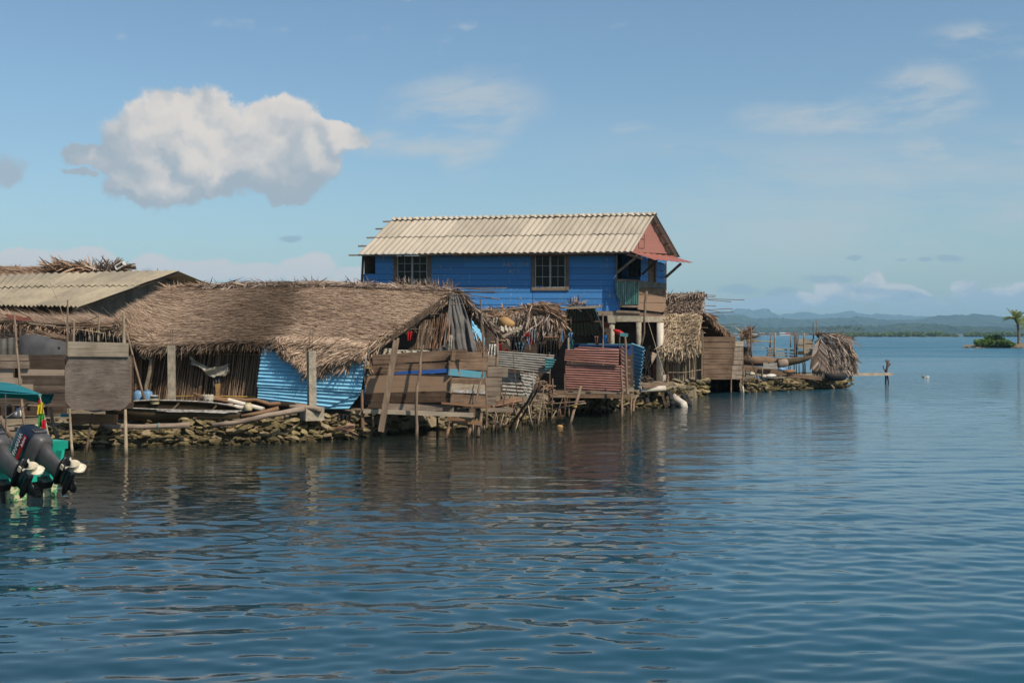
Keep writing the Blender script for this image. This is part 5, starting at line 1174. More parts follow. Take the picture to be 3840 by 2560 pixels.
MB().bd(1486, 1275, 1428, 1618, 22, 25.95, 25.75, .06).build('raking_plank', M['pole'], N_)
MB().bd(1494, 1268, 1470, 1330, 8, 26.1, t=.05).build('raking_plank', M['pole_pale'], N_)
for a, r, m in (([(1587, 1293, 26.2), (1577, 1340, 26.2), (1572, 1400, 26.1), (1562, 1470, 26), (1560, 1540, 26), (1566, 1600, 26), (1563, 1650, 25.9)], 6.5, 'pole'), ([(1357, 1462, 26.3), (1359, 1540, 26.3), (1360, 1602, 26.3)], 6, 'pole_red'), ([(1398, 1555, 26.8), (1400, 1600, 26.8)], 5, 'pole'),
                ([(1802, 1122, 27.4), (1807, 1220, 27.4), (1814, 1330, 27.4)], 3.6, 'pole'), ([(1813, 1222, 27.5), (1814, 1330, 27.5)], 2.5, 'pole'), ([(1813, 1390, 26.9), (1800, 1440, 26.8), (1785, 1500, 26.7), (1769, 1530, 26.7)], 5, 'pole'), ([(1820, 1392, 26.8), (1825, 1500, 26.7), (1824, 1604, 26.7)], 3.8, 'pole'),
                ([(1685, 1580, 26.3), (1680, 1610, 26.3), (1672, 1646, 26.1)], 6, 'pole_red'), ([(1776, 1556, 26.6), (1764, 1600, 26.5), (1754, 1642, 26.4)], 7, 'pole_red'), ([(1806, 1548, 27), (1800, 1590, 26.9), (1792, 1636, 26.8)], 7, 'pole'), ([(1863, 1266, 28.7), (1864, 1320, 28.7), (1862, 1372, 28.7)], 8, 'pole'),
                ([(1782, 1560, 28), (1782, 1630, 28)], 4, 'pole_dark'), ([(1430, 1560, 27.5), (1430, 1625, 27)], 4, 'pole_dark'), ([(1640, 1560, 28), (1640, 1640, 27.6)], 5, 'pole_dark')):
    MB().stick(a, r, 8, .7).build('post', M[m], N_)
mb = MB(); cloth(mb, 1834, 1862, 1290, 1334, 28.3, 3, .10, 8, taper=-.3); tag(mb.build('white_cloth_bundle', M['white']), 'bright white ragged cloth beside the crooked post behind the pen', 'cloth')
mb = MB(); leaves(mb, [(1372, 1352, 26.5), (1380, 1362, 26.5)], 26, .22, .03, (0, -.2, -1), .5, 8, 6); N_k = mb.build('tied_leaves', M['thatch'], N_)
mb = MB(); mb.stick([(1368, 1378, 26.4), (1392, 1382, 26.4)], 2.5, 5, 2); mb.build('rope', M['rope'], N_)
tag(MB().stick([(1300, 1590, 25.9), (1330, 1600, 25.9)], 9, 7).build('dry_palm_bunch', M['thatch_red']), 'bunch of reddish dry palm litter on the stones left of the pen', 'leaf litter')
mb = MB(); leaves(mb, [(1250, 1604, 25.8), (1300, 1612, 25.8)], 50, .3, .03, (1, 0, .1), .3, 10, 6); tag(mb.build('leaf_litter', M['thatch_red']), 'dry brown leaves scattered on the rubble right of the concrete footing', 'leaf litter')
mb = MB(); cloth(mb, 1262, 1318, 1552, 1590, 26.4, 3, .1, 6, taper=.4); tag(mb.build('black_plastic', M['rubber']), 'black plastic sheet crumpled on the rubble between the concrete post and the pen', 'plastic sheet')

# ------------------------------------------------------------------ zinc fence, kitchen clutter, small thatch shelter
random.seed(55)
Z = thing('zinc_fence', 'rusty corrugated zinc fence with a teal end, between the two pens', 'fence', P(1960, 1480, 31))
MB().corr((1869, 1316, 31), (1870, 1378, 31), (2062, 1401, 31.2), (2078, 1331, 31.2), 7.5, .022, .006, 10, .008, 0, 7).build('zinc_sheet', M['tin_zinc'], Z)
MB().corr((2046, 1342, 30.95), (2044, 1385, 30.95), (2068, 1380, 31.15), (2085, 1348, 31.15), 4, .022, .006, 3, .004, 0, 7).build('teal_sheet_end', M['tin_teal'], Z)
MB().corr((1880, 1392, 31.3), (1880, 1478, 31.3), (1985, 1486, 31.3), (1985, 1400, 31.3), 6.5, .022, .006, 6, .01, 0, 7).build('lower_zinc_sheet', M['tin_zinc'], Z)
MB().corr((1951, 1392, 30.2), (1966, 1486, 30), (1989, 1491, 30), (2016, 1403, 30.3), 8, .02, .006, 8, .02, .03, 7).build('torn_zinc_sheet', M['tin_zinc'], Z)
for x in (1880, 2060): MB().stick([(x, 1320, 31.3), (x, 1500, 31.3)], 4, 6).build('post', M['pole_dark'], Z)
pole('dark_rod', 'thin dark iron rod leaning in front of the rusty zinc sheet', 'rod', [(1924, 1325, 30.3), (1930, 1400, 30.2), (1941, 1484, 30)], 2, 'pole_dark', crook=.4)
K = thing('kitchen_shed', 'dark cluttered open cook shed with a drooping heap of palm thatch on top', 'shed', P(1990, 1480, 35))
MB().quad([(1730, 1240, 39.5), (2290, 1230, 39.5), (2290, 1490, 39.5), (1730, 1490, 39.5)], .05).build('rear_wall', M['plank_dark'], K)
thatch(K, [(1790, 1162, 37.6), (1880, 1158, 37.4), (1960, 1150, 37.2), (2035, 1132, 37), (2100, 1146, 36.8)], [(1800, 1196, 36), (1880, 1200, 35.6), (1960, 1215, 35.2), (2020, 1243, 34.9), (2106, 1222, 34.6)], 5200, .30, .03, 'thatch_red', .55, .8, fringe=800, fl=.34, spread=.3, ridge=120, bend=.05)
mb = MB(); leaves(mb, [(1950, 1200, 34.9), (2010, 1215, 34.6), (2085, 1205, 34.5)], 2200, .34, .035, (-.15, -.15, -1), .28, 30, 30, .2); mb.build('hanging_leaves', M['thatch_grey'], K)
mb = MB(); leaves(mb, [(1980, 1152, 34.9), (2040, 1150, 34.7), (2082, 1188, 34.5)], 560, .38, .04, (.8, -.25, -.5), .3, 24, 14, .2); leaves(mb, [(2070, 1170, 34.5), (2090, 1200, 34.4)], 160, .36, .04, (.3, -.1, -.95), .2, 10, 12, .1)
leaves(mb, [(1800, 1172, 36.6), (1900, 1172, 36.2), (1960, 1180, 35.8)], 420, .34, .035, (-.4, -.1, -.7), .3, 20, 10, .2); mb.build('loose_leaves', M['thatch_red'], K)
for a, r, m in (([(1796, 1164, 35.6), (1900, 1162, 35.4), (2000, 1150, 35.1), (2140, 1154, 34.9)], 3.4, 'pole_pale'), ([(1800, 1170, 35.5), (1870, 1170, 35.4)], 2, 'pole'), ([(1960, 1234, 34.5), (2020, 1236, 34.5)], 4, 'pole_pale'), ([(2069, 1232, 34.3), (2069, 1278, 34.3)], 6, 'pole_pale'),
                ([(2040, 1264, 34.2), (2095, 1265, 34.2)], 4, 'pole_red'), ([(1965, 1240, 34.4), (1963, 1300, 34.4)], 3, 'pole'), ([(1992, 1260, 34.3), (1986, 1312, 34.3)], 3, 'pole'), ([(1870, 1268, 33.5), (1923, 1268, 33.5)], 2.5, 'pole'), ([(1830, 1282, 33), (1860, 1284, 33)], 5, 'pole'), ([(1862, 1276, 33.4), (1896, 1279, 33.4)], 6, 'pole')):
    MB().stick(a, r, 7, .5).build('pole', M[m], K)
tag(MB().tube([P(x, y, 34.2) for x, y in ((1872, 1196), (1885, 1204), (1900, 1212), (1915, 1214), (1930, 1211))], [.06, .16, .19, .15, .04], 10).build('ochre_hull', M['yellow'], None, True), 'ochre boat-shaped plastic piece stored under the small thatch roof', 'float')
mb = MB(); cloth(mb, 1848, 1882, 1190, 1224, 34.3, 3, .12, 5); tag(mb.build('beige_bundle', M['cloth_white']), 'beige sack bundle beside the ochre boat-shaped piece', 'bundle')
for i, a in enumerate(((1868, 1236, 1900, 1230), (1900, 1232, 1930, 1238), (1925, 1242, 1955, 1228))): tag(MB().corr((a[0], a[1]-6, 33.6), (a[2], a[3]-8, 33.6), (a[2], a[3]+8, 33.3), (a[0], a[1]+8, 33.3), 2, .03, .02, 1).build('roof_tile', M['fibro_old']), ('broken grey roofing piece at the left under the small thatch', 'broken roofing piece in the middle under the small thatch', 'broken roofing piece tilted up at the right under the small thatch')[i], 'roofing piece', 'broken roofing pieces')
tag(MB().bd(1884, 1262, 1960, 1224, 10, 33.1, t=.04).build('pale_board', M['plank_pale']), 'pale board slanting below the broken roofing pieces', 'board')
CL = [('denim_cloth', 'faded denim cloth draped over the zinc fence', 'cloth_denim', 1928, 1975, 1282, 1318, -.6), ('grey_trousers', 'grey cloth hanging from a pole in the cook shed', 'cloth_grey', 1984, 2012, 1234, 1290, .1), ('red_shirt', 'red garment hanging left of the grey cloth in the cook shed', 'cloth_red', 1970, 1986, 1248, 1262, .2), ('red_shirt', 'small red garment behind the grey cloth strips', 'cloth_red', 1989, 1998, 1268, 1296, 0),
      ('black_shirt', 'large black garment hanging left of the denim cloth', 'cloth_black', 1915, 1952, 1262, 1312, .1), ('black_trousers', 'black trousers hanging right of the grey cloth', 'cloth_black', 2050, 2064, 1278, 1330, .2), ('black_shirt', 'black garment hanging above the right part of the zinc fence', 'cloth_black', 2014, 2048, 1288, 1330, 0), ('black_trousers', 'dark trousers hanging nearest to the red tin pen', 'cloth_black', 2066, 2094, 1276, 1330, .1), ('red_cloth', 'red strip of cloth behind the crooked pen post', 'cloth_red', 1869, 1881, 1288, 1316, 0), ('red_cloth', 'small red cloth low on the zinc fence top', 'cloth_red', 1892, 1904, 1308, 1318, 0)]
for nme, lb, mt, x0, x1, y0, y1, tpr in CL:
    mb = MB(); cloth(mb, x0, x1, y0, y1, 32.4, 3, .07, 3, taper=-tpr); tag(mb.build(nme, M[mt]), lb, 'cloth', 'cloths hanging in the cook shed')
# dark green lean-to roof seen from below
J = thing('green_lean_to', 'dark green corrugated lean-to roof seen from beneath beside the small thatch', 'lean-to', P(2190, 1480, 36))
MB().corr((2128, 1150, 34.6), (2228, 1148, 34.8), (2272, 1258, 38), (2096, 1256, 38), 12, .03, .008, 4, .004, 0, 7).build('roof_sheet', M['tin_dark'], J)
for a in ((2190, 1143, 2254, 1262, 11, 34.3, 37.4), (2118, 1155, 2245, 1150, 9, 34.3, 34.3), (2112, 1207, 2262, 1204, 7, 35.9, 35.9)): MB().bd(*a[:4], a[4], a[5], a[6], .06).build('rafter', M['plank_dark' if a[4] != 9 else 'plank2'], J)
for x, m in ((2140, 'pole_dark'), (2260, 'pole')): MB().stick([(x, 1180, 34.9), (x+2, 1470, 34.9)], 4, 7).build('post', M[m], J)
mb = MB(); leaves(mb, [(2130, 1148, 34.8), (2165, 1142, 34.8)], 60, .3, .03, (.5, 0, .3), .5, 10, 4); mb.build('dry_leaves', M['thatch_grey'], J)
MB().corr((2232, 1150, 36.6), (2286, 1300, 37.5), (2230, 1300, 39.6), (2190, 1160, 39.6), 8, .02, .006, 2).build('side_sheet', M['blue_dark'], J)
MB().quad([(2118, 1290, 36.5), (2370, 1292, 36.5), (2370, 1330, 36.5), (2118, 1330, 36.5)], .03).build('blue_board', M['blue_dark'], J)
MB().bd(2140, 1288, 2370, 1291, 3.5, 36.4, t=.05).build('blue_board_cap', M['tin_teal'], J)
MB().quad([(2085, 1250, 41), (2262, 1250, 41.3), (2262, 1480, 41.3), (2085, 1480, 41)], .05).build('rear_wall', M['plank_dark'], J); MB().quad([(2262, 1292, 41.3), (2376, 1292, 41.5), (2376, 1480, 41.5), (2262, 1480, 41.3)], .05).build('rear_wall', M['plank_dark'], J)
for i, (x, y, lb, m) in enumerate(((2140, 1262, 'blue and white bundle hanging at the corner post left of the blue board', 'jug'), (2144, 1290, 'green patterned cloth tied to the post left of the blue board', 'tin_teal'), (2270, 1272, 'blue net hanging on the pole right of the dark green roof', 'blue'), (2238, 1276, 'brownish rag on the blue board edge', 'plank_orange'))):
    mb = MB(); cloth(mb, x-9, x+9, y-16, y+18, 34.6, 2, .10, 6, taper=.4); tag(mb.build('hanging_bundle', M[m]), lb, 'bundle')
mb = MB()
for a, b in (((1976, 1262), (1986, 1300)), ((2106, 1230), (2110, 1280))): mb.stick([(a[0], a[1], 34), (b[0], b[1], 34)], 1.5, 5)
tag(mb.build('rod_bundle', M['blue']), 'thin blue rod in the dark opening left of the blue board', 'rod')

# ------------------------------------------------------------------ red tin pen
Rn = thing('red_tin_pen', 'pen clad in dusty red corrugated tin standing on stilts over the water', 'pen', P(2230, 1560, 33))
MB().corr((2121, 1310, 32.9), (2116, 1352, 32.9), (2319, 1368, 32.8), (2322, 1311, 32.8), 5.5, .024, .007, 8, .006, 0, 7).build('upper_tin_sheet', M['tin_red'], Rn)
MB().corr((2172, 1299, 32.95), (2140, 1312, 32.95), (2321, 1330, 32.85), (2321, 1308, 32.85), 2, .02, .007, 5, .004, 0, 7).build('top_tin_sheet', M['tin_red'], Rn)
MB().corr((2119, 1364, 33), (2123, 1459, 33), (2332, 1470, 32.9), (2331, 1371, 32.9), 11, .024, .007, 8, .006, 0, 7).build('lower_tin_sheet', M['tin_red'], Rn)
MB().corr((2329, 1296, 32.9), (2333, 1462, 32.9), (2343, 1460, 34.2), (2340, 1306, 34.2), 11, .02, .007, 2, .006, .05, 7).build('side_tin_sheet', M['tin_red'], Rn)
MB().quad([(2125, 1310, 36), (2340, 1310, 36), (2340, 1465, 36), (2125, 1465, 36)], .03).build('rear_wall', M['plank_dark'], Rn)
for x0, y0, x1, y1, w, D, m in ((2075, 1484, 2350, 1486, 13, 32.9, 'plank'), (2110, 1470, 2195, 1473, 8, 32.6, 'plank2'), (2215, 1472, 2335, 1475, 5, 32.6, 'plank2')): MB().bd(x0, y0, x1, y1, w, D, t=.12).build('deck_beam', M[m], Rn)
MB().quad([(2080, 1478, 32.9), (2350, 1480, 32.9), (2350, 1472, 36.5), (2080, 1470, 36.5)], .04).build('deck', M['plank_dark'], Rn)
for a, r, m in (([(2330, 1378, 32.5), (2334, 1470, 32.5), (2331, 1574, 32.2)], 4.8, 'pole'), ([(2344, 1262, 33.4), (2349, 1380, 33.4), (2353, 1478, 33.3)], 5.2, 'pole'), ([(2323, 1262, 33), (2325, 1370, 33)], 4, 'pole_dark'), ([(2118, 1400, 33), (2118, 1470, 33)], 3, 'pole'), ([(2131, 1265, 33.2), (2131, 1310, 33.2)], 5, 'pole_pale'),
                ([(2368, 1483, 33.6), (2366, 1525, 33.4), (2366, 1566, 33.2)], 4.4, 'pole_red'), ([(2388, 1482, 34.8), (2378, 1510, 34.5), (2375, 1545, 34)], 4, 'pole'), ([(2252, 1490, 35), (2252, 1560, 34.4)], 4, 'pole_dark'), ([(2280, 1490, 35.5), (2278, 1550, 35)], 5, 'pole_dark'), ([(2170, 1490, 35), (2168, 1560, 34)], 4, 'pole_dark')):
    MB().stick(a, r, 8, .6).build('post', M[m], Rn)
for k in range(5): MB().bd(2352, 1350+k*24, 2364, 1351+k*24, 6, 34, t=.03).build('batten', M['plank2'], Rn)
tag(MB().corr((2371, 1286, 35), (2378, 1462, 35), (2396, 1460, 34.4), (2418, 1302, 34.4), 12, .035, .008, 3, .01, .03, 7).build('light_blue_sheet', M['tin_lblue']), 'narrow light blue corrugated sheet standing upright right of the red tin pen', 'sheet')
pole('raking_pole', 'thick pole with yellow rope raking from the water up to the red tin pen', 'pole', [(2136, 1600, 30.6), (2152, 1540, 31), (2166, 1490, 31.4), (2177, 1450, 31.8)], 6.5, 'pole', crook=.4)
tag(MB().lathe([(.075, -.03), (.075, .03)], P(2154, 1521, 31), 10).build('rope_knot', M['rope']), 'yellow rope knot around the raking pole', 'rope')
# shore clutter right of the pen
tag(MB().quad([(2405, 1447, 37), (2494, 1431, 38.5), (2490, 1446, 37.2), (2415, 1452, 36.8)], .03).build('landing_board', M['plank']), 'triangular brown landing board above the horizontal white pipe', 'board')
pipe('horizontal white pipe lying along the shore right of the light blue sheet', (2401, 1460, 37), (2495, 1455, 37.2), 10.5)
mb = MB(); r = 15*38/F; mb.tube([P(2517, 1480, 38.6), P(2530, 1494, 38.2), P(2548, 1508, 37.9), P(2562, 1516, 37.7), P(2566, 1534, 37.6)], [r*.9, r, r*1.05, r*1.05, r], 14); tag(mb.build('pipe_elbow', M['pvc'], None, True), 'fat white drain pipe bending down into the water among black tyres', 'pipe')
def tyre(label, c, Rr, r, rot):
    o_ = MB(); n, k = 26, 10; Mx = rot; vs = []; fs = []
    for i in range(n):
        a = 2*math.pi*i/n
        for j in range(k):
            b2 = 2*math.pi*j/k; q = Rr+r*math.cos(b2)*(1.0 if math.cos(b2) < 0 else .75); tr = .012*((i % 2)*2-1) if abs(b2) < .8 or b2 > 5.5 else 0
            vs.append(c+Mx @ Vector(((q+tr)*math.cos(a), (q+tr)*math.sin(a), r*1.1*math.sin(b2))))
    fs = [(i*k+j, ((i+1) % n)*k+j, ((i+1) % n)*k+(j+1) % k, i*k+(j+1) % k) for i in range(n) for j in range(k)]
    o_.add(vs, fs); return tag(o_.build('tyre', M['rubber']), label, 'tyre', 'old tyres on the shore')
tyre('black tyre propped upright on the stones, leftmost of the shore tyres', P(2430, 1508, 37.4), .24, .075, Matrix.Rotation(R(72), 3, 'Y') @ Matrix.Rotation(R(10), 3, 'X'))
tyre('black tyre seen edge-on, directly left of the white pipe elbow', P(2508, 1500, 37.6), .27, .075, Matrix.Rotation(R(78), 3, 'Y') @ Matrix.Rotation(R(-15), 3, 'X'))
tyre('black tyre half sunk right of the white pipe elbow', P(2574, 1500, 38.4), .20, .08, Matrix.Rotation(R(55), 3, 'Y') @ Matrix.Rotation(R(20), 3, 'X'))
tag(MB().bd(2484, 1470, 2500, 1528, 14, 37.6, 37.3, .12).build('grey_board', M['plank_dark']), 'dark board leaning beside the edge-on tyre', 'board')
pole('rope', 'loose dark mooring rope running from the column foot to the tyres', 'rope', [(2489, 1418, 40), (2500, 1445, 38.5), (2540, 1478, 38), (2566, 1482, 38.3)], 1.1, 'pole_dark', crook=.5)
tag(MB().quad([(2487, 1405, 42), (2498, 1405, 42), (2496, 1428, 42), (2486, 1428, 42)], .1).build('white_stake', M['pvc']), 'short white stake beside the round white column', 'stake')
mb = MB()
for i in range(12): mb.stick([(2408+random.uniform(-4, 20), 1410+i*1.5, 42), (2446+random.uniform(-10, 6), 1420+i*.8+random.uniform(-8, 4), 42.4)], 3, 5)
tag(mb.build('firewood_pile', M['pole_dark']), 'dark pile of branches at the foot of the leaning trunk', 'firewood')

# ------------------------------------------------------------------ tangle of sticks in the shallows
def c11(x, y): return (1700+x/3.92, 1350+y/3.92)
ST = [((1235, 365), (800, 1065), 5.6, 28.2, 29.0), ((1290, 350), (885, 1065), 4.4, 28.6, 29.6), ((790, 385), (650, 1050), 2.8, 28.4, 28.2), ((1180, 180), (1155, 600), 2.6, 29.2, 29.2), ((1335, 370), (1240, 1012), 3.0, 29.4, 29.0), ((1460, 270), (1460, 480), 2.6, 29.8, 29.8), ((1460, 480), (1435, 970), 2.4, 29.8, 29.6),
      ((1090, 600), (1170, 1015), 3.8, 29.0, 29.0), ((1130, 600), (1172, 965), 2.8, 29.4, 29.4), ((1560, 690), (1577, 852), 3.2, 31, 31), ((600, 790), (560, 1080), 3.0, 28.0, 28.0), ((740, 790), (665, 1050), 2.8, 28.3, 28.3), ((1710, 580), (1698, 825), 3.2, 32, 31.8), ((1640, 560), (1618, 700), 2.2, 31.5, 31.5), ((1245, 740), (1222, 935), 3.2, 30, 30), ((1312, 790), (1306, 930), 3.0, 30, 30),
      ((1020, 540), (1030, 820), 2.6, 29.5, 29.3), ((880, 640), (960, 900), 2.4, 29.4, 29), ((700, 690), (810, 830), 2.2, 29, 28.7), ((960, 870), (900, 1060), 3.4, 28.5, 28.2), ((1240, 210), (1262, 380), 1.8, 30, 30), ((620, 860), (625, 1070), 1.8, 28.4, 28.3), ((400, 960), (412, 1100), 3, 27.8, 27.8), ((455, 960), (462, 1090), 2.6, 27.9, 27.9), ((290, 900), (285, 1100), 4, 27.4, 27.2), ((700, 470), (720, 560), 4.5, 29.6, 29.6), ((820, 500), (830, 560), 2.2, 30, 30), ((875, 505), (885, 560), 2.2, 30, 30)]
for i, (a, b, r, Da, Db) in enumerate(ST):
    p, q = c11(*a), c11(*b); m = ('pole', 'pole_red', 'pole_dark', 'pole_pale')[i % 4 if i > 1 else 2]
    lb = ('thickest dark trunk slanting across the tangle of sticks' if i == 0 else 'second slanting trunk behind the thickest one in the stick tangle' if i == 1 else 'thin crooked stick standing in the shallows in the tangle right of the plank pen')
    pole('stick', lb, 'stick', [(*p, Da), ((p[0]+q[0])/2+random.uniform(-2, 2), (p[1]+q[1])/2, (Da+Db)/2), (*q, Db)], r, m, 'sticks of the tangle in the shallows', 1.0)
for i in range(17):
    x = random.choice((random.uniform(1840, 2130), random.uniform(1880, 2010))); yb = 1622-(x-1840)*.13+random.uniform(-8, 6); D = 10241/(yb-HY); h_ = random.uniform(45, 120)
    pole('stick', 'thin crooked stick standing in the shallows in the tangle right of the plank pen', 'stick', [(x+random.gauss(8, 16), yb-h_, D+.1), (x+random.gauss(3, 4), yb-h_*.5, D), (x, yb, D)], random.uniform(1.3, 2.6), ('pole', 'pole_red', 'pole_dark', 'pole_pale')[i % 4], 'sticks of the tangle in the shallows', 1.2)
for lb, a, r, D in (('upper thin rail pole running level through the stick tangle', ((1100, 640), (1520, 632), (1930, 605)), 2.4, 29.8), ('lower rail pole rising to the right through the stick tangle', ((1150, 748), (1500, 712), (1950, 630)), 2.8, 29.9), ('short rail pole low in the stick tangle', ((600, 805), (900, 830)), 2, 29.2)):
    pole('rail_pole', lb, 'pole', [(*c11(*q), D) for q in a], r, 'pole', None, .8)
for i, (a, b, r) in enumerate((((560, 685), (1010, 590), 6), ((600, 640), (980, 560), 4.6), ((620, 690), (900, 640), 4), ((630, 610), (940, 548), 3.4))):
    pole('log', 'reddish-brown log lying between the plank pen and the stick tangle', 'log', [(*c11(*a), 29-.0+i*.15), (*c11(*b), 29.3+i*.15)], r, 'pole_red', 'logs beside the plank pen', .5)
for i in range(34):
    u = random.random(); cx, cy = 1180+u*280+random.uniform(-20, 20), 300+u*140+random.uniform(-40, 60); an = random.uniform(-.5, .5) if random.random() < .7 else random.uniform(-1.3, 1.3); Ln = random.uniform(60, 150)
    p, q = c11(cx-math.cos(an)*Ln/2, cy-math.sin(an)*Ln/2), c11(cx+math.cos(an)*Ln/2, cy+math.sin(an)*Ln/2); D = 31+random.uniform(-.4, .5)
    pole('firewood', 'short reddish stick in the firewood pile behind the stick tangle', 'firewood', [(*p, D), (*q, D+random.uniform(-.2, .2))], random.uniform(2, 4.2), ('pole_red', 'pole')[i % 2], 'firewood pile behind the tangle', .5)
for i in range(14):
    p = c11(random.uniform(1180, 1500), random.uniform(420, 620)); q = (p[0]+random.uniform(-26, 26), p[1]+random.uniform(-6, 22)); pole('firewood', 'brown branch fallen below the firewood pile among the stones', 'firewood', [(*p, 31.3), (*q, 31.2)], random.uniform(2, 3.5), 'pole_red', 'fallen branches below the firewood', .8)
pole('half_sunk_stick', 'dark stick poking out of the water by the yellow float', 'stick', [(2112, 1588, 30.6), (2074, 1628, 29.0)], 4, 'pole_dark')
tag(MB().tube([P(2088, 1598, 29.6), P(2096, 1598, 29.6), P(2106, 1599, 29.6), P(2112, 1600, 29.6)], [.02, .045, .045, .015], 10).build('float', M['yellow'], None, True), 'small yellow float lying in the water by a dark stick', 'float')
for i, (x0, y0, x1, y1, w) in enumerate(((2050, 1476, 2130, 1470, 8), (2060, 1486, 2120, 1484, 7), (2078, 1466, 2150, 1468, 6))):
    tag(MB().bd(x0, y0, x1, y1, w, 32.2+.2*i, t=.05).build('loose_board', M[('plank', 'plank2', 'plank')[i]]), ('brown loose board nearest the firewood at the left end of the red pen deck', 'lower grey loose board at the left end of the red pen deck', 'upper loose board lying on the left end of the red pen deck')[i], 'board')

# ------------------------------------------------------------------ palm hut right of the blue house
random.seed(77)
Hh = thing('palm_hut', 'two-tier golden palm thatched hut with reed wall right of the blue house', 'hut', P(2570, 1440, 46.5))
thatch(Hh, [(2492, 1104, 49.6), (2560, 1102, 49.6), (2643, 1097, 49.6)], [(2490, 1178, 48), (2560, 1178, 48), (2640, 1176, 48)], 4200, .36, .038, 'thatch_grey', .25, 1.0, fringe=500, fl=.32, ridge=200, name='upper_roof', spread=.35)
thatch(Hh, [(2486, 1176, 47.9), (2560, 1176, 47.9), (2636, 1174, 47.9)], [(2484, 1300, 45.7), (2560, 1298, 45.7), (2622, 1270, 45.7)], 6500, .45, .042, 'thatch_gold', .2, 1.0, fringe=1400, fl=.5, name='lower_roof', spread=.22, bend=.05)
mb = MB(); leaves(mb, [(2490, 1108, 49), (2560, 1106, 49), (2646, 1104, 49)], 500, .32, .035, (-.3, -.2, -.7), .35, 10, 7); mb.build('ridge_leaves', M['thatch_grey'], Hh)
mb = MB(); stakes(mb, [(2492, 1270, 46.3), (2634, 1250, 46.3)], [(2492, 1436, 46.3), (2634, 1424, 46.3)], 92, 1.6, 0, 3); mb.build('reed_wall', M['reed'], Hh)
MB().quad([(2486, 1262, 46.5), (2636, 1250, 46.5), (2636, 1430, 46.5), (2486, 1440, 46.5)], .03).build('wall_backing', M['plank_dark'], Hh)
mb = MB(); stakes(mb, [(2494, 1300, 45.8), (2512, 1300, 46)], [(2500, 1440, 45.8), (2514, 1440, 46)], 9, 1.8, 0, 3); mb.build('brown_canes', M['pole_red'], Hh)
for a, r in (([(2524, 1310, 45.9), (2522, 1440, 45.9)], 6.5), ([(2631, 1235, 45.8), (2632, 1425, 45.8)], 3.5), ([(2636, 1240, 45.9), (2637, 1330, 45.9)], 2.5)): MB().stick(a, r, 8, .5).build('post', M['pole_dark' if r > 6 else 'pole'], Hh)
for a in ([(2500, 1326, 45.7), (2560, 1325, 45.7), (2630, 1323, 45.7)], [(2504, 1396, 45.7), (2570, 1396, 45.7), (2630, 1386, 45.7)], [(2494, 1206, 46.6), (2640, 1204, 46.8)], [(2492, 1246, 46), (2645, 1248, 46.4)], [(2488, 1120, 49), (2640, 1114, 49)]): MB().stick(a, 1.8, 5, .6).build('batten', M['pole_pale'], Hh)
for a in ([(2640, 1107, 49.5), (2684, 1108, 49.5)], [(2640, 1113, 49.4), (2682, 1114, 49.4)], [(2640, 1121, 49.3), (2792, 1124, 49.3)], [(2655, 1124, 49.3), (2742, 1131, 49.3)], [(2636, 1145, 49), (2685, 1148, 49)], [(2636, 1162, 48.7), (2748, 1157, 48.7)], [(2644, 1175, 48.4), (2751, 1170, 48.4)], [(2640, 1160, 50), (2700, 1170, 50)]):
    MB().stick(a, 1.5, 5, .8).build('batten_end', M['pole'], Hh)
# gable wing with rear slope
pA, pB, pC, pD = P(2640, 1176, 47.5), P(2748, 1262, 51.0), P(2640, 1262, 54), P(2580, 1176, 52)
MB().hexa(pA, pB, pB+Vector((-2.5, 2.5, 0)), pA+Vector((-2.5, 2.5, 0)), Vector((0, 0, -.14))).build('rear_roof', M['under'], Hh)
mb = MB(); leaves(mb, [(2644, 1180, 47.6), (2700, 1224, 49.2), (2746, 1262, 50.9)], 500, .26, .035, (.3, -.2, -.8), .3, 5, 4, .3); leaves(mb, [(2640, 1174, 47.3), (2672, 1190, 48)], 120, .3, .035, (.9, 0, -.45), .25, 6, 4, .3); mb.build('verge_leaves', M['thatch_red'], Hh)
for k in range(6):
    p = pA.lerp(pB, (k+.5)/6); MB().tube([p+Vector((-2.2, 2.2, -.2)), p+Vector((.0, 0, -.2))], [.03, .03], 5).build('rafter', M['pole_dark'], Hh)
for a in ([(2700, 1218, 49.4), (2767, 1214, 49.4)], [(2702, 1227, 49.5), (2742, 1228, 49.5)], [(2622, 1202, 47.3), (2644, 1203, 47.3)], [(2620, 1228, 47), (2655, 1229, 47)]): MB().stick(a, 1.4, 5).build('batten_end', M['pole'], Hh)
MB().quad([(2630, 1262, 50.5), (2742, 1262, 52), (2742, 1420, 52), (2630, 1420, 50.5)], .05).build('rear_wall', M['plank_dark'], Hh)
# plank box
Bx = thing('plank_shed', 'brown horizontal plank box shed on posts right of the reed wall', 'shed', P(2715, 1430, 46))
random.seed(5)
for y0, y1, xr in ((1262, 1281, 2758), (1283, 1304, 2757), (1305, 1326, 2750), (1328, 1345, 2750), (1346, 1365, 2750), (1367, 1384, 2744), (1386, 1402, 2742), (1403, 1422, 2740)):
    MB().quad([(2637, y0+random.uniform(-1, 1), 46), (xr, y0+random.uniform(-1, 1), 46), (xr, y1, 46), (2637, y1, 46)], .035).build('board', M['plank'], Bx)
for y0, y1, xl, xr, m in ((1279, 1298, 2758, 2789, 'plank_pale'), (1300, 1316, 2754, 2787, 'plank2'), (1318, 1336, 2752, 2787, 'plank2'), (1337, 1348, 2752, 2786, 'plank2'), (1350, 1366, 2751, 2786, 'plank2'), (1368, 1388, 2746, 2784, 'plank2'), (1390, 1404, 2745, 2784, 'plank2'), (1405, 1421, 2744, 2782, 'plank2')):
    MB().quad([(xl, y0, 46.05), (xr, y0, 47.2), (xr, y1, 47.2), (xl, y1, 46.05)], .035).build('end_board', M[m], Bx)
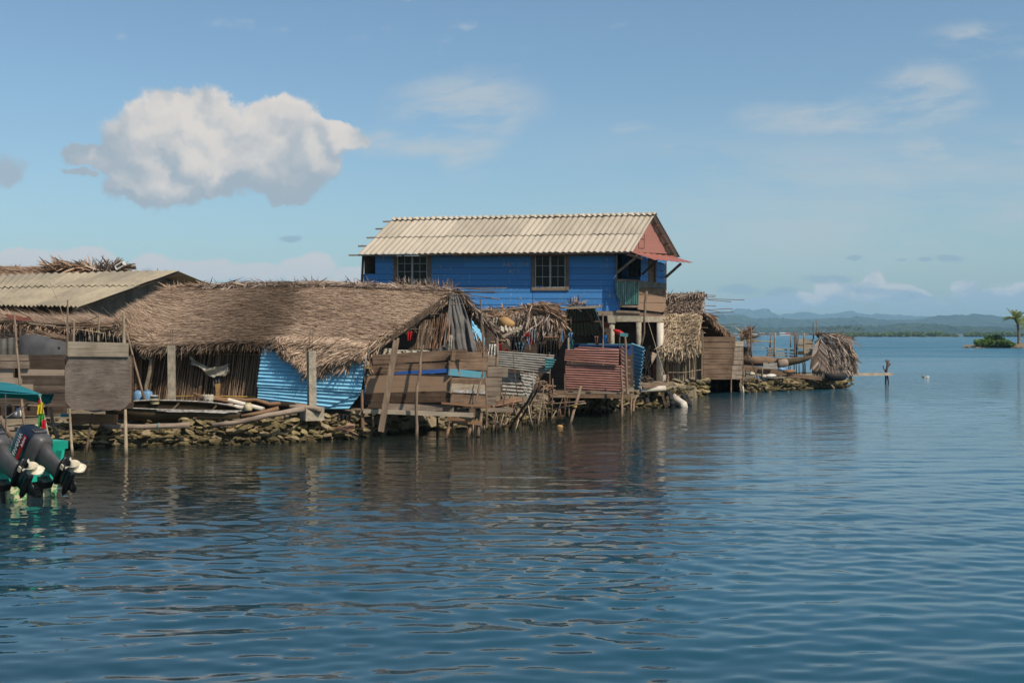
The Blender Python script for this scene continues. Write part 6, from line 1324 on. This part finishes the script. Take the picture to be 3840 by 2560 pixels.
MB().quad([(2637, 1424, 46), (2785, 1424, 46.8), (2780, 1415, 52), (2637, 1415, 52)], .05).build('floor', M['plank_dark'], Bx)
MB().quad([(2640, 1275, 50.8), (2790, 1280, 50.8), (2790, 1425, 50.8), (2640, 1425, 50.8)], .03).build('rear_boarding', M['plank_dark'], Bx)
for a, r, m in (([(2742, 1420, 46), (2741, 1480, 45.9)], 3.2, 'pole_red'), ([(2777, 1420, 46.4), (2778, 1480, 46)], 2.6, 'pole'), ([(2787, 1300, 47), (2786, 1448, 46.6)], 1.6, 'pole'), ([(2690, 1424, 48), (2690, 1470, 48)], 3, 'pole_dark')): MB().stick(a, r, 7, .4).build('post', M[m], Bx)
tag(MB().tube([P(2787, 1484, 45.9), P(2786, 1458, 45.9), P(2785, 1447, 45.9)], [.045, .045, .03], 12).build('white_pile_cap', M['pvc'], None, True), 'white plastic pipe stub rising from the water at the corner of the plank shed', 'pipe')

# ------------------------------------------------------------------ spit: fences, old canoe, palm-leaf screen
random.seed(91)
def cs(x, y): return (2780+x/4.9, 1180+y/4.9)
for lb, a, r, m, D in (('tall dark post at the left end of the spit fence', ((180, 232), (185, 775)), 3.2, 'pole_red', 47.5), ('short post on the corner of the plank shed end', ((6, 310), (6, 490)), 3.0, 'pole', 47), ('forked prop post leaning beside the tall dark post', ((135, 500), (118, 740), (122, 800)), 3.0, 'pole', 47.3),
      ('reddish post left of the rope gate on the spit', ((545, 370), (525, 600)), 3.2, 'pole_red', 52), ('pale square post carrying the rail on the spit', ((625, 330), (605, 775)), 3.6, 'pole_pale', 50.5), ('thin far post between the rail post and the net', ((905, 370), (905, 600)), 2.2, 'pole', 54),
      ('first of two paired grey posts beside the white boards', ((970, 298), (985, 800)), 3.2, 'pole', 50.5), ('second of two paired grey posts beside the white boards', ((1003, 335), (1018, 800)), 3.2, 'pole', 50.7), ('dark post behind the paired grey posts', ((1042, 370), (1040, 640)), 2, 'pole_dark', 52),
      ('pale square post against the whitewashed boards', ((1155, 335), (1160, 780)), 3.8, 'pole_pale', 50), ('tallest dark post at the left edge of the palm leaf screen', ((1322, 135), (1325, 450)), 2.6, 'pole_red', 50.5), ('thin grey pole rising above the palm leaf screen', ((1378, 98), (1390, 330), (1402, 420)), 1.8, 'pole', 50.5),
      ('thin rod standing above the right half of the palm leaf screen', ((1828, 240), (1830, 420)), 1.1, 'pole', 51.5)):
    pole('post', lb, 'post', [(*cs(*q), D) for q in a], r, m, None, .5)
pole('rope_rail', 'yellowish rope rail tied between the tall dark post and the pale square post', 'rope', [(*cs(30, 470), 47.5), (*cs(200, 472), 48), (*cs(400, 485), 49.5), (*cs(620, 495), 50.5)], 1.5, 'rope', None, .2)
pole('rail_pole', 'rail running along the post tops of the spit fence', 'pole', [(*cs(300, 352), 50.6), (*cs(800, 345), 50.6), (*cs(1340, 350), 50.6)], 1.2, 'pole', None, .4)
tag(MB().bd(*cs(365, 603), *cs(592, 612), 3.2, 50.8, t=.12).build('rail_board', M['plank_pale']), 'pale horizontal board end sticking out left of the slatted fence', 'board')
ft = thing('slatted_fence', 'whitewashed slatted board fence between the posts of the spit', 'fence', P(2940, 1340, 50.8))
for a in ((600, 625, 970, 655, 6), (610, 695, 970, 715, 5), (610, 742, 965, 768, 5.5), (840, 815, 950, 822, 5), (470, 660, 600, 640, 8), (480, 700, 600, 692, 5), (465, 740, 600, 745, 9)):
    MB().bd(*cs(a[0], a[1]), *cs(a[2], a[3]), a[4], 50.8, t=.04).build('slat', M['plank_pale' if a[0] > 599 else 'plank2'], ft)
wt = thing('board_screen', 'pale whitewashed board screen left of the palm leaf screen', 'screen', P(3030, 1340, 50.3))
for a in ((1048, 465, 1148, 470, 11, 'plank_pale'), (1042, 515, 1148, 520, 8, 'plank_pale'), (1040, 555, 1145, 560, 6, 'plank2'), (1040, 596, 1145, 596, 10, 'plank_pale'), (1165, 490, 1322, 500, 18, 'plank_pale'), (1165, 560, 1316, 562, 14, 'plank_pale'), (1165, 625, 1312, 628, 13, 'plank_pale'), (1165, 690, 1308, 690, 13, 'plank_pale'), (1165, 745, 1306, 745, 10, 'plank_pale'), (1042, 700, 1148, 700, 14, 'plank_dark')):
    MB().bd(*cs(a[0], a[1]), *cs(a[2], a[3]), a[4], 50.5, t=.04).build('board', M[a[5]], wt)
t = thing('overturned_canoe', 'big brown overturned canoe hull propped along the spit, rising to the right', 'canoe', P(2900, 1380, 49))
mb = MB(); pts = []
A0 = [(30, 830, 46), (250, 850, 46), (450, 855, 46), (660, 880, 45), (860, 865, 38), (1060, 835, 30), (1210, 800, 22), (1290, 770, 12)]
mb.tube([P(*cs(x, y), 49.2) for x, y, r in A0], [r/4.9*49.2/F*2.0 for x, y, r in A0], 14); mb.build('hull', M['plank'], t, True)
mb = MB(); mb.tube([P(*cs(x, y), 48.85) for x, y, r in A0[3:]], [r/4.9*49.2/F*1.6 for x, y, r in A0[3:]], 12); mb.build('dark_hull_patch', M['canoe'], t, True)
tag(MB().tube([P(*cs(668, 912), 48.6), P(*cs(700, 908), 48.6), P(*cs(790, 885), 48.6), P(*cs(850, 872), 48.6)], [.15, .19, .17, .14], 12).build('log_end', M['log'], None, True), 'sawn pale log end resting in front of the overturned canoe', 'log')
tag(MB().corr((*cs(405, 870), 48.2), (*cs(405, 985), 48), (*cs(665, 1000), 48), (*cs(655, 880), 48.2), 4.5, .02, .007, 3).build('zinc_piece', M['tin_zinc']), 'small piece of ribbed zinc lying on the brown hull of the spit', 'zinc piece')
for lb, a, D, m in (('long brown plank lying behind the sacks on the spit', (40, 985, 830, 1075, 26), 48.4, 'plank'), ('lower brown plank on top of the spit wall left of the leaf screen', (835, 1105, 1500, 1175, 14), 49.5, 'plank'), ('thin board on the stones under the leaf screen', (1250, 1195, 1500, 1190, 5), 49.6, 'plank2')):
    tag(MB().bd(*cs(a[0], a[1]), *cs(a[2], a[3]), a[4], D, t=.2).build('plank', M[m]), lb, 'plank')
for i, (x, y, w, m, lb) in enumerate(((170, 1080, .22, 'cloth_white', 'pale sack behind the short stakes of the spit'), (420, 1130, .25, 'cloth_white', 'white sack left of the other sack on the spit stones'), (530, 1120, .28, 'white', 'brightest white sack on the spit stones'), (330, 1160, .24, 'jug', 'blue plastic bundle beside the stake on the spit'), (740, 1000, .2, 'jug', 'small blue tarp piece under the log end'), (880, 1040, .3, 'plank_orange', 'brown sack slumped under the overturned canoe'))):
    tag(MB().lathe([(.02, -.08), (w*.55, -.06), (w*.7, .0), (w*.5, .05), (w*.2, .08), (.02, .085)], P(*cs(x, y), 48.1), 7, Matrix(((1.5, 0, 0), (.2, 1, 0), (.1*(i % 3-1), 0, 1)))).build('sack', M[m], None, True), lb, 'sack')
for lb, a, r, m, D in (('dark pole leaning over the spit wall into the water', ((190, 880), (280, 1120), (400, 1430)), 2.8, 'pole_dark', (48, 47.6, 47)), ('short dark stake at the left of the spit wall', ((85, 960), (75, 1140)), 2.4, 'pole_dark', (48, 48, 48)), ('short stake with a square top beside the blue bundle', ((390, 960), (372, 1180)), 3.2, 'pole', (47.9, 47.9, 47.9)), ('thin stake between the two dark stakes of the spit', ((172, 1010), (175, 1110)), 1.8, 'pole_dark', (48, 48, 48))):
    pole('stake', lb, 'stake', [(*cs(*q), D[i]) for i, q in enumerate(a)], r, m, None, .5)
for i, x in enumerate((866, 895, 970, 1008, 1060, 1130, 1165)):
    pole('stilt', 'thin dark stilt standing in the gap under the raised end of the overturned canoe', 'stilt', [(*cs(x, 880-(x-866)*.2), 51.5), (*cs(x+4, 1090), 51.5)], 1.7+.5*(x == 970)+1.2*(x > 1120), 'pole_dark', 'stilts under the canoe end', .5)
pole('rail_pole', 'dark low rail joining the stilts under the canoe end', 'pole', [(*cs(840, 1070), 51.6), (*cs(1330, 1060), 51.6)], 1.6, 'pole_dark', None, .4)
mb = MB()
for i in range(9): mb.stick([(*cs(20+i*22, 440+random.uniform(-12, 10)), 49.5), (*cs(90+i*14, 430+random.uniform(-30, 20)), 49.4)], 2.2, 5)
leaves(mb, [(*cs(30, 350), 49.5), (*cs(150, 400), 49.5)], 200, .4, .04, (.3, 0, .1), .5, 10, 16); tag(mb.build('brush_heap', M['thatch_red']), 'heap of dry brush between the plank shed and the tall dark post', 'brush heap')
tag(MB().quad([(2793, 1300, 49.9), (2814, 1300, 49.9), (2814, 1336, 49.9), (2793, 1336, 49.9)], .3).build('dark_crate', M['plank_dark']), 'dark crate in the shade below the brush heap', 'crate')
# screen
Sn = thing('palm_leaf_screen', 'shelter screened with hanging grey-brown palm fronds at the tip of the spit', 'shelter', P(3120, 1430, 50.5))
mb = MB()
def sheet(pts, n, ln, wd, d0, sp, mbx, dep=.15):
    (x0, yt0, yb0), (x1, yt1, yb1) = pts
    B_, D_, N2 = [], [], []
    for i in range(n):
        u = random.random(); v = random.random(); x = x0+(x1-x0)*u; y = (yt0+(yt1-yt0)*u)*(1-v)+(yb0+(yb1-yb0)*u)*v
        B_.append(tuple(P(*cs(x, y), 50.2-dep*random.random()))); d = (Vector(d0(u))+Vector([random.gauss(0, sp) for _ in range(3)])).normalized(); D_.append(tuple(d)); N2.append((random.gauss(0, .35), -1, random.gauss(0, .35)))
    strips(mbx, B_, D_, N2, [ln*random.uniform(.6, 1.3) for _ in range(n)], [wd*random.uniform(.6, 1.3) for _ in range(n)], [random.gauss(0, .04) for _ in range(n)])
sheet(((1340, 480, 960), (2000, 540, 960)), 1700, .48, .048, lambda u: (.45, -.1, -1), .16, mb)
sheet(((1290, 760, 1000), (2040, 700, 990)), 800, .38, .048, lambda u: (.1, -.1, -1), .2, mb)
for k in range(26):                          # one big frond spread at the left: leaflets both ways from its stem
    y = 440+k*22; 
    for s in (-1, 1): strips(mb, [tuple(P(*cs(1425, y), 49.95))], [(s*.75, -.15, -.85)], [(0, -1, 0)], [.55*math.sin(.4+k/26*2.5)], [.05], [0])
mb.build('leaf_screen', M['thatch_grey'], Sn)
mb = MB(); leaves(mb, [(*cs(1480, 380), 50.1), (*cs(1700, 420), 50.1), (*cs(1900, 450), 50.1)], 90, .6, .05, (.6, -.1, -.7), .35, 20, 8, .1); mb.build('loose_frond', M['thatch_grey'], Sn)
mb = MB(); leaves(mb, [(*cs(1960, 520), 50.1), (*cs(2030, 700), 50.1), (*cs(2050, 960), 50.1)], 120, .4, .045, (.35, -.1, -.9), .2, 4, 8, .1); mb.build('edge_fringe', M['thatch_red'], Sn)
MB().quad([(*cs(1340, 560), 50.3), (*cs(2000, 560), 50.3), (*cs(2020, 1080), 50.3), (*cs(1330, 1080), 50.3)], .02).build('screen_backing', M['pole_dark'], Sn)
mb = MB().stick([(*cs(1330, 350), 50.4), (*cs(1650, 385), 50.6), (*cs(2000, 450), 50.8)], 2.4, 6); leaves(mb, [(*cs(1340, 350), 50.4), (*cs(1700, 390), 50.6), (*cs(1990, 448), 50.8)], 260, .3, .035, (.9, 0, -.1), .3, 2, 2.5, .1); mb.build('top_beam', M['thatch_red'], Sn)
for a in ((1425, 300, 1430, 560), (1680, 400, 1685, 600), (1905, 440, 1905, 600), (1975, 440, 1980, 620), (1830, 470, 1832, 600)): MB().stick([(*cs(a[0], a[1]), 50.5), (*cs(a[2], a[3]), 50.5)], 3, 6).build('post', M['pole_dark'], Sn)
for a in ((1540, 780, 2030, 755), (1560, 975, 2040, 940), (1520, 565, 1980, 555)): MB().stick([(*cs(a[0], a[1]), 49.9), (*cs(a[2], a[3]), 49.9)], 1.4, 5).build('lath', M['pole'], Sn)
for x, y in ((2020, 1250), (1978, 1180), (2000, 1190)): MB().stick([(*cs(x-4, 1000), 50.4), (*cs(x, y), 50.3)], 2.2, 6).build('leg', M['pole_dark'], Sn)
canoe('canoe', 'small dark canoe half hidden below the palm leaf screen at the tip of the spit', P(*cs(1540, 1212), 49.4), P(*cs(1930, 1222), 49.8), .3, .34, 'rubber')
t = bucket('small white bucket standing in the canoe below the leaf screen', P(*cs(1836, 1158), 49.5), .085, .17, 'white')
tag(MB().bd(3200, 1404, 3347, 1402, 11, 52, 56, .05).build('walk_plank', M['plank_pale']), 'pale plank bridging from the spit to the branched post in the water', 'plank')
bp = thing('branched_post', 'forked tree trunk post standing alone in the water at the end of the plank', 'post', P(3323, 1435, 56))
MB().stick([(3321, 1438, 56), (3322, 1400, 56), (3330, 1370, 56), (3332, 1350, 56)], 4.4, 8).build('trunk', M['pole_dark'], bp, True)
MB().stick([(3332, 1438, 56.2), (3327, 1400, 56.1), (3322, 1385, 56)], 3.6, 7).build('stem', M['pole_dark'], bp)
for a in ([(3326, 1372, 56), (3325, 1360, 56), (3321, 1349, 56)], [(3320, 1395, 56), (3314, 1382, 56), (3312, 1371, 56)], [(3330, 1376, 56), (3336, 1368, 56), (3339, 1362, 56)]): MB().stick(a, 2.4, 6).build('branch', M['pole_dark'], bp)
by = thing('buoy', 'white block of foam floating alone on the water right of the branched post', 'float', P(3471, 1421, 64)); MB().box(P(3466, 1417, 64)+Vector((0, 0, .0)), .14, .3, .2, .2).build('block', M['cream'], by); MB().box(P(3476, 1416, 64), .15, .3, .2, .1).build('block', M['white'], by)
tag(MB().lathe([(.02, .0), (.3, .02), (.34, .12), (.3, .24), (.05, .3)], P(3628, 1303, 204), 10).build('shore_rock', M['stone']), 'low dark rock at the far left tip of the islet', 'rock')

# ------------------------------------------------------------------ motor boat at the left edge
def loft(mb, rings, n=20, M4=None):
    o = len(mb.v)
    for (z, cy, hx, hy, pw, cx) in rings:
        for k in range(n):
            a = 2*math.pi*k/n; c, s = math.cos(a), math.sin(a); e = 2/pw
            mb.v.append(tuple(M4 @ Vector((cx+hx*abs(c)**e*(1 if c >= 0 else -1), cy+hy*abs(s)**e*(1 if s >= 0 else -1), z))))
    for i in range(len(rings)-1):
        for k in range(n): mb.f.append((o+i*n+k, o+i*n+(k+1) % n, o+(i+1)*n+(k+1) % n, o+(i+1)*n+k))
    mb.f.append(tuple(o+k for k in range(n))[::-1]); mb.f.append(tuple(o+(len(rings)-1)*n+k for k in range(n))); return mb
def bx4(mb, c, s, M4):
    q = [M4 @ Vector((c[0]+i*s[0]/2, c[1]+j*s[1]/2, c[2]+k*s[2]/2)) for k in (-1, 1) for (i, j) in ((-1, -1), (1, -1), (1, 1), (-1, 1))]
    mb.add(q, [(3, 2, 1, 0), (4, 5, 6, 7), (0, 1, 5, 4), (1, 2, 6, 5), (2, 3, 7, 6), (3, 0, 4, 7)]); return mb
def text_mesh(name, body, size, M4, mt, parent, shear=0, depth=.002):
    cu = bpy.data.curves.new('tmp', 'FONT'); cu.body = body; cu.size = size; cu.extrude = depth; cu.align_x = 'CENTER'; cu.align_y = 'CENTER'; cu.shear = shear; cu.offset = size*.012
    ob = bpy.data.objects.new('tmp', cu); COL.objects.link(ob); bpy.context.view_layer.update(); me = bpy.data.meshes.new_from_object(ob.evaluated_get(bpy.context.evaluated_depsgraph_get()))
    bpy.data.objects.remove(ob); me.transform(M4); me.transform(Matrix.Translation(-WL[parent.name])); me.materials.clear(); me.materials.append(M[mt])
    o = bpy.data.objects.new(name, me); COL.objects.link(o); o.parent = parent; return o
def outboard(label, org, aft, tilt, sc, steer=0, prop=True):
    aft = Vector((*aft, 0)).normalized(); t = R(tilt); up = Vector((0, 0, 1)); zl = (up*math.cos(t)-aft*math.sin(t)); pl = (aft*math.cos(t)+up*math.sin(t)); xl = pl.cross(zl)
    M4 = Matrix.Translation(org) @ Matrix((xl, pl, zl)).transposed().to_4x4() @ Matrix.Scale(sc, 4)
    T = thing('outboard_motor', label, 'outboard motor', org, 'outboard motors on the stern')
    loft(MB(), [(.02, .0, .175, .31, 3.6, 0), (.05, .0, .185, .32, 3.6, 0), (.26, -.01, .180, .31, 3.8, 0), (.38, -.02, .165, .29, 3.8, 0), (.435, -.03, .14, .25, 3.4, 0), (.45, -.03, .10, .20, 3, 0)], 28, M4).build('cowl', M['cowl'], T, True)
    loft(MB(), [(-.16, .02, .13, .26, 3, 0), (-.10, .02, .17, .31, 3.2, 0), (.0, .0, .182, .325, 3.6, 0), (.03, .0, .186, .328, 3.6, 0)], 24, M4).build('lower_cowl', M['leg_grey'], T, True)
    loft(MB(), [(-.66, .06, .055, .17, 2.4, 0), (-.5, .06, .065, .15, 2.4, 0), (-.3, .04, .085, .17, 2.6, 0), (-.14, .02, .12, .25, 3, 0)], 20, M4).build('midsection', M['leg_grey'], T, True)
    mb = MB(); loft(mb, [(-.69, .10, .10, .26, 2.6, 0), (-.665, .10, .10, .26, 2.6, 0)], 20, M4); loft(mb, [(-.90, .06, .03, .16, 2, 0), (-.8, .06, .045, .17, 2, 0), (-.68, .06, .05, .18, 2, 0)], 16, M4)
    loft(mb, [(-1.12, .03, .006, .05, 2, 0), (-1.05, .04, .012, .09, 2, 0), (-.9, .05, .02, .13, 2, 0)], 12, M4)
    MY = M4 @ Matrix.Translation((0, .06, -.90)) @ Matrix.Rotation(R(-90), 4, 'X')
    loft(mb, [(-.28, 0, .004, .004, 2, 0), (-.22, 0, .04, .04, 2, 0), (-.10, 0, .062, .062, 2, 0), (.12, 0, .062, .062, 2, 0), (.17, 0, .055, .055, 2, 0)], 16, MY); mb.build('lower_unit', M['leg_black'], T, True)
    if prop:
        mb = MB(); MP = M4 @ Matrix.Translation((0, .24, -.90)) @ Matrix.Rotation(R(-90), 4, 'X')
        n = 18; o = len(mb.v)
        for r, z in ((.055, 0), (.062, .10), (.070, .17), (.055, .17), (.048, .04)):
            for k in range(n): mb.v.append(tuple(MP @ Vector((r*math.cos(2*math.pi*k/n), r*math.sin(2*math.pi*k/n), z))))
        for i in range(4):
            for k in range(n): mb.f.append((o+i*n+k, o+i*n+(k+1) % n, o+(i+1)*n+(k+1) % n, o+(i+1)*n+k))
        pr = mb.build('propeller_hub', M['prop'], T, True)
        for b in range(3):
            mb = MB(); g = []
            for i in range(9):
                s = i/8; rr_ = .055+s*.115; wdt = .02+.07*math.sin(math.pi*min(1, (s*.8+.2)))**.7; row = []
                for j in range(7):
                    w = (j/6-.5)*2; an = b*2.094+w*wdt/rr_*.95+ s*.25; row.append(MP @ Vector((rr_*math.cos(an), rr_*math.sin(an), .085+w*.055*(1-.3*s)+.02*s)))
                g.append(row)
            mb.slab(g, (MP.to_3x3() @ Vector((0, 0, 1))).normalized()*.008*sc); mb.build('propeller_blade', M['prop'], T, True).parent = pr; 
            COL.objects[-1].location = (0, 0, 0)
    mb = MB(); bx4(mb, (0, -.30, -.30), (.20, .12, .42), M4); bx4(mb, (0, -.24, -.18), (.12, .12, .1), M4); mb.build('bracket', M['leg_black'], T)
    mb = MB(); bx4(mb, (.06, .20, -.72), (.02, .08, .06), M4); mb.build('trim_tab', M['prop'], T)
    mb = MB(); bx4(mb, (0, .325, .10), (.22, .02, .10), M4); mb.build('rear_plate', M['leg_grey'], T)
    mb = MB(); bx4(mb, (0, .338, .12), (.17, .012, .018), M4); mb.build('air_slot', M['leg_black'], T)
    for s in (-1, 1):
        TM = M4 @ Matrix.Translation((s*.1845, -.02, .255)) @ Matrix.Rotation(R(90*s), 4, 'Z') @ Matrix.Rotation(R(90), 4, 'X')
        text_mesh('brand_lettering', 'YAMAHA', .105, TM, 'decal_w', T)
        mb = MB(); bx4(mb, (s*.1835, -.01, .145), (.006, .44, .075), M4); rs = mb.build('red_stripe', M['decal_r'], T)
        TM = M4 @ Matrix.Translation((s*.1885, .10, .145)) @ Matrix.Rotation(R(90*s), 4, 'Z') @ Matrix.Rotation(R(90), 4, 'X')
        text_mesh('model_lettering', 'Enduro', .06, TM, 'decal_w', T, .3)
    return T
AFT = (.85, -.53)
OA = P(136, 1692, 16.9)
outboard('rightmost outboard motor, fully visible, with navy cowl and cream propeller tilted up', OA, AFT, 59, .93)
outboard('middle outboard motor with its cream propeller in front of the rightmost motor', P(-22, 1698, 16.4), AFT, 59, .93)
# hull
BT = thing('motor_boat', 'turquoise motor boat with algae stained stern moored at the left edge', 'boat', P(60, 1862, 16.8))
sb = P(215, 1862, 17.0); tv = Vector((.6, .8, 0)); fv = Vector((-.8, .6, 0)); sb = Vector((sb.x, sb.y, 0))
def hp(a, f, z): return sb-tv*a+fv*f+Vector((0, 0, z))     # a metres to port, f metres forward
g = []
for i in range(15):
    f = i*.5; nr2 = (max(0, f-3.5)/3.5)**2*.85; row = []
    for j, (a, z) in enumerate(((0.12, -.12), (0, .06), (-.02, .30), (-.08, .5), (-.12, .66+.04*nr2*4))): row.append(hp(a+nr2*(1 if True else 0), f, z))
    g.append(row)
MB().slab(g, -tv*.04).build('starboard_side', M['turq'], BT)
g = [[hp(1.75-a+(-1)*((max(0, i*.5-3.5)/3.5)**2*.85), i*.5, z) for a, z in ((0.12, -.12), (0, .06), (-.02, .30), (-.08, .5), (-.12, .66))] for i in range(15)]
MB().slab(g, tv*.04).build('port_side', M['turq'], BT)
MB().hexa(hp(.0, 0, .24), hp(1.75, 0, .24), hp(1.8, 0, .46), hp(-.04, 0, .46), fv*.06).build('transom', M['turq'], BT)
MB().hexa(hp(.03, -.01, -.15), hp(.22, -.01, -.15), hp(.24, -.01, .25), hp(.01, -.01, .25), fv*.07).build('stern_panel', M['algae'], BT)
MB().hexa(hp(.50, -.01, -.15), hp(.78, -.01, -.15), hp(.80, -.01, .25), hp(.48, -.01, .25), fv*.07).build('stern_panel', M['algae'], BT)
MB().hexa(hp(.05, .05, -.15), hp(1.7, .05, -.15), hp(1.72, .05, .24), hp(.02, .05, .24), fv*.04).build('stern_backing', M['leg_black'], BT)
MB().hexa(hp(.0, .1, .30), hp(1.75, .1, .30), hp(1.5, 6.5, .30), hp(.25, 6.5, .30), Vector((0, 0, -.04))).build('deck', M['turq'], BT)
mb = MB(); z0 = P(197, 1725, 17.1).z
c_ = [(200, 1662), (212, 1653), (256, 1651), (255, 1680), (243, 1683), (240, 1712), (228, 1724), (196, 1688)]
vsf = [P(x, y, 17.15) for x, y in c_]; mb.add(vsf+[v+fv*.35 for v in vsf], [tuple(range(8)), tuple(range(15, 7, -1))]+[(i, 8+i, 8+(i+1) % 8, (i+1) % 8) for i in range(8)]); mb.build('stern_corner', M['turq'], BT)
for k, (x0, w) in enumerate(((106, 52), (0, 44))):
    mb = MB()
    mb.quad([(x0, 1790, 16.75), (x0+w, 1790, 16.75), (x0+w-8, 1858, 16.75), (x0+6, 1866, 16.75)], .12)
    for j in range(4): mb.bd(x0+8, 1832+j*8, x0+w-10, 1830+j*8, 2.2, 16.72, t=.03)
    mb.build('motor_mount', M['leg_black'], BT)
# canopy
g = []
for i in range(13):
    u = i/12; g.append([P(-160, 1448, 17.2).lerp(P(152, 1477, 17.7), u).lerp(P(-240, 1424, 21.5).lerp(P(-14, 1431, 21.5), u), j/8)+Vector((0, 0, .05*math.sin(math.pi*j/8)-.03*math.sin(math.pi*u))) for j in range(9)])
MB().slab(g, Vector((0, 0, -.012))).build('canopy', M['canopy'], BT, True)
g = []
for i in range(19):
    u = i/18; x = -160+312*u; yt = 1448+29*u; yb = (1500+28*max(0, (x-20)/110) if x < 130 else 1528-46*(x-130)/22)
    g.append([P(x, yt+(yb-yt)*j/4, 17.2+.5*u)+Vector((0, .03*math.sin(i*.9)*j/4+.55*j/4, 0)) for j in range(5)])
MB().slab(g, Vector((0, .01, 0))).build('canopy_valance', M['canopy'], BT, True)
for a, r in (([(20, 1470, 17.5), (21, 1500, 17.5), (22, 1630, 17.5)], 2.6), ([(22, 1566, 17.6), (108, 1512, 17.8)], 2.6), ([(-60, 1460, 17.5), (-60, 1640, 17.5)], 2.6)): MB().stick(a, r, 8, 0, 1).build('canopy_frame', M['leg_grey'], BT)
MB().stick([(149, 1482, 17.6), (168, 1570, 17.4), (187, 1655, 17.2)], 3.2, 8, .1).build('flag_pole', M['pole_pale'], BT)
mb = MB(); mb.lathe([(.02, -.03), (.03, 0), (.02, .03)], P(149, 1483, 17.6), 8); mb.build('knot', M['tin_teal'], BT)
Fl = thing('flag', 'faded red, yellow and green flag hanging furled on the stern flag pole', 'flag', P(155, 1620, 17.4))
for nme, mt, pts in (('red_band', 'flag_r', [(146, 150, 1498, 1512)]), ('yellow_band', 'flag_y', [(143, 162, 1508, 1552)]), ('green_band', 'flag_g', [(145, 166, 1550, 1604)]), ('red_tail', 'flag_r', [(157, 172, 1574, 1612)]), ('yellow_tail', 'flag_y', [(152, 160, 1600, 1616)])):
    mb = MB(); x0, x1, y0, y1 = pts[0]; cloth(mb, x0, x1, y0, y1, 17.35 if 'tail' not in nme else 17.3, 2, .03, 3, taper=.3 if nme == 'red_tail' else -.1); mb.build(nme, M[mt], Fl)
tag(MB().tube([P(110, 1606, 17.7), P(140, 1610, 17.8), P(170, 1622, 17.9)], [.05, .09, .05], 8).build('deck_bundle', M['cloth_white']), 'pale bundle lying on the stern deck behind the rightmost cowl', 'bundle')

# base colours scaled down evenly, to deepen the shadows against the stronger sun
for m in bpy.data.materials:
    if not m.use_nodes or m.name in ('haze', 'sea_water'): continue
    b = m.node_tree.nodes.get('Principled BSDF')
    if not b: continue
    k = .69; s_ = b.inputs['Base Color']
    if s_.is_linked:
        src = s_.links[0].from_socket; n = m.node_tree.nodes.new('ShaderNodeMix'); n.data_type = 'RGBA'; n.blend_type = 'MULTIPLY'; n.inputs[0].default_value = 1
        m.node_tree.links.new(src, n.inputs[6]); n.inputs[7].default_value = (k, k, k, 1); m.node_tree.links.new(n.outputs[2], s_)
    else: s_.default_value = (*[q*k for q in s_.default_value[:3]], 1)
